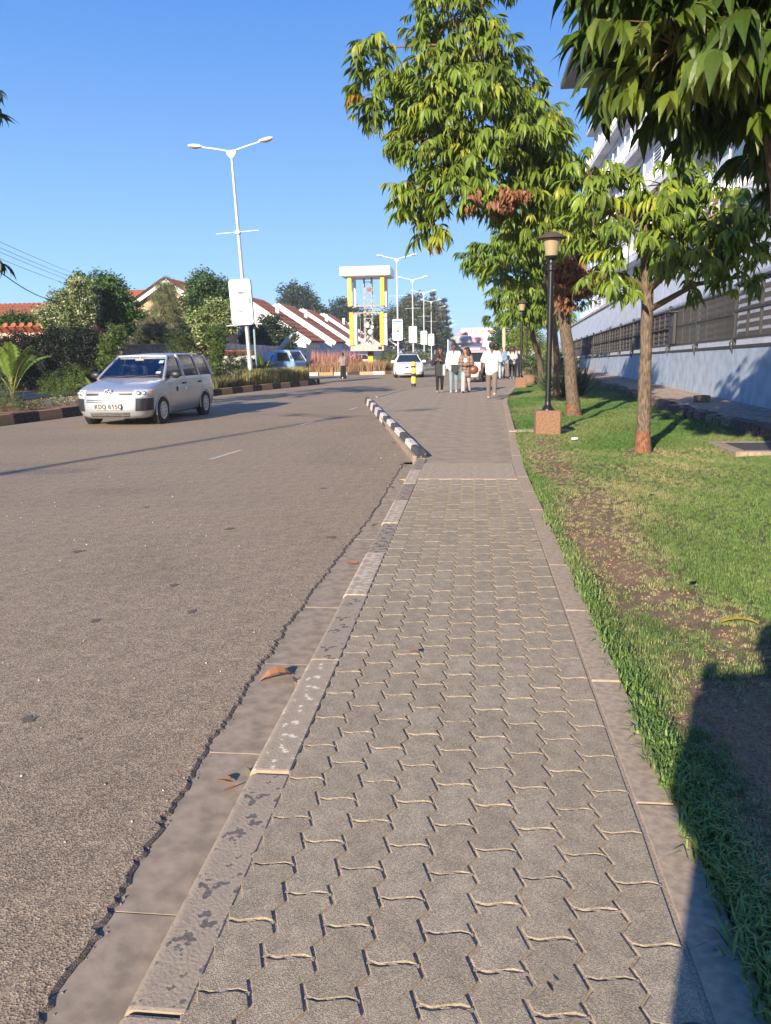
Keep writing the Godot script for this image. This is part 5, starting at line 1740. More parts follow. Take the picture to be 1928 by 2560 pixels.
# ---- far end of the street
func far_side() -> void:
	var g := "trees against the sky"
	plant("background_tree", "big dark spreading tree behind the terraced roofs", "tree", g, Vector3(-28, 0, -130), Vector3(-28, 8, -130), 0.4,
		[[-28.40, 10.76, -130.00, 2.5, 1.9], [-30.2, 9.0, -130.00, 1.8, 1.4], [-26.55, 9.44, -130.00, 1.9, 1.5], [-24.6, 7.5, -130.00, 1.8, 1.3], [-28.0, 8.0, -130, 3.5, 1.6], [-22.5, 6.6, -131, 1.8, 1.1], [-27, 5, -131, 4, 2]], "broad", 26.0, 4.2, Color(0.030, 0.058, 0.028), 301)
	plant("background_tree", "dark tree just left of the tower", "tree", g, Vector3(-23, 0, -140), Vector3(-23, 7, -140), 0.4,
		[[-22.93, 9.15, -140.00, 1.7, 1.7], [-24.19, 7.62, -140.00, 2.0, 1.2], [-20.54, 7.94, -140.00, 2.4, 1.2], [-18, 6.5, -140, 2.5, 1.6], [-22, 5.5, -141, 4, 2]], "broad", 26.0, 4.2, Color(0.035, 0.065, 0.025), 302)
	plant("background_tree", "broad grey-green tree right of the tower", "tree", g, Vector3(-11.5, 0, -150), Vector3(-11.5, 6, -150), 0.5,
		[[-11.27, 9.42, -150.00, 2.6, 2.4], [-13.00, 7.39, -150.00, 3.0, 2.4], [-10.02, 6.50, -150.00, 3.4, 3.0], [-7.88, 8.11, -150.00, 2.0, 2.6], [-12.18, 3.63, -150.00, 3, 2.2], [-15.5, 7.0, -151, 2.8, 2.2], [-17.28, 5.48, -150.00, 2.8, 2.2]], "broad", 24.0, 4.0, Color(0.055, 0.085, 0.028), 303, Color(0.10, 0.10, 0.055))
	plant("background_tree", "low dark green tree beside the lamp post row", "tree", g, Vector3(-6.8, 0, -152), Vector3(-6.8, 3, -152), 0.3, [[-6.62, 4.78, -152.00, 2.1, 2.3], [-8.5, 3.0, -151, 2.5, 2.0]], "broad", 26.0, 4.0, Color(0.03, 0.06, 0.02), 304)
	# tall tiered conifers
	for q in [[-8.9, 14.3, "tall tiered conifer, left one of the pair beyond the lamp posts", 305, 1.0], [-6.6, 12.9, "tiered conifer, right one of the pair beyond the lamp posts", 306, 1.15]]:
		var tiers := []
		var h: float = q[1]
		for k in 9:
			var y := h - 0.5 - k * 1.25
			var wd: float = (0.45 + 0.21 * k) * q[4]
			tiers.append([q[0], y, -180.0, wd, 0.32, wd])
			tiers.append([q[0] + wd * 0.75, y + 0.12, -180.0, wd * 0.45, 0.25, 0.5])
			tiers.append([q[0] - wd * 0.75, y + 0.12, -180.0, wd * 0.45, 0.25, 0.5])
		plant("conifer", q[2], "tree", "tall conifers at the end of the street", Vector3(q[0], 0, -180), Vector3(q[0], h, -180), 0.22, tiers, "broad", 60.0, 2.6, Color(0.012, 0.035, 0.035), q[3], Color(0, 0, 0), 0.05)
	plant("garden_tree", "dark green tree behind the man in the white T-shirt", "tree", "trees at the end of the footpath", Vector3(3.2, 0, -74), Vector3(3.2, 1.6, -74), 0.12, [[2.4, 2.7, -74.00, 0.9, 1.1], [3.3, 1.7, -74.00, 1.2, 1.0], [2.6, 0.6, -74.00, 1.4, 0.8], [4.2, 2.2, -74.00, 1.2, 1.2], [4.8, 3.6, -75, 1.3, 1.3]], "broad", 90.0, 2.2, Color(0.035, 0.085, 0.03), 307)
	plant("garden_tree", "bright yellow-green bush beyond the second lamp post", "shrub", "trees at the end of the footpath", Vector3(3.3, 0, -55), Vector3(3.3, 1.2, -55), 0.07, [[2.9, 2.1, -55.00, 0.62, 0.85], [3.4, 2.65, -55.00, 0.42, 0.6], [3.3, 1.1, -55.00, 0.8, 0.8], [4.2, 1.8, -55.5, 0.8, 0.9], [4.9, 1.2, -55, 0.8, 0.8]], "small", 130.0, 1.8, Color(0.17, 0.23, 0.025), 308)
	plant("shrub", "low green bush on the lawn beside the far walkers", "shrub", "trees at the end of the footpath", Vector3(3.6, 0, -50), Vector3(3.6, 0.4, -50), 0.03, [[3.4, 0.5, -50, 0.6, 0.5], [4.4, 0.5, -49, 0.7, 0.55], [5.4, 0.6, -48, 0.7, 0.6]], "frond", 150.0, 1.3, Color(0.07, 0.12, 0.04), 309)
	var pp := MB.new()
	pp.tube([Vector3(0, -0.1, 0), Vector3(-0.12, 4.2, 0)], [0.16, 0.13], 8)
	var po := part("utility_pole", pp, M.white_trim)
	po.material_override = mottled(L(0.45, 0.36, 0.26), 0.9, 0.2, 1.0, 321)
	po.position = Vector3(2.35, 0, -62)
	tag(po, "pale wooden pole between the dark tree and the yellow-green bush", "pole")
	# buildings closing the view
	var sh := thing("shop_building", "white shop building with red letters along its fascia at the street's end", "building", Vector3(0, 0, -222))
	var b := MB.new()
	b.box(Vector3(6.0, 2.2, -4), Vector3(22, 5.0, 8), 0.05)
	part("wall", b, M.white_wall, sh)
	var fs := MB.new()
	fs.box(Vector3(5.6, 6.25, -3), Vector3(18.0, 2.6, 9), 0.06)
	part("fascia", fs, M.white_trim, sh)
	var gl := MB.new()
	gl.box(Vector3(5.6, 4.93, 1.6), Vector3(18.1, 0.28, 0.5), 0.03)
	part("green_band", gl, mat(L(0.20, 0.55, 0.40), 0.6), sh)
	var red := mat(L(0.55, 0.07, 0.07), 0.6)
	var tm := TextMesh.new()
	var sf := SystemFont.new()
	sf.font_names = PackedStringArray(["Droid Sans"])
	sf.font_weight = 700
	tm.font = sf
	tm.text = "VSETA WORA"
	tm.font_size = 96
	tm.pixel_size = 0.0108
	tm.depth = 0.05
	var t := part("lettering", tm, red, sh)
	t.position = Vector3(1.6, 6.6, 1.56)
	t.scale = Vector3(1.25, 1, 1)
	for q in [-9.6, 0.5, 5.0]:
		var w := MB.new()
		w.box(Vector3(6.0 + q, 2.0, 0.05), Vector3(2.8, 2.4, 0.2), 0.03)
		var wd := part("window", w, M.grey_wall, sh)
		var p := MB.new()
		p.box(Vector3(6.0 + q, 2.0, 0.14), Vector3(2.4, 2.0, 0.1))
		part("pane", p, M.window, wd)
	var lw := thing("grey_roof_shop", "low grey-roofed building with a small red sign, left of the white shop", "building", Vector3(-5.2, 0, -200))
	var lb := MB.new()
	lb.box(Vector3(0, 1.6, -3), Vector3(9, 3.6, 6), 0.04)
	part("wall", lb, M.grey_wall, lw)
	var lr := MB.new()
	lr.extrude(PackedVector2Array([Vector2(-5, 3.4), Vector2(5.2, 3.4), Vector2(5.2, 3.7), Vector2(3.0, 5.0), Vector2(-5, 5.4)]), -6.0, 1.2)
	part("roof", lr, mottled(L(0.30, 0.31, 0.34), 0.5, 0.1, 0.2, 322), lw)
	var rs := MB.new()
	rs.box(Vector3(2.6, 5.6, 0.4), Vector3(2.6, 0.8, 0.2), 0.03)
	part("small_sign", rs, mat(L(0.50, 0.22, 0.24), 0.6), lw)
	var tc_ := thing("teal_canopy", "teal glass-fronted building behind the lamp posts", "building", Vector3(-9.3, 0, -190))
	var tb := MB.new()
	tb.box(Vector3(0, 2.9, -2), Vector3(5.6, 6.2, 4), 0.05)
	part("wall", tb, mat(L(0.10, 0.26, 0.30), 0.3), tc_)
	for k in 4:
		var p := MB.new()
		p.box(Vector3(-2.0 + 1.33 * k, 5.0, 0.05), Vector3(1.1, 1.4, 0.14), 0.02)
		part("pane", p, mat(L(0.22, 0.48, 0.55), 0.15), tc_)
	# pink billboard
	var bb := thing("billboard", "pink and white billboard on posts in front of the shop building", "billboard", Vector3(0.1, 0, -202))
	var bp := MB.new()
	bp.box(Vector3(0, 3.6, 0), Vector3(6.4, 3.3, 0.3), 0.05)
	part("panel", bp, M.sign_white, bb)
	var pk := MB.new()
	var pts := PackedVector2Array([Vector2(-2.7, 4.9), Vector2(2.5, 4.9), Vector2(2.5, 3.3), Vector2(1.6, 3.05), Vector2(0.6, 3.35), Vector2(-0.6, 3.15), Vector2(-1.5, 3.5), Vector2(-2.0, 3.9)])
	pk.extrude(pts, 0.15, 0.19)
	part("pink_print", pk, mat(L(0.62, 0.28, 0.36), 0.5), bb)
	for s in [-2.2, 2.2]:
		var p := MB.new()
		p.box(Vector3(s, 0.9, 0), Vector3(0.25, 2.1, 0.25), 0.02)
		part("post", p, M.steel, bb)
	var rl := thing("hoarding", "long white hoarding beside the far lamp posts", "hoarding", Vector3(-4.6, 0, -150))
	for k in 6:
		var p := MB.new()
		p.box(Vector3(0.05 * k, 2.3 - 0.06 * k, -6.0 * k), Vector3(0.12, 2.6, 5.94), 0.02)
		part("panel", p, M.sign_white, rl)
		var q := MB.new()
		q.box(Vector3(0.05 * k, 0.5, -6.0 * k), Vector3(0.1, 1.2, 0.14))
		part("post", q, M.steel, rl)

# ---- median island, lamp posts, tower
func rounded_rect(w: float, h: float, r: float, n := 5) -> PackedVector2Array:
	var p := PackedVector2Array()
	for q in [[1, 1, 0.0], [-1, 1, PI / 2], [-1, -1, PI], [1, -1, PI * 1.5]]:
		for k in n + 1:
			var a: float = q[2] + PI / 2 * k / n
			p.append(Vector2(q[0] * (w / 2 - r) + cos(a) * r, q[1] * (h / 2 - r) + sin(a) * r))
	return p

func lamp_post(label: String, at: Vector3) -> Node3D:
	var o := thing("street_lamp", label, "street lamp", at, 0, "double-armed street lamps down the median")
	o.set_meta("base", "street_lamp")
	var p := MB.new()
	p.tube([Vector3(0, -0.2, 0), Vector3(0, 1.2, 0), Vector3(0, 1.25, 0), Vector3(0, 6, 0), Vector3(0, 10.2, 0)], [0.12, 0.12, 0.10, 0.085, 0.055], 12)
	part("pole", p, M.lamp_grey, o)
	var bk := MB.new()
	bk.extrude(PackedVector2Array([Vector2(-0.06, 9.98), Vector2(0.06, 9.98), Vector2(0.20, 10.16), Vector2(0.20, 10.30), Vector2(-0.20, 10.30), Vector2(-0.20, 10.16)]), -0.05, 0.05)
	part("bracket", bk, M.lamp_white, o)
	for s in [-1.0, 1.0]:
		var a := MB.new()
		a.tube([Vector3(0.02 * s, 10.25, 0), Vector3(0.7 * s, 10.42, 0), Vector3(1.35 * s, 10.55, 0)], [0.035, 0.032, 0.03], 8)
		part("arm", a, M.lamp_white, o)
		var h := MB.new()
		h.blob(Vector3(1.62 * s, 10.62, 0), Vector3(0.36, 0.085, 0.15), 14, Basis(Vector3(0, 0, 1), 0.14 * s))
		var hd := part("lamp_head", h, M.lamp_white, o)
		var g := MB.new()
		g.blob(Vector3(1.66 * s, 10.585, 0), Vector3(0.25, 0.075, 0.115), 12, Basis(Vector3(0, 0, 1), 0.14 * s))
		part("lens", g, M.lamp_glass, hd)
	var cb := MB.new()
	cb.tube([Vector3(-1.0, 6.80, 0.1), Vector3(1.0, 6.82, 0.1)], [0.022], 6)
	cb.box(Vector3(0, 6.81, 0.05), Vector3(0.2, 0.14, 0.26), 0.01)
	part("crossbar", cb, M.lamp_grey, o)
	var c2 := MB.new()
	c2.tube([Vector3(-0.95, 2.72, 0.05), Vector3(0.75, 2.72, 0.05)], [0.022], 6)
	part("crossbar", c2, M.lamp_grey, o)
	return o

func sign_box(label: String, at: Vector3, kind: int, turn := 0.0) -> Node3D:
	var o := thing("advert_sign", label, "sign", at, turn, "white lamp-post signs")
	var e := MB.new()
	var poly := rounded_rect(1.02, 2.06, 0.14)
	e.extrude(poly, -0.12, 0.12)
	part("case", e, M.sign_edge, o)
	for s in [1.0, -1.0]:
		var f := MB.new()
		f.tf = Transform3D(Basis(Vector3.UP, 0.0 if s > 0 else PI), Vector3.ZERO)
		f.extrude(rounded_rect(0.98, 2.02, 0.125), 0.119, 0.128)
		part("face", f, M.sign_white, o)
	var pr := MB.new()
	if kind == 0:
		pr.extrude(PackedVector2Array([Vector2(-0.17, 0.47), Vector2(0.24, 0.47), Vector2(0.13, 0.36), Vector2(-0.07, 0.36)]), 0.128, 0.131)
		part("print", pr, mat(L(0.13, 0.13, 0.135), 0.5), o)
		var sw := MB.new()
		sw.extrude(PackedVector2Array([Vector2(-0.28, -0.40), Vector2(0.0, -0.37), Vector2(0.16, -0.33), Vector2(0.10, -0.42), Vector2(-0.05, -0.45), Vector2(-0.2, -0.44)]), 0.128, 0.131)
		sw.extrude(PackedVector2Array([Vector2(-0.12, -0.22), Vector2(-0.02, -0.33), Vector2(-0.06, -0.34)]), 0.128, 0.131)
		sw.extrude(PackedVector2Array([Vector2(0.34, 0.1), Vector2(0.47, 0.25), Vector2(0.47, -0.12), Vector2(0.36, -0.05)]), 0.128, 0.131)
		part("print", sw, mat(L(0.12, 0.22, 0.30), 0.5), o)
	elif kind == 1:
		pr.extrude(PackedVector2Array([Vector2(-0.45, 0.68), Vector2(0.45, 0.68), Vector2(0.45, 0.88), Vector2(-0.45, 0.88)]), 0.128, 0.131)
		part("print", pr, M.sky_blue, o)
		var k := MB.new()
		k.extrude(PackedVector2Array([Vector2(-0.02, 0.28), Vector2(0.14, 0.32), Vector2(0.12, -0.02), Vector2(0.18, -0.2), Vector2(0.02, -0.28), Vector2(-0.1, -0.12), Vector2(0.02, 0.02)]), 0.128, 0.131)
		part("print", k, mat(L(0.05, 0.055, 0.06), 0.5), o)
	elif kind == 2:
		pr.extrude(PackedVector2Array([Vector2(-0.42, 0.42), Vector2(0.42, 0.42), Vector2(0.42, 0.86), Vector2(-0.42, 0.86)]), 0.128, 0.131)
		part("print", pr, mat(L(0.18, 0.30, 0.36), 0.5), o)
	else:
		pr.extrude(PackedVector2Array([Vector2(-0.1, -0.4), Vector2(0.18, -0.5), Vector2(0.05, -0.36)]), 0.128, 0.131)
		part("print", pr, mat(L(0.2, 0.23, 0.26), 0.5), o)
	return o

func median() -> void:
	var kr := RandomNumberGenerator.new()
	kr.seed = 81
	var l1 := lamp_post("nearest double-armed street lamp, rising behind the silver car", Vector3(-10.36, 0.1, -37.0))
	l1.rotation.z = 0.042
	sign_box("largest white advert sign, on the nearest street lamp", Vector3(-10.62, 3.82, -36.86), 0, 0.1).rotation.z = 0.042
	var bp := MB.new()
	bp.tube([Vector3(0, 0, 0), Vector3(-0.03, 2.6, 0)], [0.05], 8)
	var bpo := part("sign_post", bp, mat(L(0.20, 0.34, 0.33), 0.5))
	bpo.position = Vector3(-10.18, 0.1, -37.3)
	tag(bpo, "thin grey-green post under the largest advert sign", "post")
	var zs := [-80.0, -103.0, -126.0, -148.0, -170.0, -194.0, -220.0, -250.0, -285.0]
	var nth := ["second", "third", "fourth", "fifth", "sixth", "seventh", "eighth", "ninth", "last and farthest"]
	for k in zs.size():
		var c := copy(l1, nth[k] + " street lamp down the median, counting from the camera", Vector3(-7.4 if k == 0 else -7.6, 0.05, zs[k]))
		c.rotation.z = 0.004
		if k < 8: sign_box("white advert sign on the %s street lamp" % nth[k], Vector3(-7.42 if k == 0 else -7.62, 3.62, zs[k] + 0.16), [1, 3, 2, 1, 3, 2, 3, 3][k])
	copy(l1, "street lamp left of the frame whose long thin shadow crosses the road", Vector3(-12.75, 0.1, 8.3))
	# the island with dry grass and its white kerb
	var il := MB.new()
	il.prism(PackedVector2Array([Vector2(-12.0, -57.4), Vector2(-9.0, -57.7), Vector2(-6.4, -58.6), Vector2(-5.7, -60.0), Vector2(-5.8, -66), Vector2(-6.3, -120), Vector2(-6.5, -300), Vector2(-8.8, -300), Vector2(-9.0, -120), Vector2(-9.8, -70), Vector2(-13.0, -64), Vector2(-13.0, -58)]), -0.2, 0.08)
	struct("island_soil", il, M.soil)
	var ik := holder("island_kerb")
	run_kerb(ik, [Vector2(-6.25, -120), Vector2(-5.75, -66), Vector2(-5.6, -60.2), Vector2(-6.35, -58.5), Vector2(-9.0, -57.6), Vector2(-12.2, -57.2)], 1.0, 0.15, 0.3, 0.12, 0.02, [M.kerb_white2, M.kerb_yellow, M.kerb_white2, M.kerb_white, M.kerb_dark], kr)
	blades("dry_grass", "tall dry reddish grass on the island under the tower", "grass", PackedVector2Array([Vector2(-12.2, -58), Vector2(-9.0, -58.2), Vector2(-6.6, -59.4), Vector2(-6.2, -62), Vector2(-8, -66), Vector2(-12.8, -63)]), 4200, 0.95, 0.008, [Color(0.40, 0.23, 0.13), Color(0.36, 0.24, 0.13), Color(0.33, 0.16, 0.10), Color(0.42, 0.30, 0.17)], 401, 0.05, 0.45)
	blades("dry_grass", "taller pinkish dry stalks left of the crossing woman", "grass", PackedVector2Array([Vector2(-12.0, -59), Vector2(-8.6, -59), Vector2(-8.4, -61), Vector2(-12.4, -62)]), 420, 1.75, 0.012, [Color(0.42, 0.20, 0.17), Color(0.36, 0.17, 0.12)], 402, 0.05, 0.18)
	var sh := [[-6.9, 0.55, -61.0, 0.7, 0.5, "pale green bush on the island just left of the white car"], [-7.6, 0.9, -72, 0.8, 0.9, "green bush on the island behind the white car"], [-6.6, 0.6, -70, 0.6, 0.55, "small bush between the second lamp and the white car"], [-6.7, 0.6, -84, 0.7, 0.7, "spiky green plants by the second street lamp"], [-7.2, 0.7, -95, 0.8, 0.8, "bush between the second and third street lamps"], [-7.2, 0.7, -112, 0.9, 0.8, "bush between the third and fourth street lamps"]]
	for k in sh.size():
		var q = sh[k]
		plant("island_shrub", q[5], "shrub", "shrubs on the island", Vector3(q[0], 0, q[2]), Vector3(q[0], 0.5, q[2]), 0.03, [[q[0], q[1], q[2], q[3], q[4]], [q[0] + 0.6, q[1] * 0.7, q[2] + 0.4, q[3] * 0.7, q[4] * 0.7]], "frond" if k % 2 else "small", 180.0, 1.2, Color(0.10, 0.15, 0.04), 410 + k, Color(0.22, 0.22, 0.08))
	tower()
	# bollard
	var b := thing("bollard", "yellow and black banded bollard at the edge of the paved triangle", "bollard", Vector3(-2.55, 0, -34.6))
	for q in [[0.0, 0.14, 1], [0.14, 0.42, 0], [0.42, 0.56, 1], [0.56, 0.80, 0], [0.80, 0.88, 1], [0.88, 1.05, 0]]:
		var t := MB.new()
		var r := 0.098 if q[2] else 0.10
		var pf := [Vector2(r, q[0]), Vector2(r, q[1])]
		if q[1] > 1.0: pf = [Vector2(r, q[0]), Vector2(r, q[1] - 0.02), Vector2(r - 0.02, q[1]), Vector2(0.0, q[1])]
		t.lathe(pf, 18)
		part("band", t, M.ink if q[2] else M.yellow_pale, b)

func tower() -> void:
	var o := thing("advert_tower", "open advert tower of yellow columns with a white cap on the island", "tower", Vector3(-7.93, 0, -61.6))
	var d := 1.5
	var cap := MB.new()
	cap.box(Vector3(0, 7.34, 0), Vector3(3.72, 0.62, 3.3), 0.02)
	part("cap", cap, M.sign_white, o)
	var cu := MB.new()
	cu.box(Vector3(0, 7.015, 0), Vector3(3.5, 0.05, 3.1))
	part("cap_underside", cu, M.white_trim, o)
	for lv in [[4.86, 7.0, 1.22, true], [2.0, 4.42, 1.14, false]]:
		for sx in [-1.0, 1.0]:
			for sz in [-1.0, 1.0]:
				var c := MB.new()
				var w := 0.30
				c.box(Vector3(sx * lv[2], (lv[0] + lv[1]) / 2, sz * 1.15), Vector3(w, lv[1] - lv[0], w * 0.8), 0.015)
				part("column", c, (M.yellow_pale if sx < 0 and lv[3] else M.orange) if sz > 0 else M.sign_white, o)
		for sz in [-1.0, 1.0]:
			for y in [lv[0] + 0.03, lv[1] - 0.04]:
				if y > 6.5: continue
				var rl := MB.new()
				rl.box(Vector3(0, y, sz * 1.02), Vector3(lv[2] * 2.0, 0.07, 0.07))
				part("rail", rl, M.steel, o)
		for sx in [-1.0, 1.0]:
			var rl := MB.new()
			rl.box(Vector3(sx * (lv[2] - 0.02), lv[0] + 0.035, 0), Vector3(0.07, 0.06, 1.9))
			part("rail", rl, M.steel, o)
	# side panels of the upper stage, half white half grey
	for sx in [-1.0, 1.0]:
		var w := MB.new()
		w.box(Vector3(sx * 1.18, 5.45, -0.15), Vector3(0.05, 1.1, 1.0))
		part("side_panel", w, M.sign_white, o)
		var g := MB.new()
		g.box(Vector3(sx * 1.18, 6.35, -0.15), Vector3(0.05, 0.7, 1.0))
		part("side_panel", g, M.window_grey, o)
	# lattice mast
	for sx in [-1.0, 1.0]:
		for sz in [-1.0, 1.0]:
			var m := MB.new()
			m.beam(Vector3(sx * 0.29, 2.0, sz * 0.29), Vector3(sx * 0.29, 7.0, sz * 0.29), 0.06, 0.06)
			part("mast_leg", m, M.steel, o)
	for k in 7:
		var y := 2.05 + 0.66 * k
		var br := MB.new()
		br.beam(Vector3(-0.29, y, 0.30), Vector3(0.29, y + 0.62, 0.30), 0.035, 0.035)
		if k < 4: br.beam(Vector3(0.29, y, 0.302), Vector3(-0.29, y + 0.62, 0.302), 0.033, 0.033)
		br.beam(Vector3(-0.29, y + 0.64, 0.30), Vector3(0.29, y + 0.64, 0.30), 0.04, 0.04)
		part("brace", br, M.steel, o)
	var rb := MB.new()
	rb.box(Vector3(0.12, 6.12, 0.34), Vector3(0.30, 0.26, 0.05), 0.01)
	part("red_plate", rb, M.rusty, o)
	for q in [[-0.05, 3.5, 0.32, 0.18], [0.3, 3.35, 0.2, 0.14], [0.18, 3.0, 0.35, 0.19], [-0.3, 2.4, 0.3, 0.12], [0.1, 2.12, 0.3, 0.1]]:
		var t := MB.new()
		t.blob(Vector3(q[0], q[1], q[2]), Vector3(q[3], q[3] * 1.2, q[3]), 8)
		part("loudspeaker", t, M.sign_white, o)
	for x in [-0.85, -0.62]:
		var t := MB.new()
		t.tube([Vector3(x, 2.0, 0.2), Vector3(x, 4.4, 0.2)], [0.035], 6)
		part("pipe", t, M.steel, o)
	var bs := MB.new()
	bs.box(Vector3(0, 1.79, 0), Vector3(2.52, 0.42, 2.3), 0.02)
	part("base_beam", bs, mottled(L(0.42, 0.35, 0.32), 0.7, 0.1, 0.7, 405), o)
	var sd := MB.new()
	sd.box(Vector3(0.98, 1.80, 1.16), Vector3(0.26, 0.2, 0.05))
	part("junction_box", sd, M.dark, o)
	var st := MB.new()
	st.box(Vector3(0.12, 1.38, 0), Vector3(0.42, 0.4, 0.42), 0.02)
	part("stem_collar", st, M.rusty, o)
	var s2 := MB.new()
	s2.box(Vector3(0.12, 0.6, 0), Vector3(0.40, 1.2, 0.40), 0.03)
	part("stem", s2, M.yellow, o)

func garden_lamp(label: String, at: Vector3) -> Node3D:
	var o := thing("garden_lamp", label, "lamp post", at, 0, "black lamp posts on concrete blocks along the lawn")
	o.set_meta("base", "garden_lamp")
	var b := MB.new()
	b.box(Vector3(0, 0.19, 0), Vector3(0.43, 0.44, 0.43), 0.025)
	part("plinth", b, M.plinth, o)
	var p := MB.new()
	p.lathe([Vector2(0.105, 0.41), Vector2(0.10, 0.43), Vector2(0.056, 0.50), Vector2(0.048, 0.56), Vector2(0.048, 2.72), Vector2(0.07, 2.74), Vector2(0.07, 2.82), Vector2(0.055, 2.86), Vector2(0.05, 2.92)], 18)
	part("pole", p, M.black_metal, o)
	var c := MB.new()
	c.lathe([Vector2(0.05, 2.90), Vector2(0.10, 2.93), Vector2(0.115, 2.97)], 18)
	part("lamp_cup", c, M.black_metal, o)
	var g := MB.new()
	g.lathe([Vector2(0.10, 2.97), Vector2(0.14, 3.235), Vector2(0.0, 3.236)], 20)
	part("lamp_glass", g, M.lamp_glass, o)
	var h := MB.new()
	h.lathe([Vector2(0.0, 3.24), Vector2(0.245, 3.245), Vector2(0.25, 3.26), Vector2(0.14, 3.32), Vector2(0.07, 3.35), Vector2(0.0, 3.36)], 24)
	part("lamp_hat", h, mat(L(0.07, 0.055, 0.045), 0.7), o)
	return o

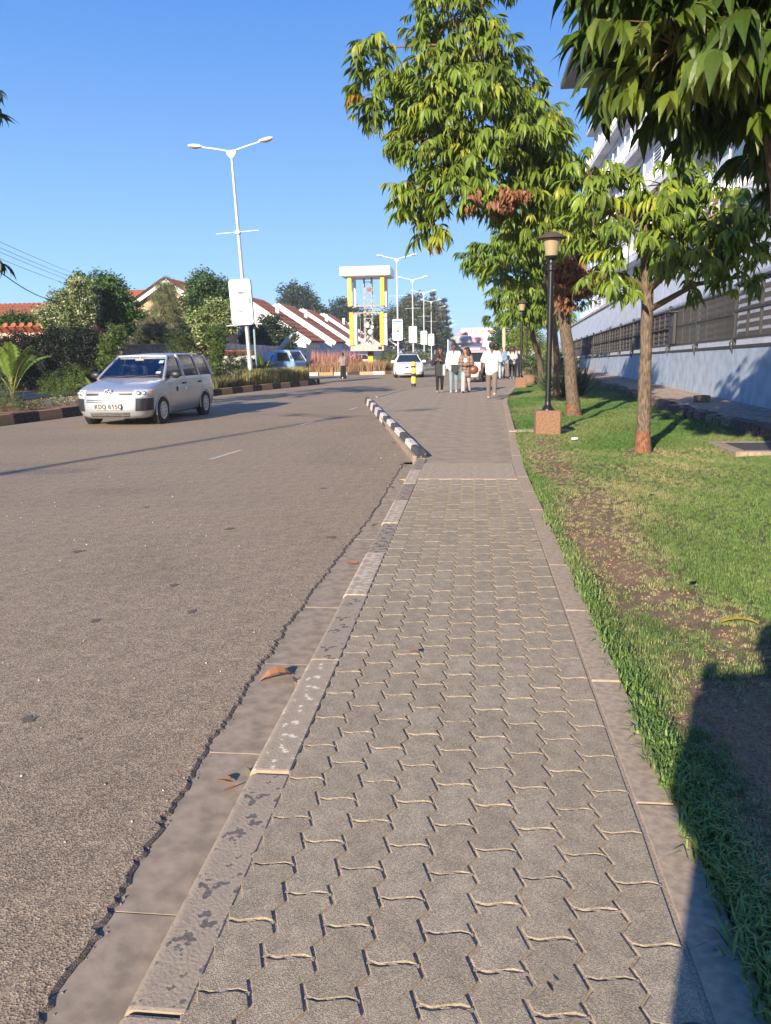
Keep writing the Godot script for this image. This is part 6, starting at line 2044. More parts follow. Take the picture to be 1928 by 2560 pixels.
func small_things() -> void:
	var a := garden_lamp("nearest black lamp post on a pinkish concrete block beside the footpath", Vector3(1.285, 0.02, -14.1))
	copy(a, "second black lamp post, behind the man in the white T-shirt", Vector3(1.86, 0.0, -32.2))
	copy(a, "third black lamp post, small behind the spiky plants", Vector3(3.35, 0.0, -52.0))
	var r := RandomNumberGenerator.new()
	r.seed = 501
	# spiky plants by the leaning tree
	for q in [[2.75, -24.8, 1.5, "big spiky agave-like plant behind the thin trunk"], [3.35, -25.6, 1.2, "spiky plant at the foot of the stone edging"], [2.5, -28.5, 1.1, "spiky plant beyond the thin tree"]]:
		var b := MB.new()
		for k in 46:
			var an := r.randf() * TAU
			var el := r.randf_range(0.5, 1.45)
			var l: float = q[2] * r.randf_range(0.7, 1.0)
			var d := Vector3(cos(an) * cos(el), sin(el), sin(an) * cos(el))
			var s := Vector3(-sin(an), 0, cos(an)) * 0.03
			var m := d * l * 0.5
			var e := d * l + Vector3(0, -0.12 * cos(el), 0)
			var v := r.randf_range(0.7, 1.3)
			b.col = Color(0.06 * v, 0.10 * v, 0.04 * v)
			b.quad(-s * 0.7, s * 0.7, m + s, m - s)
			b.tri(m - s, m + s, e)
		var o := thing("spiky_plant", q[3], "plant", Vector3(q[0], 0, q[1]), 0, "spiky plants at the end of the lawn")
		part("leaves", b, M.leaf_dull, o)
	# flat concrete cover in the lawn
	var cv := thing("drain_cover", "flat concrete frame with a dark cover set in the lawn by the wall", "drain cover", Vector3(4.35, 0.02, -11.75))
	for q in [[-0.75, 0.0, 0.16, 1.3], [0.75, 0.0, 0.16, 1.3], [0.0, 0.57, 1.34, 0.16], [0.0, -0.57, 1.34, 0.16]]:
		var f := MB.new()
		f.box(Vector3(q[0], 0.0, q[1]), Vector3(q[2], 0.10, q[3]), 0.012)
		part("frame", f, M.gutter, cv)
	var lid := MB.new()
	lid.box(Vector3(0, 0.012, 0), Vector3(1.33, 0.07, 0.97), 0.01)
	part("cover", lid, mottled(L(0.05, 0.05, 0.052), 0.8, 0.2, 1.0, 502), cv)
	# thin concrete strip across the lawn at the lamp block
	var cs := MB.new()
	cs.box(Vector3(1.2, 0.0, -14.75), Vector3(1.1, 0.05, 0.3), 0.01)
	tag(part("concrete_strip", cs, M.concrete), "narrow concrete strip in the grass behind the nearest lamp block", "strip")
	var bo := MB.new()
	bo.blob(Vector3(0, 0.18, 0), Vector3(0.42, 0.28, 0.35), 10)
	var bs := part("concrete_lump", bo, M.plinth)
	bs.position = Vector3(2.3, 0, -34.5)
	tag(bs, "rounded reddish concrete lump beside the second black lamp post", "stone")
	var lt := MB.new()
	lt.box(Vector3.ZERO, Vector3(0.10, 0.035, 0.06), 0.01, Basis.from_euler(Vector3(0.1, 0.5, 0.05)))
	var l := part("litter", lt, M.sign_white)
	l.position = Vector3(1.62, 0.05, -13.0)
	tag(l, "scrap of white litter on the grass right of the lamp block", "litter")
	# fallen leaves, each a curled leaf of its own
	var lm := []
	for v in 3:
		var b := MB.new()
		leaf_into(b, 0.17, 0.03, [0.9, -0.5, 1.5][v], Transform3D(Basis.from_euler(Vector3(0.5 if v != 1 else 0.0, 0, 0.3))), Color.WHITE)
		lm.append(b.mesh())
	var tan := mat(L(0.28, 0.125, 0.055), 0.8); var pale := mat(L(0.42, 0.31, 0.20), 0.8); var yel := mat(L(0.50, 0.34, 0.05), 0.7); var grn := mat(L(0.20, 0.26, 0.05), 0.6); var brn := mat(L(0.16, 0.09, 0.05), 0.8)
	for q in [[-0.885, -3.64, -0.12, 0.5, 1.15, tan, "largest curled tan leaf in the gutter"], [-0.85, -3.58, -0.12, 1.1, 0.9, pale, "pale leaf lying against the largest tan leaf in the gutter"], [-0.85, -2.73, -0.12, 1.2, 0.55, grn, "yellow-green leaf in the gutter beside the worn white kerb stone"], [-0.88, -2.63, -0.12, 0.2, 0.45, brn, "small brown leaf in the gutter below the yellow-green one"], [-0.9, -2.57, -0.12, 1.9, 0.4, tan, "curled leaf stalk in the gutter at the kerb joint"],
		[-0.86, -5.78, -0.12, 0.4, 0.7, tan, "orange leaf in the gutter halfway to the flare"], [-0.92, -7.1, -0.12, 2.2, 0.5, brn, "dark dry leaf in the gutter beyond the orange one"], [-0.95, -9.2, -0.12, 0.9, 0.8, tan, "rust-coloured leaf near the end of the gutter"], [-0.80, -9.7, -0.12, 0.1, 0.7, yel, "yellow leaf in the gutter near the flare"], [-0.95, -11.0, -0.10, 0.7, 0.9, tan, "brown leaf lying at the foot of the flare's first black stone"], [-1.35, -13.8, -0.10, 0.7, 1.0, tan, "tan leaf on the asphalt beside the flare"],
		[1.28, -4.1, 0.035, 1.5, 1.15, yel, "bright yellow leaf on the grass above the shadow of a head"], [1.36, -4.85, 0.035, 0.6, 0.8, grn, "light green leaf on the lawn beyond the yellow one"], [1.75, -8.0, 0.04, 0.8, 0.9, grn, "green leaf on the lawn near the bare patch"], [1.5, -8.6, 0.04, 1.8, 0.8, yel, "yellowish leaf on the lawn, far one"], [0.44, -6.0, 0.01, 1.5, 0.5, pale, "small pale leaf on the paving by the right edging"], [-0.25, -3.65, 0.008, 0.2, 0.4, brn, "tiny yellow-brown leaf on the paving"], [0.18, -1.62, 0.008, 1.0, 0.24, brn, "dark twig-like leaf on the nearest paving"]]:
		var o := part("fallen_leaf", lm[int(q[3] * 10) % 3], q[5])
		o.position = Vector3(q[0], q[2] + 0.012, q[1])
		o.rotation.y = q[3] * 2.1 + 1.2
		o.scale = Vector3.ONE * q[4]
		tag(o, q[6], "leaf", "fallen leaves")

# ---- vehicles
class Hull:
	# a car body as a stack of rounded outlines; each level is [y, front z, rear z, half width, corner]
	var lv := []
	var sn := 16

	func outline(l: Array) -> Array:
		var zf: float = l[1]; var zr: float = l[2]; var w: float = l[3]; var c: float = l[4]
		var p := []
		for q in [[0.0, 0.0], [0.35, 0.02], [0.62, 0.08], [0.80, 0.20], [0.91, 0.40], [0.97, 0.68], [1.0, 1.0]]:
			p.append(Vector2(w * q[0], zf - c * q[1]))
		var za := zf - c
		var zb := zr + c * 0.7
		for k in range(1, 4): p.append(Vector2(w, lerpf(za, zb, k / 3.0)))
		for q in [[0.985, 0.6], [0.95, 0.3], [0.85, 0.1], [0.6, 0.02], [0.3, 0.0], [0.0, 0.0]]:
			p.append(Vector2(w * q[0], zr + c * 0.7 * q[1]))
		return p

	func at(y: float, s: float) -> Vector3:
		var k := 0
		while k < lv.size() - 2 and y > lv[k + 1][0]: k += 1
		var f := clampf((y - lv[k][0]) / (lv[k + 1][0] - lv[k][0]), 0, 1)
		var l := []
		for j in 5: l.append(lerpf(lv[k][j], lv[k + 1][j], f))
		var p := outline(l)
		var i0 := clampi(int(floor(s)), 0, p.size() - 2)
		var q: Vector2 = p[i0].lerp(p[i0 + 1], s - i0)
		return Vector3(q.x, y, q.y)

	func build(b: MB) -> void:
		var rings := []
		for k in lv.size() - 1:
			var steps := 3
			for j in (steps if k < lv.size() - 2 else steps + 1):
				var f := float(j) / steps
				var l := []
				for q in 5: l.append(lerpf(lv[k][q], lv[k + 1][q], f))
				var o := outline(l)
				var r := PackedVector3Array()
				for q in o: r.append(Vector3(q.x, l[0], q.y))
				for q in range(o.size() - 2, 0, -1): r.append(Vector3(-o[q].x, l[0], o[q].y))
				rings.append(r)
		b.loft(rings, true, true)

	func patch(b: MB, y0: float, y1: float, s0: float, s1: float, off: float, side := 1.0, n := 8, m := 3, skew := 0.0) -> void:
		# a skin over part of the body, OFF metres proud of it
		var g := []
		for j in m + 1:
			var row := []
			for k in n + 1:
				var s := lerpf(s0, s1, float(k) / n)
				var y := lerpf(y0 + skew * float(k) / n, y1, float(j) / m)
				var p := at(y, s)
				var pd := at(y, minf(s + 0.2, 14.9)) - at(y, maxf(s - 0.2, 0.0))
				var nn := Vector3(-pd.z, 0, pd.x).normalized()
				p += nn * off
				row.append(Vector3(p.x * side, p.y, p.z))
			g.append(row)
		for j in m:
			for k in n:
				if side > 0: b.quad(g[j][k + 1], g[j][k], g[j + 1][k], g[j + 1][k + 1])
				else: b.quad(g[j][k], g[j][k + 1], g[j + 1][k + 1], g[j + 1][k])

func wheel(o: Node3D, at: Vector3, r: float, w: float, out: float) -> void:
	var t := MB.new()
	t.tf = Transform3D(Basis(Vector3(0, 0, 1), -PI / 2 * out), Vector3.ZERO)
	t.lathe([Vector2(r * 0.62, -w / 2), Vector2(r * 0.92, -w / 2), Vector2(r, -w / 2 + 0.025), Vector2(r, w / 2 - 0.025), Vector2(r * 0.92, w / 2), Vector2(r * 0.66, w / 2), Vector2(r * 0.62, w / 2 - 0.03)], 28)
	var tw := part("tyre", t, M.rubber, o)
	tw.position = at
	var m := MB.new()
	m.tf = t.tf
	m.lathe([Vector2(r * 0.66, w / 2 - 0.012), Vector2(r * 0.64, w / 2 - 0.004), Vector2(r * 0.56, w / 2 - 0.016), Vector2(r * 0.25, w / 2 - 0.012), Vector2(r * 0.18, w / 2 + 0.002), Vector2(0, w / 2 + 0.004)], 24)
	part("rim", m, M.lamp_grey, tw)
	var hs := MB.new()
	hs.tf = t.tf
	for k in 10:
		var a := TAU * k / 10
		hs.blob(Vector3(cos(a) * r * 0.42, w / 2 - 0.018, sin(a) * r * 0.42), Vector3(r * 0.075, 0.012, r * 0.05), 6)
	part("rim_holes", hs, M.dark, tw).set_meta("kind", "stuff")

func arch(o: Node3D, z: float, r: float, x: float, paint: Material) -> void:
	for s in [-1.0, 1.0]:
		var d := MB.new()
		d.tf = Transform3D(Basis(Vector3(0, 0, 1), -PI / 2 * s), Vector3(s * (x - 0.006), 0.30, z))
		d.lathe([Vector2(r + 0.035, -0.1), Vector2(r + 0.035, 0.008), Vector2(0, 0.010)], 30)
		part("wheel_arch", d, M.dark, o)
		var l := MB.new()
		var pts := []
		for k in 17:
			var a := -0.25 + (PI + 0.5) * k / 16
			pts.append(Vector3(s * (x + 0.004), 0.30 + sin(a) * (r + 0.045), z + cos(a) * (r + 0.045)))
		l.tube(pts, [0.016], 6)
		part("arch_lip", l, paint, o)

func pane(o: Node3D, called: String, p: Array, m: Material) -> Node3D:
	# a sheet of glass 5 mm thick through four points
	var b := MB.new()
	var n: Vector3 = ((p[1] - p[0]).cross(p[3] - p[0])).normalized() * 0.005
	b.quad(p[0] + n, p[1] + n, p[2] + n, p[3] + n)
	b.quad(p[3], p[2], p[1], p[0])
	for k in 4: b.quad(p[k], p[(k + 1) % 4], p[(k + 1) % 4] + n, p[k] + n)
	return part(called, b, m, o)

func estate_car() -> void:
	var o := thing("estate_car", "silver estate car with black bumper corners driving towards the camera", "car", Vector3(-8.08, -0.105, -19.5), -0.035)
	o.scale = Vector3.ONE * 1.07
	var h := Hull.new()
	h.lv = [[0.17, 1.98, -1.98, 0.70, 0.50], [0.22, 2.06, -2.05, 0.78, 0.50], [0.34, 2.10, -2.09, 0.825, 0.48], [0.50, 2.09, -2.09, 0.845, 0.46], [0.66, 2.07, -2.08, 0.845, 0.46], [0.75, 2.03, -2.07, 0.84, 0.46], [0.80, 1.93, -2.06, 0.83, 0.45], [0.86, 1.72, -2.05, 0.822, 0.44], [0.93, 1.32, -2.04, 0.81, 0.42], [0.99, 0.98, -2.03, 0.795, 0.40]]
	var b := MB.new()
	h.build(b)
	part("body", b, M.silver, o)
	# roof and pillars
	var rings := []
	for q in [[0.28, 1.445, 0.55], [0.18, 1.475, 0.585], [-0.3, 1.51, 0.60], [-1.0, 1.515, 0.60], [-1.7, 1.49, 0.59], [-1.93, 1.45, 0.57]]:
		var r := PackedVector3Array()
		for k in [[-1.0, -0.045], [-0.96, -0.012], [-0.8, 0.004], [-0.4, 0.014], [0.0, 0.018], [0.4, 0.014], [0.8, 0.004], [0.96, -0.012], [1.0, -0.045]]:
			r.append(Vector3(q[2] * 1.02 * k[0], q[1] + k[1], q[0]))
		for k in [0.9, 0.0, -0.9]: r.append(Vector3(q[2] * k, q[1] - 0.05, q[0]))
		rings.append(r)
	var rf_ := MB.new()
	rf_.loft(rings, true, true)
	part("roof", rf_, M.silver, o)
	for s in [-1.0, 1.0]:
		for q in [[Vector3(0.775, 0.97, 0.98), Vector3(0.575, 1.46, 0.27), 0.055], [Vector3(0.775, 0.97, -0.12), Vector3(0.605, 1.48, -0.16), 0.075], [Vector3(0.775, 0.97, -1.12), Vector3(0.605, 1.48, -1.10), 0.055], [Vector3(0.765, 0.97, -1.98), Vector3(0.575, 1.46, -1.88), 0.10]]:
			var a: Vector3 = q[0]; var e: Vector3 = q[1]
			a.x *= s; e.x *= s
			var t := MB.new()
			t.tube([a, a.lerp(e, 0.5) + Vector3(0.012 * s, 0, 0), e], [q[2] * 0.62, q[2] * 0.58, q[2] * 0.55], 8)
			part("pillar", t, M.silver, o)
		var tint := glass(Color(0.01, 0.014, 0.014), 0.72)
		for q in [[0.90, 0.23, -0.08, -0.12], [-0.17, -0.19, -1.09, -1.07], [-1.15, -1.13, -1.94, -1.84]]:
			var p := [Vector3(s * 0.785, 0.99, q[2]), Vector3(s * 0.785, 0.99, q[0]), Vector3(s * 0.612, 1.455, q[1]), Vector3(s * 0.612, 1.455, q[3])]
			if s < 0: p = [p[1], p[0], p[3], p[2]]
			pane(o, "side_window", p, tint)
		# doors: handles, seams, mirror
		for q in [[-0.02, 0.90], [-1.02, 0.90]]:
			var hd := MB.new()
			hd.box(Vector3(s * 0.842, q[1] - 0.06, q[0]), Vector3(0.04, 0.04, 0.17), 0.015)
			part("door_handle", hd, M.plastic, o)
		for q in [0.82, -0.17, -1.14]:
			var sm := MB.new()
			for k in 6:
				var y0 := 0.34 + 0.105 * k
				var xa := h.at(y0, 7.5).x + 0.0015; var xb := h.at(y0 + 0.105, 7.5).x + 0.0015
				var zz: float = q
				var p := [Vector3(s * xa, y0, zz - 0.004), Vector3(s * xa, y0, zz + 0.004), Vector3(s * xb, y0 + 0.105, zz + 0.004), Vector3(s * xb, y0 + 0.105, zz - 0.004)]
				if s > 0: sm.quad(p[1], p[0], p[3], p[2])
				else: sm.quad(p[0], p[1], p[2], p[3])
			part("door_seam", sm, M.dark, o)
		var sk := MB.new()
		h.patch(sk, 0.20, 0.27, 7.0, 9.0, 0.012, s, 6, 2)
		part("sill", sk, M.silver, o)
		var mr := MB.new()
		mr.blob(Vector3(s * 0.95, 1.05, 0.72), Vector3(0.13, 0.085, 0.07), 12)
		mr.box(Vector3(s * 0.84, 0.99, 0.74), Vector3(0.14, 0.04, 0.05), 0.01)
		part("mirror", mr, M.plastic, o)
		# front corners: headlamps, black bumper blocks
		var hl := MB.new()
		h.patch(hl, 0.60, 0.77, 2.05, 5.2, 0.012, s, 12, 4, 0.05)
		var hp := part("headlight", hl, M.headlight, o)
		var am := MB.new()
		h.patch(am, 0.66, 0.74, 4.5, 5.1, 0.017, s, 4, 2)
		part("indicator", am, M.amber, hp)
		var lb := MB.new()
		for q in [[2.7, 0.69], [3.5, 0.69]]:
			var c := h.at(q[1], q[0])
			lb.blob(Vector3(c.x * s, c.y, c.z + 0.004), Vector3(0.06, 0.055, 0.03), 10)
		part("lamp_bulb", lb, M.chrome, hp)
		var bk := MB.new()
		h.patch(bk, 0.33, 0.59, 2.35, 5.4, 0.014, s, 12, 4)
		part("bumper_corner", bk, M.plastic, o)
	arch(o, 1.27, 0.30, 0.842, M.silver)
	arch(o, -1.28, 0.30, 0.842, M.silver)
	# the wheels stand a little proud of the arches
	for s in [-1.0, 1.0]:
		for z in [1.27, -1.28]:
			wheel(o, Vector3(s * 0.772, 0.30, z), 0.30, 0.19, s)
	var gl := glass(Color(0.01, 0.014, 0.016), 0.15)
	pane(o, "windscreen", [Vector3(-0.725, 0.995, 0.99), Vector3(0.725, 0.995, 0.99), Vector3(0.555, 1.45, 0.29), Vector3(-0.555, 1.45, 0.29)], gl)
	pane(o, "rear_window", [Vector3(0.7, 1.0, -2.03), Vector3(-0.7, 1.0, -2.03), Vector3(-0.54, 1.43, -1.92), Vector3(0.54, 1.43, -1.92)], gl)
	var hdr := MB.new()
	hdr.tube([Vector3(-0.56, 1.455, 0.285), Vector3(0.0, 1.47, 0.30), Vector3(0.56, 1.455, 0.285)], [0.03], 8)
	part("windscreen_header", hdr, M.silver, o)
	for s in [0.0, 0.55]:
		var wp := MB.new()
		wp.tube([Vector3(-0.55 + s, 1.0, 1.0), Vector3(-0.1 + s, 1.03, 0.965), Vector3(0.1 + s, 1.035, 0.96)], [0.009], 5)
		part("wiper", wp, M.plastic, o)
	# grille, plate and lower intake
	for s in [-1.0, 1.0]:
		var g := MB.new()
		h.patch(g, 0.655, 0.70, 0.75, 1.95, 0.006, s, 6, 1)
		part("grille_slot", g, M.plastic, o)
	for y in [0.515, 0.555]:
		var g := MB.new()
		for s in [-1.0, 1.0]: h.patch(g, y, y + 0.02, 0.0, 1.95, 0.006, s, 8, 1)
		part("grille_line", g, M.ink, o)
	var lo := MB.new()
	for s in [-1.0, 1.0]: h.patch(lo, 0.215, 0.30, 0.0, 1.75, 0.006, s, 8, 2)
	part("lower_intake", lo, M.ink, o)
	for y in [0.235, 0.262, 0.287]:
		var g := MB.new()
		for s in [-1.0, 1.0]: h.patch(g, y, y + 0.008, 0.0, 1.72, 0.014, s, 8, 1)
		part("intake_bar", g, M.steel, o)
	var em := MB.new()
	for q in [[0.0, 0.0, 0.085, 0.055], [0.0, 0.0, 0.035, 0.05], [0.0, 0.018, 0.06, 0.022]]:
		var pts := []
		for k in 19:
			var a := TAU * k / 18
			pts.append(Vector3(q[0] + cos(a) * q[2], 0.745 + q[1] + sin(a) * q[3] * 0.8, 2.05 - sin(a) * q[3] * 0.35))
		em.tube(pts, [0.007], 5, false)
	part("emblem", em, M.chrome, o)
	var pl := MB.new()
	pl.box(Vector3(0, 0.425, 2.112), Vector3(0.58, 0.14, 0.014), 0.006)
	var pt := part("number_plate", pl, M.plate, o)
	var tm := TextMesh.new()
	var f := SystemFont.new()
	f.font_names = PackedStringArray(["Droid Sans"])
	f.font_weight = 700
	tm.font = f
	tm.text = "KDQ 615Q"
	tm.font_size = 64
	tm.pixel_size = 0.00205
	tm.depth = 0.003
	var tx := part("plate_text", tm, M.ink, pt)
	tx.position = Vector3(0, 0.425, 2.1215)
	# door sign: a small dark square and a pale label on the near front door
	var ds := MB.new()
	ds.box(Vector3(0.847, 0.72, 0.42), Vector3(0.006, 0.10, 0.09), 0.002)
	part("door_mark", ds, M.ink, o)
	var d2 := MB.new()
	d2.box(Vector3(0.847, 0.72, -0.08), Vector3(0.006, 0.07, 0.13), 0.002)
	part("door_label", d2, M.sign_white, o)
	# cabin: floor, dashboard, seats, steering wheel, driver
	var fl := MB.new()
	fl.box(Vector3(0, 0.985, -0.5), Vector3(1.46, 0.03, 2.85))
	part("cabin_floor", fl, M.dark, o)
	var da := MB.new()
	da.box(Vector3(0, 1.0, 0.72), Vector3(1.38, 0.09, 0.40), 0.03)
	part("dashboard", da, M.plastic, o)
	for s in [-0.36, 0.36]:
		var st := MB.new()
		st.box(Vector3(s, 1.14, -0.22), Vector3(0.46, 0.34, 0.12), 0.04)
		st.box(Vector3(s, 1.36, -0.25), Vector3(0.24, 0.12, 0.09), 0.03)
		part("seat", st, mat(L(0.035, 0.035, 0.038), 0.9), o)
	var bs := MB.new()
	bs.box(Vector3(0, 1.13, -1.15), Vector3(1.25, 0.32, 0.12), 0.04)
	part("rear_seat", bs, M.dark, o)
	var sw := MB.new()
	var sp := []
	for k in 21:
		var a := TAU * k / 20
		sp.append(Vector3(-0.36 + cos(a) * 0.18, 1.12 + sin(a) * 0.15, 0.40 + sin(a) * 0.07))
	sw.tube(sp, [0.014], 6, false)
	part("steering_wheel", sw, M.plastic, o)
	var stk := MB.new()
	stk.tf = Transform3D(Basis(Vector3.RIGHT, -0.99), Vector3(0.54, 1.33, 0.50))
	stk.box(Vector3(0, 0, 0), Vector3(0.10, 0.10, 0.004))
	part("windscreen_sticker", stk, mat(L(0.35, 0.5, 0.6), 0.5), o)
	var st2 := MB.new()
	st2.tf = Transform3D(Basis(Vector3.RIGHT, -0.99), Vector3(0.60, 1.10, 0.845))
	st2.box(Vector3(0, 0, 0), Vector3(0.10, 0.06, 0.004))
	part("windscreen_sticker", st2, M.sign_white, o)
	var rv := MB.new()
	rv.box(Vector3(-0.05, 1.385, 0.34), Vector3(0.22, 0.06, 0.03), 0.01)
	part("rear_view_mirror", rv, M.lamp_grey, o)
	var pd := MB.new()
	pd.tube([Vector3(-0.02, 1.44, 0.335), Vector3(-0.02, 1.40, 0.35)], [0.02], 6)
	part("pendant", pd, M.orange, o)
	var dv := figure({"name": "driver", "label": "driver in dark clothes behind the windscreen of the silver car", "h": 1.68, "cell": 0.022, "sit": true, "hem": 0.54, "skin": [0.16, 0.085, 0.055], "top": [0.02, 0.02, 0.022], "legs": [0.02, 0.02, 0.025], "hair": "short", "arms": [[1.0, 0.15, 0.9], [1.0, 0.15, 0.9]], "kind": "short", "hat": [0.02, 0.02, 0.025]})
	dv.position = o.transform * Vector3(-0.36, -0.30, -0.02)
	dv.rotation.y = o.rotation.y

func saloon_car(label: String, at: Vector3, turn: float, paint: Material, kidneys: bool) -> Node3D:
	var o := thing("saloon_car", label, "car", at, turn)
	var h := Hull.new()
	h.lv = [[0.17, 2.05, -2.15, 0.74, 0.50], [0.24, 2.20, -2.24, 0.82, 0.52], [0.42, 2.25, -2.26, 0.885, 0.52], [0.60, 2.22, -2.27, 0.905, 0.52], [0.70, 2.12, -2.26, 0.90, 0.52], [0.78, 1.9, -2.24, 0.885, 0.5], [0.86, 1.5, -2.2, 0.87, 0.5], [0.92, 1.1, -2.12, 0.85, 0.46], [0.96, 0.92, -1.95, 0.82, 0.42]]
	var b := MB.new()
	h.build(b)
	part("body", b, paint, o)
	var rings := []
	for q in [[0.12, 1.38, 0.56], [-0.1, 1.415, 0.585], [-0.6, 1.43, 0.585], [-1.0, 1.40, 0.57], [-1.25, 1.36, 0.55]]:
		var r := PackedVector3Array()
		for k in [[-1.0, -0.05], [-0.9, -0.01], [-0.4, 0.01], [0.0, 0.014], [0.4, 0.01], [0.9, -0.01], [1.0, -0.05], [0.0, -0.06]]:
			r.append(Vector3(q[2] * k[0], q[1] + k[1], q[0]))
		rings.append(r)
	var rr := MB.new()
	rr.loft(rings, true, true)
	part("roof", rr, paint, o)
	for s in [-1.0, 1.0]:
		for q in [[Vector3(0.80, 0.94, 0.92), Vector3(0.57, 1.37, 0.10), 0.035], [Vector3(0.80, 0.94, -0.3), Vector3(0.59, 1.40, -0.35), 0.04], [Vector3(0.80, 0.93, -1.9), Vector3(0.55, 1.35, -1.25), 0.07]]:
			var a: Vector3 = q[0]; var e: Vector3 = q[1]
			a.x *= s; e.x *= s
			var t := MB.new()
			t.tube([a, e], [q[2]], 8)
			part("pillar", t, paint, o)
		for q in [[0.8, 0.05, -0.27, -0.32], [-0.33, -0.37, -1.7, -1.2]]:
			var p := [Vector3(s * 0.81, 0.95, q[2]), Vector3(s * 0.81, 0.95, q[0]), Vector3(s * 0.585, 1.375, q[1]), Vector3(s * 0.585, 1.375, q[3])]
			if s < 0: p = [p[1], p[0], p[3], p[2]]
			pane(o, "side_window", p, M.window)
		var mr := MB.new()
		mr.blob(Vector3(s * 0.98, 0.98, 0.62), Vector3(0.14, 0.09, 0.08), 10)
		part("mirror", mr, paint, o)
		var hl := MB.new()
		h.patch(hl, 0.60, 0.70, 2.2, 4.8, 0.012, s, 8, 2, 0.03)
		part("headlight", hl, M.headlight, o)
		if kidneys:
			var g := MB.new()
			g.blob(Vector3(s * 0.16, 0.63, 2.19), Vector3(0.13, 0.055, 0.05), 10)
			part("grille", g, M.ink, o)
			var fg := MB.new()
			h.patch(fg, 0.33, 0.37, 2.0, 3.2, 0.006, s, 4, 1)
			part("fog_slot", fg, M.window_grey, o)
	arch(o, 1.38, 0.31, 0.895, paint)
	arch(o, -1.38, 0.31, 0.895, paint)
	for s in [-1.0, 1.0]:
		for z in [1.38, -1.38]: wheel(o, Vector3(s * 0.81, 0.31, z), 0.31, 0.2, s)
	pane(o, "windscreen", [Vector3(-0.76, 0.965, 0.93), Vector3(0.76, 0.965, 0.93), Vector3(0.555, 1.385, 0.12), Vector3(-0.555, 1.385, 0.12)], M.window)
	pane(o, "rear_window", [Vector3(0.72, 0.965, -1.93), Vector3(-0.72, 0.965, -1.93), Vector3(-0.53, 1.35, -1.27), Vector3(0.53, 1.35, -1.27)], M.window)
	var pl := MB.new()
	pl.box(Vector3(0, 0.36, 2.26), Vector3(0.5, 0.11, 0.02), 0.005)
	part("number_plate", pl, M.plate, o)
	var lo := MB.new()
	for s in [-1.0, 1.0]: h.patch(lo, 0.255, 0.30, 0.0, 1.4, 0.006, s, 6, 1)
	part("lower_intake", lo, M.ink, o)
	return o

func vehicles() -> void:
	estate_car()
	saloon_car("white saloon car coming round the bend beside the bollard", Vector3(-4.15, -0.105, -51.6), 0.12, M.car_white, true)
	var pale := mat(L(0.45, 0.52, 0.56), 0.3, 0.3)
	saloon_car("pale grey parked car mostly hidden behind the silver estate car", Vector3(-15.3, -0.105, -34.9), 0.9, pale, false)
	saloon_car("small white and red car beyond the dry grass right of the tower stem", Vector3(-10.2, -0.105, -78), 1.3, mat(L(0.65, 0.40, 0.38), 0.35), false)
	tuk_tuk()
	blue_truck()

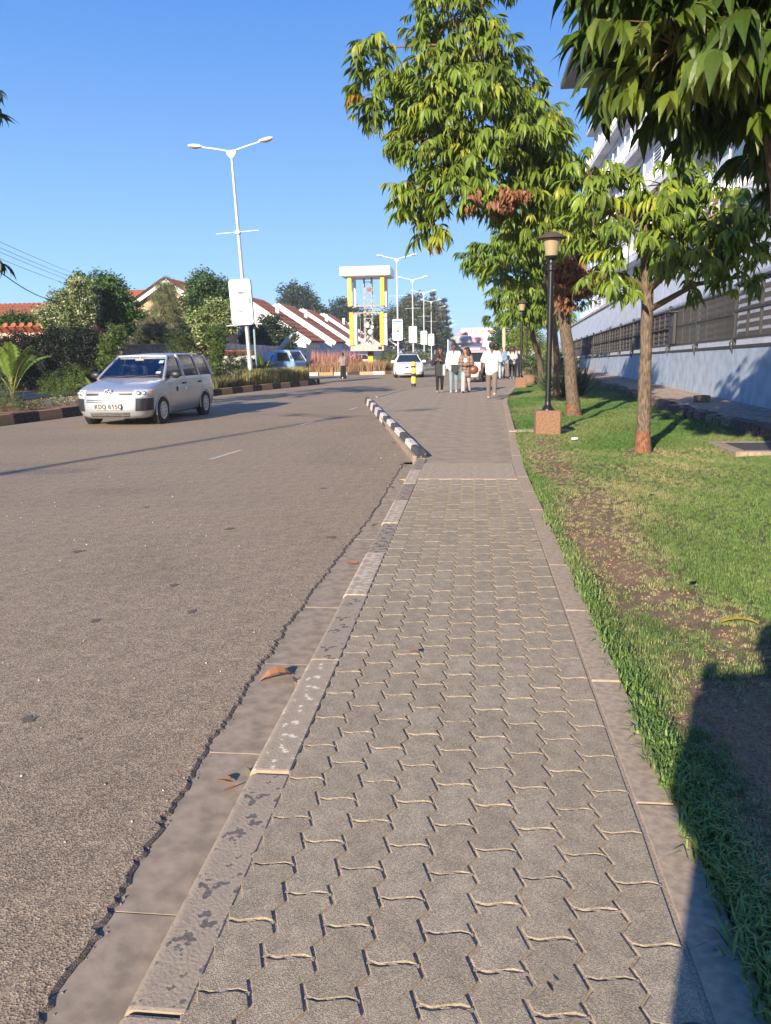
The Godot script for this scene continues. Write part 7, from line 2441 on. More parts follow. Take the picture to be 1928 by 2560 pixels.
func tuk_tuk() -> void:
	var o := thing("three_wheeler", "mauve-roofed three-wheeled taxi behind the group of walkers", "three-wheeler", Vector3(0.02, -0.105, -41.6), 0.06)
	var mauve := mat(L(0.36, 0.25, 0.30), 0.6)
	var pink := mat(L(0.68, 0.58, 0.58), 0.4)
	var nose := []
	for q in [[0.28, 1.18, 0.32], [0.45, 1.30, 0.40], [0.70, 1.28, 0.46], [0.92, 1.12, 0.56], [1.02, 1.02, 0.58]]:
		var r := PackedVector3Array()
		for k in 12:
			var a := PI * k / 11
			r.append(Vector3(cos(a) * q[2], q[0], 0.55 + sin(a) * (q[1] - 0.55)))
		r.append(Vector3(-q[2], q[0], 0.3)); r.append(Vector3(q[2], q[0], 0.3))
		r.reverse()
		nose.append(r)
	var n := MB.new()
	n.loft(nose, true, true)
	part("nose", n, pink, o)
	for s in [-1.0, 1.0]:
		var l := MB.new()
		l.blob(Vector3(s * 0.26, 0.66, 1.16), Vector3(0.10, 0.10, 0.08), 12)
		part("headlight", l, M.headlight, o)
		var w := MB.new()
		w.tube([Vector3(s * 0.58, 1.0, 0.95), Vector3(s * 0.56, 1.62, 0.62)], [0.03], 6)
		w.tube([Vector3(s * 0.60, 0.5, -0.2), Vector3(s * 0.60, 1.62, -0.2)], [0.03], 6)
		w.tube([Vector3(s * 0.62, 0.9, -1.3), Vector3(s * 0.60, 1.62, -1.2)], [0.03], 6)
		part("frame_tube", w, M.plastic, o)
		var sd := MB.new()
		sd.box(Vector3(s * 0.63, 0.55, -0.75), Vector3(0.06, 0.75, 1.25), 0.03)
		part("side_panel", sd, M.cyan, o)
		var mr := MB.new()
		mr.blob(Vector3(s * 0.74, 1.2, 0.85), Vector3(0.07, 0.1, 0.03), 8)
		part("mirror", mr, M.plastic, o)
		wheel(o, Vector3(s * 0.56, 0.22, -0.9), 0.22, 0.12, s)
	wheel(o, Vector3(0.0, 0.22, 0.95), 0.22, 0.11, 1.0)
	pane(o, "windscreen", [Vector3(-0.55, 1.02, 0.93), Vector3(0.55, 1.02, 0.93), Vector3(0.53, 1.56, 0.65), Vector3(-0.53, 1.56, 0.65)], M.window)
	var rings := []
	for q in [[0.80, 1.60, 0.55], [0.55, 1.72, 0.62], [-0.3, 1.78, 0.66], [-1.2, 1.74, 0.66], [-1.35, 1.62, 0.62]]:
		var r := PackedVector3Array()
		for k in [[-1.0, -0.12], [-0.95, -0.02], [-0.6, 0.02], [0.0, 0.04], [0.6, 0.02], [0.95, -0.02], [1.0, -0.12]]:
			r.append(Vector3(q[2] * k[0], q[1] + k[1], q[0]))
		rings.append(r)
	var rf_ := MB.new()
	rf_.loft(rings, true, true)
	part("roof", rf_, mauve, o)
	var bk := MB.new()
	bk.box(Vector3(0, 0.85, -1.32), Vector3(1.2, 1.3, 0.08), 0.03)
	part("back_panel", bk, M.cyan, o)
	var fl := MB.new()
	fl.box(Vector3(0, 0.3, -0.3), Vector3(1.15, 0.1, 2.0), 0.02)
	part("floor", fl, M.plastic, o)
	var st := MB.new()
	st.box(Vector3(0, 0.62, -0.95), Vector3(1.1, 0.25, 0.5), 0.05)
	part("seat", st, M.plastic, o)
	var sg := MB.new()
	sg.box(Vector3(0, 1.66, 0.83), Vector3(0.5, 0.1, 0.03), 0.01)
	part("roof_board", sg, M.sign_white, o)

func blue_truck() -> void:
	var o := thing("crane_truck", "small blue truck with a grey boom raised across it", "truck", Vector3(-13.4, -0.105, -57.5), 1.25)
	var blue := mat(L(0.16, 0.30, 0.50), 0.5)
	var pale := mat(L(0.40, 0.52, 0.68), 0.5)
	var cab := []
	for q in [[0.45, 1.05, 0.85], [0.95, 1.08, 0.88], [1.05, 1.02, 0.87], [1.75, 0.62, 0.76], [1.86, 0.45, 0.70]]:
		var r := PackedVector3Array()
		for k in [[1.0, 1.0], [0.9, 1.06], [-0.9, 1.06], [-1.0, 1.0]]: r.append(Vector3(q[2] * k[0], q[0], q[1] * k[1]))
		r.append(Vector3(-q[2], q[0], -0.45)); r.append(Vector3(q[2], q[0], -0.45))
		r.reverse()
		cab.append(r)
	var c := MB.new()
	c.loft(cab, true, true, false)
	part("cab", c, blue, o)
	pane(o, "windscreen", [Vector3(-0.74, 1.12, 1.05), Vector3(0.74, 1.12, 1.05), Vector3(0.66, 1.70, 0.70), Vector3(-0.66, 1.70, 0.70)], M.window)
	for s in [-1.0, 1.0]:
		var p := [Vector3(s * 0.885, 1.1, -0.3), Vector3(s * 0.885, 1.1, 0.8), Vector3(s * 0.775, 1.68, 0.5), Vector3(s * 0.775, 1.68, -0.3)]
		if s < 0: p = [p[1], p[0], p[3], p[2]]
		pane(o, "side_window", p, M.window)
		var fr := MB.new()
		fr.tube([Vector3(s * 0.86, 1.06, 1.08), Vector3(s * 0.74, 1.78, 0.62)], [0.05], 6)
		part("pillar", fr, pale, o)
		var hl := MB.new()
		hl.blob(Vector3(s * 0.62, 0.72, 1.08), Vector3(0.13, 0.12, 0.06), 10)
		part("headlight", hl, M.headlight, o)
		for z in [0.65, -1.9]: wheel(o, Vector3(s * 0.74, 0.33, z), 0.33, 0.2, s)
		var mr := MB.new()
		mr.box(Vector3(s * 1.02, 1.35, 0.95), Vector3(0.12, 0.26, 0.06), 0.02)
		part("mirror", mr, M.plastic, o)
	var bd := MB.new()
	bd.box(Vector3(0, 0.75, -1.6), Vector3(1.75, 0.5, 2.2), 0.03)
	part("bed", bd, pale, o)
	var tp := MB.new()
	tp.blob(Vector3(0, 1.05, -1.5), Vector3(0.8, 0.65, 0.95), 12)
	part("covered_load", tp, pale, o)
	var bm := MB.new()
	bm.beam(Vector3(0.95, 0.55, -2.5), Vector3(0.95, 2.75, -0.3), 0.34, 0.30)
	part("boom", bm, M.lamp_grey, o)
	var b2 := MB.new()
	b2.beam(Vector3(0.95, 2.2, -0.85), Vector3(0.95, 3.0, -0.05), 0.24, 0.22)
	part("boom_extension", b2, M.lamp_grey, o)
	var bp := MB.new()
	bp.box(Vector3(0, 0.42, 1.1), Vector3(1.7, 0.2, 0.16), 0.03)
	part("bumper", bp, M.plate, o)

# ---- people
class Field:
	# distance field of tapered capsules joined smoothly, meshed by surface nets
	var caps := []
	var k := 0.03

	func cap(a: Vector3, b: Vector3, ra: float, rb: float) -> void:
		caps.append([a, b, ra, rb])

	func add_to(m: MB, cell: float) -> void:
		var lo := Vector3.ONE * 1e9; var hi := -lo
		for c in caps:
			var r := maxf(c[2], c[3])
			lo = lo.min(c[0] - Vector3.ONE * r).min(c[1] - Vector3.ONE * r)
			hi = hi.max(c[0] + Vector3.ONE * r).max(c[1] + Vector3.ONE * r)
		lo -= Vector3.ONE * cell * 3; hi += Vector3.ONE * cell * 3
		var nx := int((hi.x - lo.x) / cell) + 2; var ny := int((hi.y - lo.y) / cell) + 2; var nz := int((hi.z - lo.z) / cell) + 2
		var f := PackedFloat32Array()
		f.resize(nx * ny * nz)
		f.fill(1.0)
		var mark := PackedByteArray()
		mark.resize(nx * ny * nz)
		var sy := nx; var sz := nx * ny
		for c in caps:
			var a: Vector3 = c[0]; var b: Vector3 = c[1]
			var ra: float = c[2]; var rb: float = c[3]
			var r := maxf(ra, rb) + k + cell * 2.5
			var p0: Vector3 = (a.min(b) - Vector3.ONE * r - lo) / cell
			var p1: Vector3 = (a.max(b) + Vector3.ONE * r - lo) / cell
			var ab := b - a
			var l2 := maxf(ab.length_squared(), 1e-9)
			for z in range(maxi(0, int(p0.z)), mini(nz - 1, int(p1.z) + 1) + 1):
				for y in range(maxi(0, int(p0.y)), mini(ny - 1, int(p1.y) + 1) + 1):
					var idx := z * sz + y * sy
					for x in range(maxi(0, int(p0.x)), mini(nx - 1, int(p1.x) + 1) + 1):
						var p := lo + Vector3(x, y, z) * cell
						var t := clampf((p - a).dot(ab) / l2, 0.0, 1.0)
						var d := p.distance_to(a + ab * t) - lerpf(ra, rb, t)
						var o := f[idx + x]
						var h := maxf(k - absf(d - o), 0.0) / k
						f[idx + x] = minf(d, o) - h * h * k * 0.25
						mark[idx + x] = 1
		var ids := {}
		for z in nz - 1:
			for y in ny - 1:
				var row := z * sz + y * sy
				for x in nx - 1:
					var i0 := row + x
					if mark[i0] == 0: continue
					var s := 0
					var v0 := f[i0]; var v1 := f[i0 + 1]; var v2 := f[i0 + sy]; var v3 := f[i0 + sy + 1]
					var v4 := f[i0 + sz]; var v5 := f[i0 + sz + 1]; var v6 := f[i0 + sz + sy]; var v7 := f[i0 + sz + sy + 1]
					if v0 < 0: s += 1
					if v1 < 0: s += 1
					if v2 < 0: s += 1
					if v3 < 0: s += 1
					if v4 < 0: s += 1
					if v5 < 0: s += 1
					if v6 < 0: s += 1
					if v7 < 0: s += 1
					if s == 0 or s == 8: continue
					var vs := [v0, v1, v2, v3, v4, v5, v6, v7]
					var sum := Vector3.ZERO
					var n := 0
					for e in [[0, 1], [2, 3], [4, 5], [6, 7], [0, 2], [1, 3], [4, 6], [5, 7], [0, 4], [1, 5], [2, 6], [3, 7]]:
						var fa: float = vs[e[0]]; var fb: float = vs[e[1]]
						if (fa < 0) == (fb < 0): continue
						var t := fa / (fa - fb)
						var pa := Vector3(e[0] & 1, (e[0] >> 1) & 1, e[0] >> 2); var pb := Vector3(e[1] & 1, (e[1] >> 1) & 1, e[1] >> 2)
						sum += pa.lerp(pb, t)
						n += 1
					var g := Vector3(v1 + v3 + v5 + v7 - v0 - v2 - v4 - v6, v2 + v3 + v6 + v7 - v0 - v1 - v4 - v5, v4 + v5 + v6 + v7 - v0 - v1 - v2 - v3)
					ids[i0] = m.vert(lo + (Vector3(x, y, z) + sum / n) * cell, g.normalized())
		for i0 in ids:
			for ax in 3:
				var st: int = [1, sy, sz][ax]
				var u: int = [sy, sz, 1][ax]; var w: int = [sz, 1, sy][ax]
				var fa := f[i0]; var fb := f[i0 + st]
				if (fa < 0) == (fb < 0): continue
				if not (ids.has(i0 - u) and ids.has(i0 - w) and ids.has(i0 - u - w)): continue
				var a: int = ids[i0]; var b: int = ids[i0 - u]; var c: int = ids[i0 - u - w]; var d: int = ids[i0 - w]
				if fa < 0:
					m.face(a, b, c); m.face(a, c, d)
				else:
					m.face(a, c, b); m.face(a, d, c)

func hand_caps(f: Field, wrist: Vector3, dir: Vector3, palm_n: Vector3, side: float, s: float, curl: float) -> void:
	# palm, four fingers of different lengths with two bends, and a thumb from the palm's side
	var d := dir.normalized()
	var across := d.cross(palm_n).normalized() * side
	var n := across.cross(d).normalized() * side
	var pe := wrist + d * 0.085 * s
	for q in [-0.028, -0.009, 0.009, 0.027]: f.cap(wrist + across * q * 0.6 * s, pe + across * q * s, 0.014 * s, 0.012 * s)
	var lens := [0.062, 0.075, 0.082, 0.073]
	for q in 4:
		var b: Vector3 = pe + across * [0.030, 0.010, -0.010, -0.029][q] * -1.0 * s
		var d1 := (d + n * curl * 0.5).normalized(); var d2 := (d + n * curl * 1.3).normalized()
		var l: float = lens[q] * s
		f.cap(b, b + d1 * l * 0.5, 0.0095 * s, 0.009 * s)
		f.cap(b + d1 * l * 0.5, b + d1 * l * 0.5 + d2 * l * 0.55, 0.009 * s, 0.0075 * s)
	var tb := wrist + d * 0.03 * s + across * 0.028 * s
	var td := (d * 0.7 + across * 0.75 + n * 0.35 * curl).normalized()
	f.cap(tb, tb + td * 0.04 * s, 0.012 * s, 0.0105 * s)
	f.cap(tb + td * 0.04 * s, tb + td * 0.04 * s + (td + d * 0.5).normalized() * 0.03 * s, 0.0105 * s, 0.009 * s)

func figure(q: Dictionary) -> Node3D:
	# one person; local +z is forward. arms: [swing forward, out to the side, elbow bend] for the right (-x) and left (+x) arm
	var H: float = q.h
	var cell: float = q.get("cell", 0.022)
	var o := thing("person", q.label, "person", Vector3.ZERO)
	var sk: Array = q.skin
	var skin := mat(L(sk[0], sk[1], sk[2]), 0.5)
	var sit: bool = q.get("sit", false)
	var legs: Array = q.get("stride", [[0.0, 0.0], [0.0, 0.0]])
	var w: float = q.get("wide", 1.0)
	var hip := 0.525 * H
	var an := []
	var kn := []; var hj := []
	for s in 2:
		var sg := -1.0 if s == 0 else 1.0
		var a: float = legs[s][0]; var b: float = legs[s][1]
		if sit: a = 1.35; b = 1.35
		var p := Vector3(sg * 0.052 * H * w, hip, 0)
		var kk := p + Vector3(sg * 0.004, -cos(a), sin(a)) * 0.245 * H
		var aa := kk + Vector3(0, -cos(a - b), sin(a - b)) * 0.24 * H
		hj.append(p); kn.append(kk); an.append(aa)
	var drop := minf(an[0].y, an[1].y) - 0.042 * H
	if sit: drop = 0.0
	for s in 2:
		hj[s].y -= drop; kn[s].y -= drop; an[s].y -= drop
	var up := Vector3(0, -drop, 0)
	var lean: float = q.get("lean", 0.0)
	var ch := Vector3(0, 0.70 * H, lean * 0.10) + up
	var shy := 0.812 * H
	var neck := Vector3(0, 0.845 * H, lean * 0.16) + up
	var head := Vector3(0, 0.928 * H, lean * 0.2 + 0.012) + up
	var hy: float = q.get("head_yaw", 0.0)
	var hb := Basis(Vector3.UP, hy)
	var sh := []; var el := []; var wr := []; var fd := []
	for s in 2:
		var sg := -1.0 if s == 0 else 1.0
		var a: Array = q.arms[s]
		var p := Vector3(sg * 0.104 * H * w, shy, lean * 0.13) + up
		var d := Vector3(sg * sin(a[1]), -cos(a[0]) * cos(a[1]), sin(a[0]) * cos(a[1])).normalized()
		var e := p + d * 0.172 * H
		var inn: float = a[3] if a.size() > 3 else 0.0
		var a2: float = a[0] + a[2]
		var d2 := Vector3(sg * (sin(a[1]) * 0.5 - inn), -cos(a2), sin(a2)).normalized()
		sh.append(p); el.append(e); wr.append(e + d2 * 0.145 * H); fd.append(d2)
	# the body, one skin
	var bm := MB.new()
	var f := Field.new()
	f.k = 0.035
	for s in 2:
		f.cap(hj[s], kn[s], 0.046 * H, 0.031 * H)
		f.cap(kn[s], an[s], 0.031 * H, 0.020 * H)
		f.cap(an[s] + Vector3(0, -0.02 * H, -0.01), an[s] + Vector3(0, -0.026 * H, 0.09 * H), 0.018 * H, 0.014 * H)
		f.cap(sh[s], el[s], 0.027 * H, 0.022 * H)
		f.cap(el[s], wr[s], 0.022 * H, 0.0145 * H)
	for sg in [-1.0, 1.0]:
		f.cap(Vector3(sg * 0.03 * H, hip + 0.02, 0) + up, Vector3(sg * 0.038 * H * w, 0.70 * H, lean * 0.1) + up, 0.055 * H, 0.062 * H)
		f.cap(Vector3(sg * 0.038 * H * w, 0.70 * H, lean * 0.1) + up, Vector3(sg * 0.06 * H * w, 0.79 * H, lean * 0.13) + up, 0.062 * H, 0.04 * H)
	f.cap(neck - Vector3(0, 0.03 * H, 0), head - Vector3(0, 0.02 * H, 0), 0.034 * H, 0.032 * H)
	f.cap(head + Vector3(0, 0.012 * H, -0.006 * H), head + Vector3(0, -0.01 * H, 0.0), 0.05 * H, 0.045 * H)
	f.add_to(bm, cell)
	var hf := Field.new()
	hf.k = 0.02
	hf.cap(head + hb * Vector3(0, 0.016, -0.008) * H, head + hb * Vector3(0, 0.012, 0.008) * H, 0.0525 * H, 0.049 * H)
	hf.cap(head + hb * Vector3(0, -0.02, 0.012) * H, head + hb * Vector3(0, -0.042, 0.024) * H, 0.038 * H, 0.024 * H)
	hf.cap(head + hb * Vector3(0, 0.008, 0.056) * H, head + hb * Vector3(0, -0.012, 0.066) * H, 0.006 * H, 0.011 * H)
	hf.cap(head + hb * Vector3(-0.022, 0.014, 0.048) * H, head + hb * Vector3(0.022, 0.014, 0.048) * H, 0.009 * H, 0.009 * H)
	hf.cap(head + hb * Vector3(-0.012, -0.030, 0.046) * H, head + hb * Vector3(0.012, -0.030, 0.046) * H, 0.008 * H, 0.008 * H)
	for sg in [-1.0, 1.0]: hf.cap(head + hb * Vector3(sg * 0.05, 0.008, -0.004) * H, head + hb * Vector3(sg * 0.052, -0.014, 0.0) * H, 0.011 * H, 0.008 * H)
	hf.cap(neck - Vector3(0, 0.02 * H, 0), head + Vector3(0, -0.02, -0.012) * H, 0.036 * H, 0.034 * H)
	hf.add_to(bm, cell * 0.5)
	for s in 2:
		var sg := -1.0 if s == 0 else 1.0
		var hd := Field.new()
		hd.k = 0.006
		hand_caps(hd, wr[s], fd[s] + Vector3(-sg * 0.15, 0, 0), Vector3(0, 0.6, -1.0) if fd[s].y > -0.5 else Vector3(-sg, 0, 0.2), sg, H / 1.72, q.get("curl", 0.9))
		hd.add_to(bm, 0.0075 if cell < 0.025 else 0.010)
	part("body", bm, skin, o)
	# face
	var ey := MB.new()
	for sg in [-1.0, 1.0]: ey.blob(head + hb * Vector3(sg * 0.021, 0.004, 0.0535) * H, Vector3(0.0085, 0.0055, 0.004) * H, 8, hb)
	part("eyes", ey, M.ink if q.get("shades", false) else mat(L(0.25, 0.22, 0.2), 0.3), o)
	var mo := MB.new()
	mo.blob(head + hb * Vector3(0, -0.031, 0.0535) * H, Vector3(0.016, 0.0045, 0.004) * H, 8, hb)
	part("mouth", mo, mat(L(sk[0] * 0.7, sk[1] * 0.5, sk[2] * 0.5), 0.5), o)
	if q.get("shades", false):
		var gs := MB.new()
		for sg in [-1.0, 1.0]: gs.blob(head + hb * Vector3(sg * 0.022, 0.004, 0.058) * H, Vector3(0.017, 0.012, 0.006) * H, 8, hb)
		part("sunglasses", gs, M.ink, o)
	# hair
	var hr := MB.new()
	var hfd := Field.new()
	hfd.k = 0.02
	var ht: String = q.get("hair", "short")
	hfd.cap(head + hb * Vector3(0, 0.030, -0.010) * H, head + hb * Vector3(0, 0.026, 0.0) * H, 0.0535 * H, 0.051 * H)
	hfd.cap(head + hb * Vector3(0, 0.0, -0.024) * H, head + hb * Vector3(0, -0.02, -0.022) * H, 0.046 * H, 0.036 * H)
	if ht == "top": hfd.cap(head + hb * Vector3(0, 0.058, -0.004) * H, head + hb * Vector3(0, 0.058, 0.016) * H, 0.036 * H, 0.032 * H)
	if ht == "long":
		for sg in [-1.0, 1.0]:
			hfd.cap(head + hb * Vector3(sg * 0.042, 0.01, -0.012) * H, head + hb * Vector3(sg * 0.062, -0.085, 0.012) * H, 0.028 * H, 0.034 * H)
			hfd.cap(head + hb * Vector3(sg * 0.062, -0.085, 0.012) * H, head + hb * Vector3(sg * 0.066, -0.15, 0.035) * H, 0.034 * H, 0.022 * H)
		hfd.cap(head + hb * Vector3(0, 0.0, -0.035) * H, head + hb * Vector3(0, -0.12, -0.055) * H, 0.05 * H, 0.05 * H)
	if ht == "big":
		hfd.cap(head + hb * Vector3(0, 0.03, -0.03) * H, head + hb * Vector3(0, -0.03, -0.05) * H, 0.062 * H, 0.065 * H)
		for sg in [-1.0, 1.0]: hfd.cap(head + hb * Vector3(sg * 0.03, 0.02, -0.03) * H, head + hb * Vector3(sg * 0.045, -0.07, -0.04) * H, 0.045 * H, 0.04 * H)
	hfd.add_to(hr, maxf(cell * 0.55, 0.011))
	var hc: Array = q.get("hair_color", [0.012, 0.009, 0.009])
	part("hair", hr, mat(L(hc[0], hc[1], hc[2]), 0.7), o)
	if q.has("hat"):
		var hm := MB.new()
		hm.tf = Transform3D(hb, head)
		hm.lathe([Vector2(0.056 * H, 0.012 * H), Vector2(0.060 * H, 0.035 * H), Vector2(0.055 * H, 0.062 * H), Vector2(0.035 * H, 0.078 * H), Vector2(0.0, 0.083 * H)], 16)
		hm.blob(Vector3(0, 0.016 * H, 0.065 * H), Vector3(0.045, 0.006, 0.045) * H, 10)
		part("cap", hm, mat(L(q.hat[0], q.hat[1], q.hat[2]), 0.8), o)
	# clothes
	var cloth := func(c: Array) -> StandardMaterial3D:
		var m := mat(L(c[0], c[1], c[2]), 0.9)
		m.rim_enabled = true
		m.rim = 0.3
		return m
	var kind: String = q.get("kind", "long")
	var tf_ := Field.new()
	tf_.k = 0.04
	var ease: float = q.get("ease", 0.010)
	var hem: float = q.get("hem", 0.50) * H
	for sg in [-1.0, 1.0]:
		tf_.cap(Vector3(sg * 0.036 * H, hem, 0) + up, Vector3(sg * 0.038 * H * w, 0.70 * H, lean * 0.1) + up, 0.062 * H + ease, 0.066 * H + ease)
		tf_.cap(Vector3(sg * 0.038 * H * w, 0.70 * H, lean * 0.1) + up, Vector3(sg * 0.062 * H * w, 0.79 * H, lean * 0.13) + up, 0.066 * H + ease, 0.044 * H + ease * 0.6)
		tf_.cap(Vector3(sg * 0.062 * H * w, 0.79 * H, lean * 0.13) + up, Vector3(sg * 0.03 * H, 0.828 * H, lean * 0.14) + up, 0.044 * H, 0.034 * H)
	for s in 2:
		tf_.cap(sh[s], el[s] if kind != "short" else sh[s].lerp(el[s], 0.75), 0.036 * H + ease * 0.5, 0.031 * H + ease)
		if kind == "long": tf_.cap(el[s], el[s].lerp(wr[s], 0.93), 0.029 * H + ease * 0.7, 0.021 * H + ease * 0.5)
	var tm := MB.new()
	tf_.add_to(tm, cell)
	part("top", tm, q.top_mat if q.has("top_mat") else cloth.call(q.top), o)
	var lf := Field.new()
	lf.k = 0.03
	var lm := MB.new()
	if q.has("skirt"):
		for sg in [-1.0, 1.0]: lf.cap(Vector3(sg * 0.035 * H, 0.56 * H, 0), Vector3(sg * 0.05 * H, 0.06 * H, 0), 0.065 * H, 0.075 * H)
	else:
		var fl: float = q.get("flare", 0.0)
		for s in 2:
			lf.cap(hj[s] + Vector3(0, 0.02, 0), kn[s], 0.053 * H, 0.038 * H + fl * 0.5)
			lf.cap(kn[s], an[s].lerp(kn[s], 0.02), 0.038 * H + fl * 0.5, 0.027 * H + fl)
		lf.cap(Vector3(-0.03 * H, hip + 0.03 * H, 0) + up, Vector3(0.03 * H, hip + 0.03 * H, 0) + up, 0.062 * H, 0.062 * H)
	lf.add_to(lm, cell)
	part("skirt" if q.has("skirt") else "trousers", lm, cloth.call(q.legs), o)
	var sc: Array = q.get("shoes", [0.6, 0.6, 0.6])
	for s in 2:
		var sf := Field.new()
		sf.k = 0.02
		var a: Vector3 = an[s]
		sf.cap(a + Vector3(0, -0.016, -0.012) * H, a + Vector3(0, -0.024, 0.085) * H, 0.025 * H, 0.018 * H)
		sf.cap(a + Vector3(0, 0.0, -0.005) * H, a + Vector3(0, -0.018, 0.03) * H, 0.024 * H, 0.022 * H)
		var sm := MB.new()
		sf.add_to(sm, maxf(0.012, cell * 0.6))
		part("shoe", sm, mat(L(sc[0], sc[1], sc[2]), 0.6), o)
	o.set_meta("joints", [wr[0], wr[1], ch, sh[0], sh[1], hj[0], hj[1]])
	return o

func plaid() -> StandardMaterial3D:
	var im := Image.create(96, 96, false, Image.FORMAT_RGB8)
	for y in 96:
		for x in 96:
			var c := L(0.27, 0.20, 0.16)
			var a := x % 48 < 10; var b := y % 48 < 10
			var t := x % 48 in [22, 23, 24, 40, 41]; var u := y % 48 in [22, 23, 24, 40, 41]
			if a != b: c = L(0.09, 0.045, 0.035)
			if a and b: c = L(0.015, 0.01, 0.012)
			if (t or u) and not (a or b): c = L(0.10, 0.065, 0.07)
			im.set_pixel(x, y, c)
	var m := mat(Color.WHITE, 0.9)
	m.albedo_texture = ImageTexture.create_from_image(im)
	m.uv1_triplanar = true
	m.uv1_scale = Vector3.ONE * 4.2
	return m

func put(o: Node3D, at: Vector3, yaw: float, group := "") -> Node3D:
	o.position = at
	o.rotation.y = yaw
	if group: o.set_meta("group", group)
	return o

func held(called: String, label: String, category: String, owner: Node3D, parts: Array) -> void:
	# a thing carried by a person, placed in that person's own axes
	var t := thing(called, label, category, owner.position, owner.rotation.y)
	for p in parts: part(p[0], p[1], p[2], t)

func people() -> void:
	var walk := "people walking on the footpath"
	var dark := [0.10, 0.05, 0.032]
	var a := put(figure({"label": "woman in a black cardigan and trousers looking up from her phone", "h": 1.60, "skin": [0.20, 0.11, 0.075], "top": [0.018, 0.016, 0.018], "legs": [0.008, 0.008, 0.01], "shoes": [0.32, 0.28, 0.26], "hair": "long", "hair_color": [0.035, 0.012, 0.010], "shades": true, "hem": 0.40, "ease": 0.018, "head_yaw": 0.7, "arms": [[0.15, 0.32, 1.95, 0.75], [0.25, 0.18, 1.75, 0.75]], "stride": [[0.22, 0.05], [-0.22, 0.12]]}), Vector3(-1.21, 0.0, -29.2), 0.05, walk)
	var fr := MB.new()
	fr.loft([PackedVector3Array([Vector3(-0.07, 1.22, 0.155), Vector3(0.07, 1.22, 0.155), Vector3(0.07, 1.22, 0.10), Vector3(-0.07, 1.22, 0.10)]), PackedVector3Array([Vector3(-0.13, 0.95, 0.16), Vector3(0.13, 0.95, 0.16), Vector3(0.13, 0.95, 0.08), Vector3(-0.13, 0.95, 0.08)]), PackedVector3Array([Vector3(-0.10, 0.60, 0.15), Vector3(0.14, 0.58, 0.15), Vector3(0.14, 0.58, 0.06), Vector3(-0.10, 0.60, 0.06)])].map(func(r): r.reverse(); return r), true, true)
	part("tunic_front", fr, mat(L(0.03, 0.031, 0.033), 0.9), a)
	var ph := MB.new()
	var j: Array = a.get_meta("joints")
	ph.box((j[0] + j[1]) / 2 + Vector3(0.0, 0.03, 0.07), Vector3(0.075, 0.15, 0.01), 0.004, Basis.from_euler(Vector3(-0.6, 0, 0.2)))
	held("phone", "dark phone in the hands of the woman in black", "phone", a, [["case", ph, M.ink]])

	var b := put(figure({"label": "man in a white sweater and pale blue jeans with a black waist bag", "h": 1.73, "skin": dark, "top": [0.72, 0.71, 0.69], "legs": [0.17, 0.23, 0.28], "shoes": [0.45, 0.43, 0.42], "hair": "top", "ease": 0.022, "head_yaw": 0.35, "arms": [[0.0, 0.16, 0.25], [0.0, 0.22, 0.75, 0.55]], "stride": [[0.16, 0.04], [-0.14, 0.06]]}), Vector3(-0.70, 0.0, -29.1), 0.0, walk)
	var bg := MB.new()
	bg.tf = Transform3D(Basis.from_euler(Vector3(0.05, 0, 0)), Vector3(0.03, 0.86, 0.20))
	var bp := PackedVector2Array([Vector2(-0.12, 0.13), Vector2(0.12, 0.13), Vector2(0.125, -0.10), Vector2(0.0, -0.17), Vector2(-0.125, -0.10)])
	bg.extrude(bp, -0.04, 0.04)
	var fp := MB.new()
	fp.tf = bg.tf
	fp.box(Vector3(0, 0.03, 0.045), Vector3(0.20, 0.10, 0.014), 0.005)
	var sp := MB.new()
	sp.tube([Vector3(-0.10, 0.97, 0.19), Vector3(-0.17, 1.0, 0.12), Vector3(-0.185, 1.02, 0.0), Vector3(0.0, 1.02, -0.15), Vector3(0.185, 1.02, 0.0), Vector3(0.20, 1.0, 0.12), Vector3(0.15, 0.97, 0.19)], [0.012], 6)
	held("waist_bag", "black waist bag worn in front by the man in the white sweater", "bag", b, [["pouch", bg, M.ink], ["pocket", fp, M.plastic], ["strap", sp, M.ink]])
	var tb := MB.new()
	tb.box(Vector3(-0.34, 0.80, 0.02), Vector3(0.10, 0.40, 0.30), 0.03)
	var th := MB.new()
	th.tube([Vector3(-0.34, 0.99, 0.10), Vector3(-0.32, 1.10, 0.04), Vector3(-0.34, 0.99, -0.06)], [0.008], 5)
	held("tote_bag", "white tote bag hanging at the side of the man in the white sweater", "bag", b, [["bag_body", tb, mat(L(0.34, 0.40, 0.43), 0.8)], ["handle", th, M.sign_white]])

	var c := put(figure({"label": "woman in a plaid overshirt and wide pale trousers glancing back at the man", "h": 1.60, "skin": [0.30, 0.15, 0.09], "top_mat": plaid(), "top": [0, 0, 0], "legs": [0.36, 0.31, 0.32], "shoes": [0.012, 0.012, 0.014], "hair": "big", "hair_color": [0.022, 0.008, 0.008], "hem": 0.42, "ease": 0.024, "flare": 0.035, "head_yaw": -1.15, "arms": [[0.2, 0.22, 1.25, 0.85], [0.2, 0.2, 1.2, 0.85]], "stride": [[0.34, 0.10], [-0.24, 0.14]]}), Vector3(-0.26, 0.0, -29.0), -0.06, walk)
	var ins := MB.new()
	ins.blob(Vector3(-0.01, 1.13, 0.115), Vector3(0.07, 0.09, 0.04), 10)
	part("inner_top", ins, M.sign_white, c)
	var hb := MB.new()
	hb.blob(Vector3(0.27, 0.80, 0.04), Vector3(0.18, 0.16, 0.10), 14)
	hb.box(Vector3(0.27, 0.90, 0.04), Vector3(0.28, 0.05, 0.14), 0.02)
	var hs := MB.new()
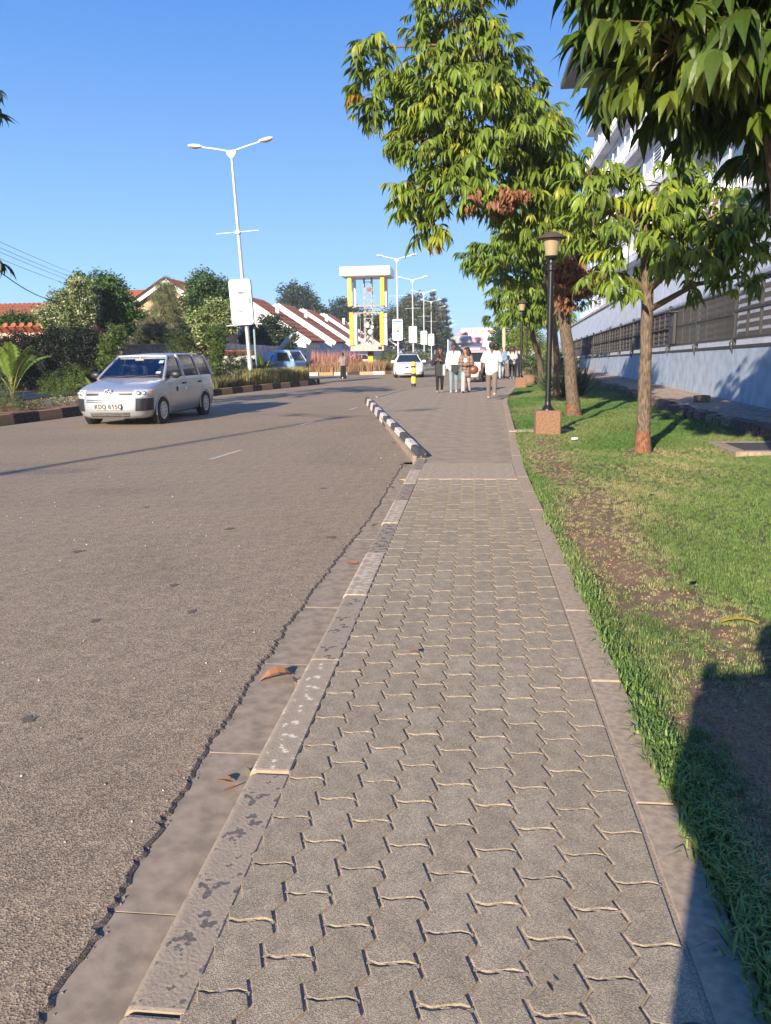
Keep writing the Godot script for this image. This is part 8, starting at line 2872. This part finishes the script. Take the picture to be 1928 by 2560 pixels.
	hs.tube([Vector3(0.15, 0.92, 0.04), Vector3(0.19, 1.12, 0.0), Vector3(0.20, 1.31, -0.02), Vector3(0.24, 1.12, 0.02), Vector3(0.36, 0.92, 0.04)], [0.011], 6)
	var brown := mat(L(0.13, 0.045, 0.018), 0.45)
	held("handbag", "big brown leather handbag on the arm of the woman in plaid", "handbag", c, [["bag_body", hb, brown], ["strap", hs, brown]])

	var d := put(figure({"label": "man in a white T-shirt and khaki trousers walking away from the camera", "h": 1.74, "skin": dark, "top": [0.78, 0.77, 0.74], "legs": [0.16, 0.125, 0.10], "shoes": [0.34, 0.30, 0.28], "kind": "short", "hat": [0.12, 0.08, 0.045], "ease": 0.026, "flare": 0.014, "wide": 1.06, "arms": [[0.30, 0.30, 0.95], [0.05, 0.34, 0.35]], "stride": [[-0.42, 0.38], [0.30, 0.03]]}), Vector3(0.56, 0.0, -24.9), PI - 0.05, walk)
	var pc := MB.new()
	var jd: Array = d.get_meta("joints")
	pc.box(jd[1] + Vector3(0.02, -0.15, 0.02), Vector3(0.09, 0.26, 0.10), 0.03)
	held("black_pouch", "black pouch in the left hand of the man walking away", "bag", d, [["pouch", pc, M.ink]])

	var e := put(figure({"label": "woman in a light blue shirt and pale trousers beyond the man walking away", "h": 1.62, "cell": 0.028, "skin": [0.22, 0.11, 0.065], "top": [0.15, 0.25, 0.36], "legs": [0.30, 0.36, 0.40], "shoes": [0.10, 0.10, 0.11], "hair": "short", "ease": 0.024, "hem": 0.47, "head_yaw": 0.4, "arms": [[0.2, 0.15, 1.3, 0.7], [0.1, 0.25, 1.0, 0.6]], "stride": [[0.2, 0.05], [-0.2, 0.2]]}), Vector3(1.42, 0.0, -41.8), 0.1, walk)
	put(figure({"label": "woman in a white blouse and black trousers, front one of the far trio", "h": 1.66, "cell": 0.028, "skin": dark, "top": [0.36, 0.35, 0.345], "legs": [0.015, 0.015, 0.018], "shoes": [0.4, 0.38, 0.36], "hair": "long", "ease": 0.024, "arms": [[0.1, 0.15, 1.1, 0.6], [0.15, 0.2, 1.1, 0.5]], "stride": [[0.1, 0.03], [-0.1, 0.06]]}), Vector3(2.02, 0.0, -43.0), 0.0, walk)
	put(figure({"label": "person in pale blue at the left of the far trio", "h": 1.66, "cell": 0.03, "skin": dark, "top": [0.17, 0.24, 0.32], "legs": [0.15, 0.12, 0.115], "shoes": [0.03, 0.03, 0.03], "hair": "short", "ease": 0.02, "arms": [[0.0, 0.12, 0.2], [0.0, 0.12, 0.3]], "stride": [[-0.15, 0.1], [0.12, 0.03]]}), Vector3(1.75, 0.0, -44.0), 0.1, walk)
	put(figure({"label": "person in white at the right of the far trio", "h": 1.68, "cell": 0.03, "skin": dark, "top": [0.32, 0.30, 0.29], "legs": [0.24, 0.22, 0.21], "shoes": [0.4, 0.4, 0.4], "hair": "short", "ease": 0.02, "arms": [[0.0, 0.12, 0.3], [0.0, 0.15, 0.4]], "stride": [[0.1, 0.03], [-0.1, 0.06]]}), Vector3(2.36, 0.0, -44.1), -0.1, walk)
	var g := put(figure({"label": "woman in a pale top and long black skirt crossing the road", "h": 1.60, "cell": 0.028, "skin": dark, "top": [0.24, 0.19, 0.19], "legs": [0.006, 0.008, 0.01], "skirt": true, "shoes": [0.5, 0.5, 0.5], "hair": "short", "ease": 0.024, "hem": 0.54, "arms": [[0.0, 0.12, 0.3], [0.1, 0.2, 1.2, 0.3]], "stride": [[0.1, 0.02], [-0.1, 0.05]]}), Vector3(-8.05, -0.105, -49.7), PI + 0.5)
	var gb := MB.new()
	gb.blob(Vector3(-0.22, 0.86, -0.02), Vector3(0.10, 0.13, 0.14), 10)
	held("shoulder_bag", "brown shoulder bag of the woman crossing the road", "bag", g, [["bag_body", gb, mat(L(0.10, 0.035, 0.02), 0.6)]])
	# the person with the phone, whose shadow falls on the lawn
	put(figure({"label": "person standing behind the camera, whose shadow falls on the path and lawn", "h": 1.71, "cell": 0.03, "skin": dark, "top": [0.1, 0.1, 0.12], "legs": [0.05, 0.05, 0.07], "shoes": [0.1, 0.1, 0.1], "hair": "short", "ease": 0.04, "wide": 1.05, "hem": 0.40, "flare": 0.04, "arms": [[-0.1, 0.2, 2.65, 0.1], [-0.1, 0.2, 2.65, 0.1]]}), Vector3(-0.03, 0.0, 0.37), PI)
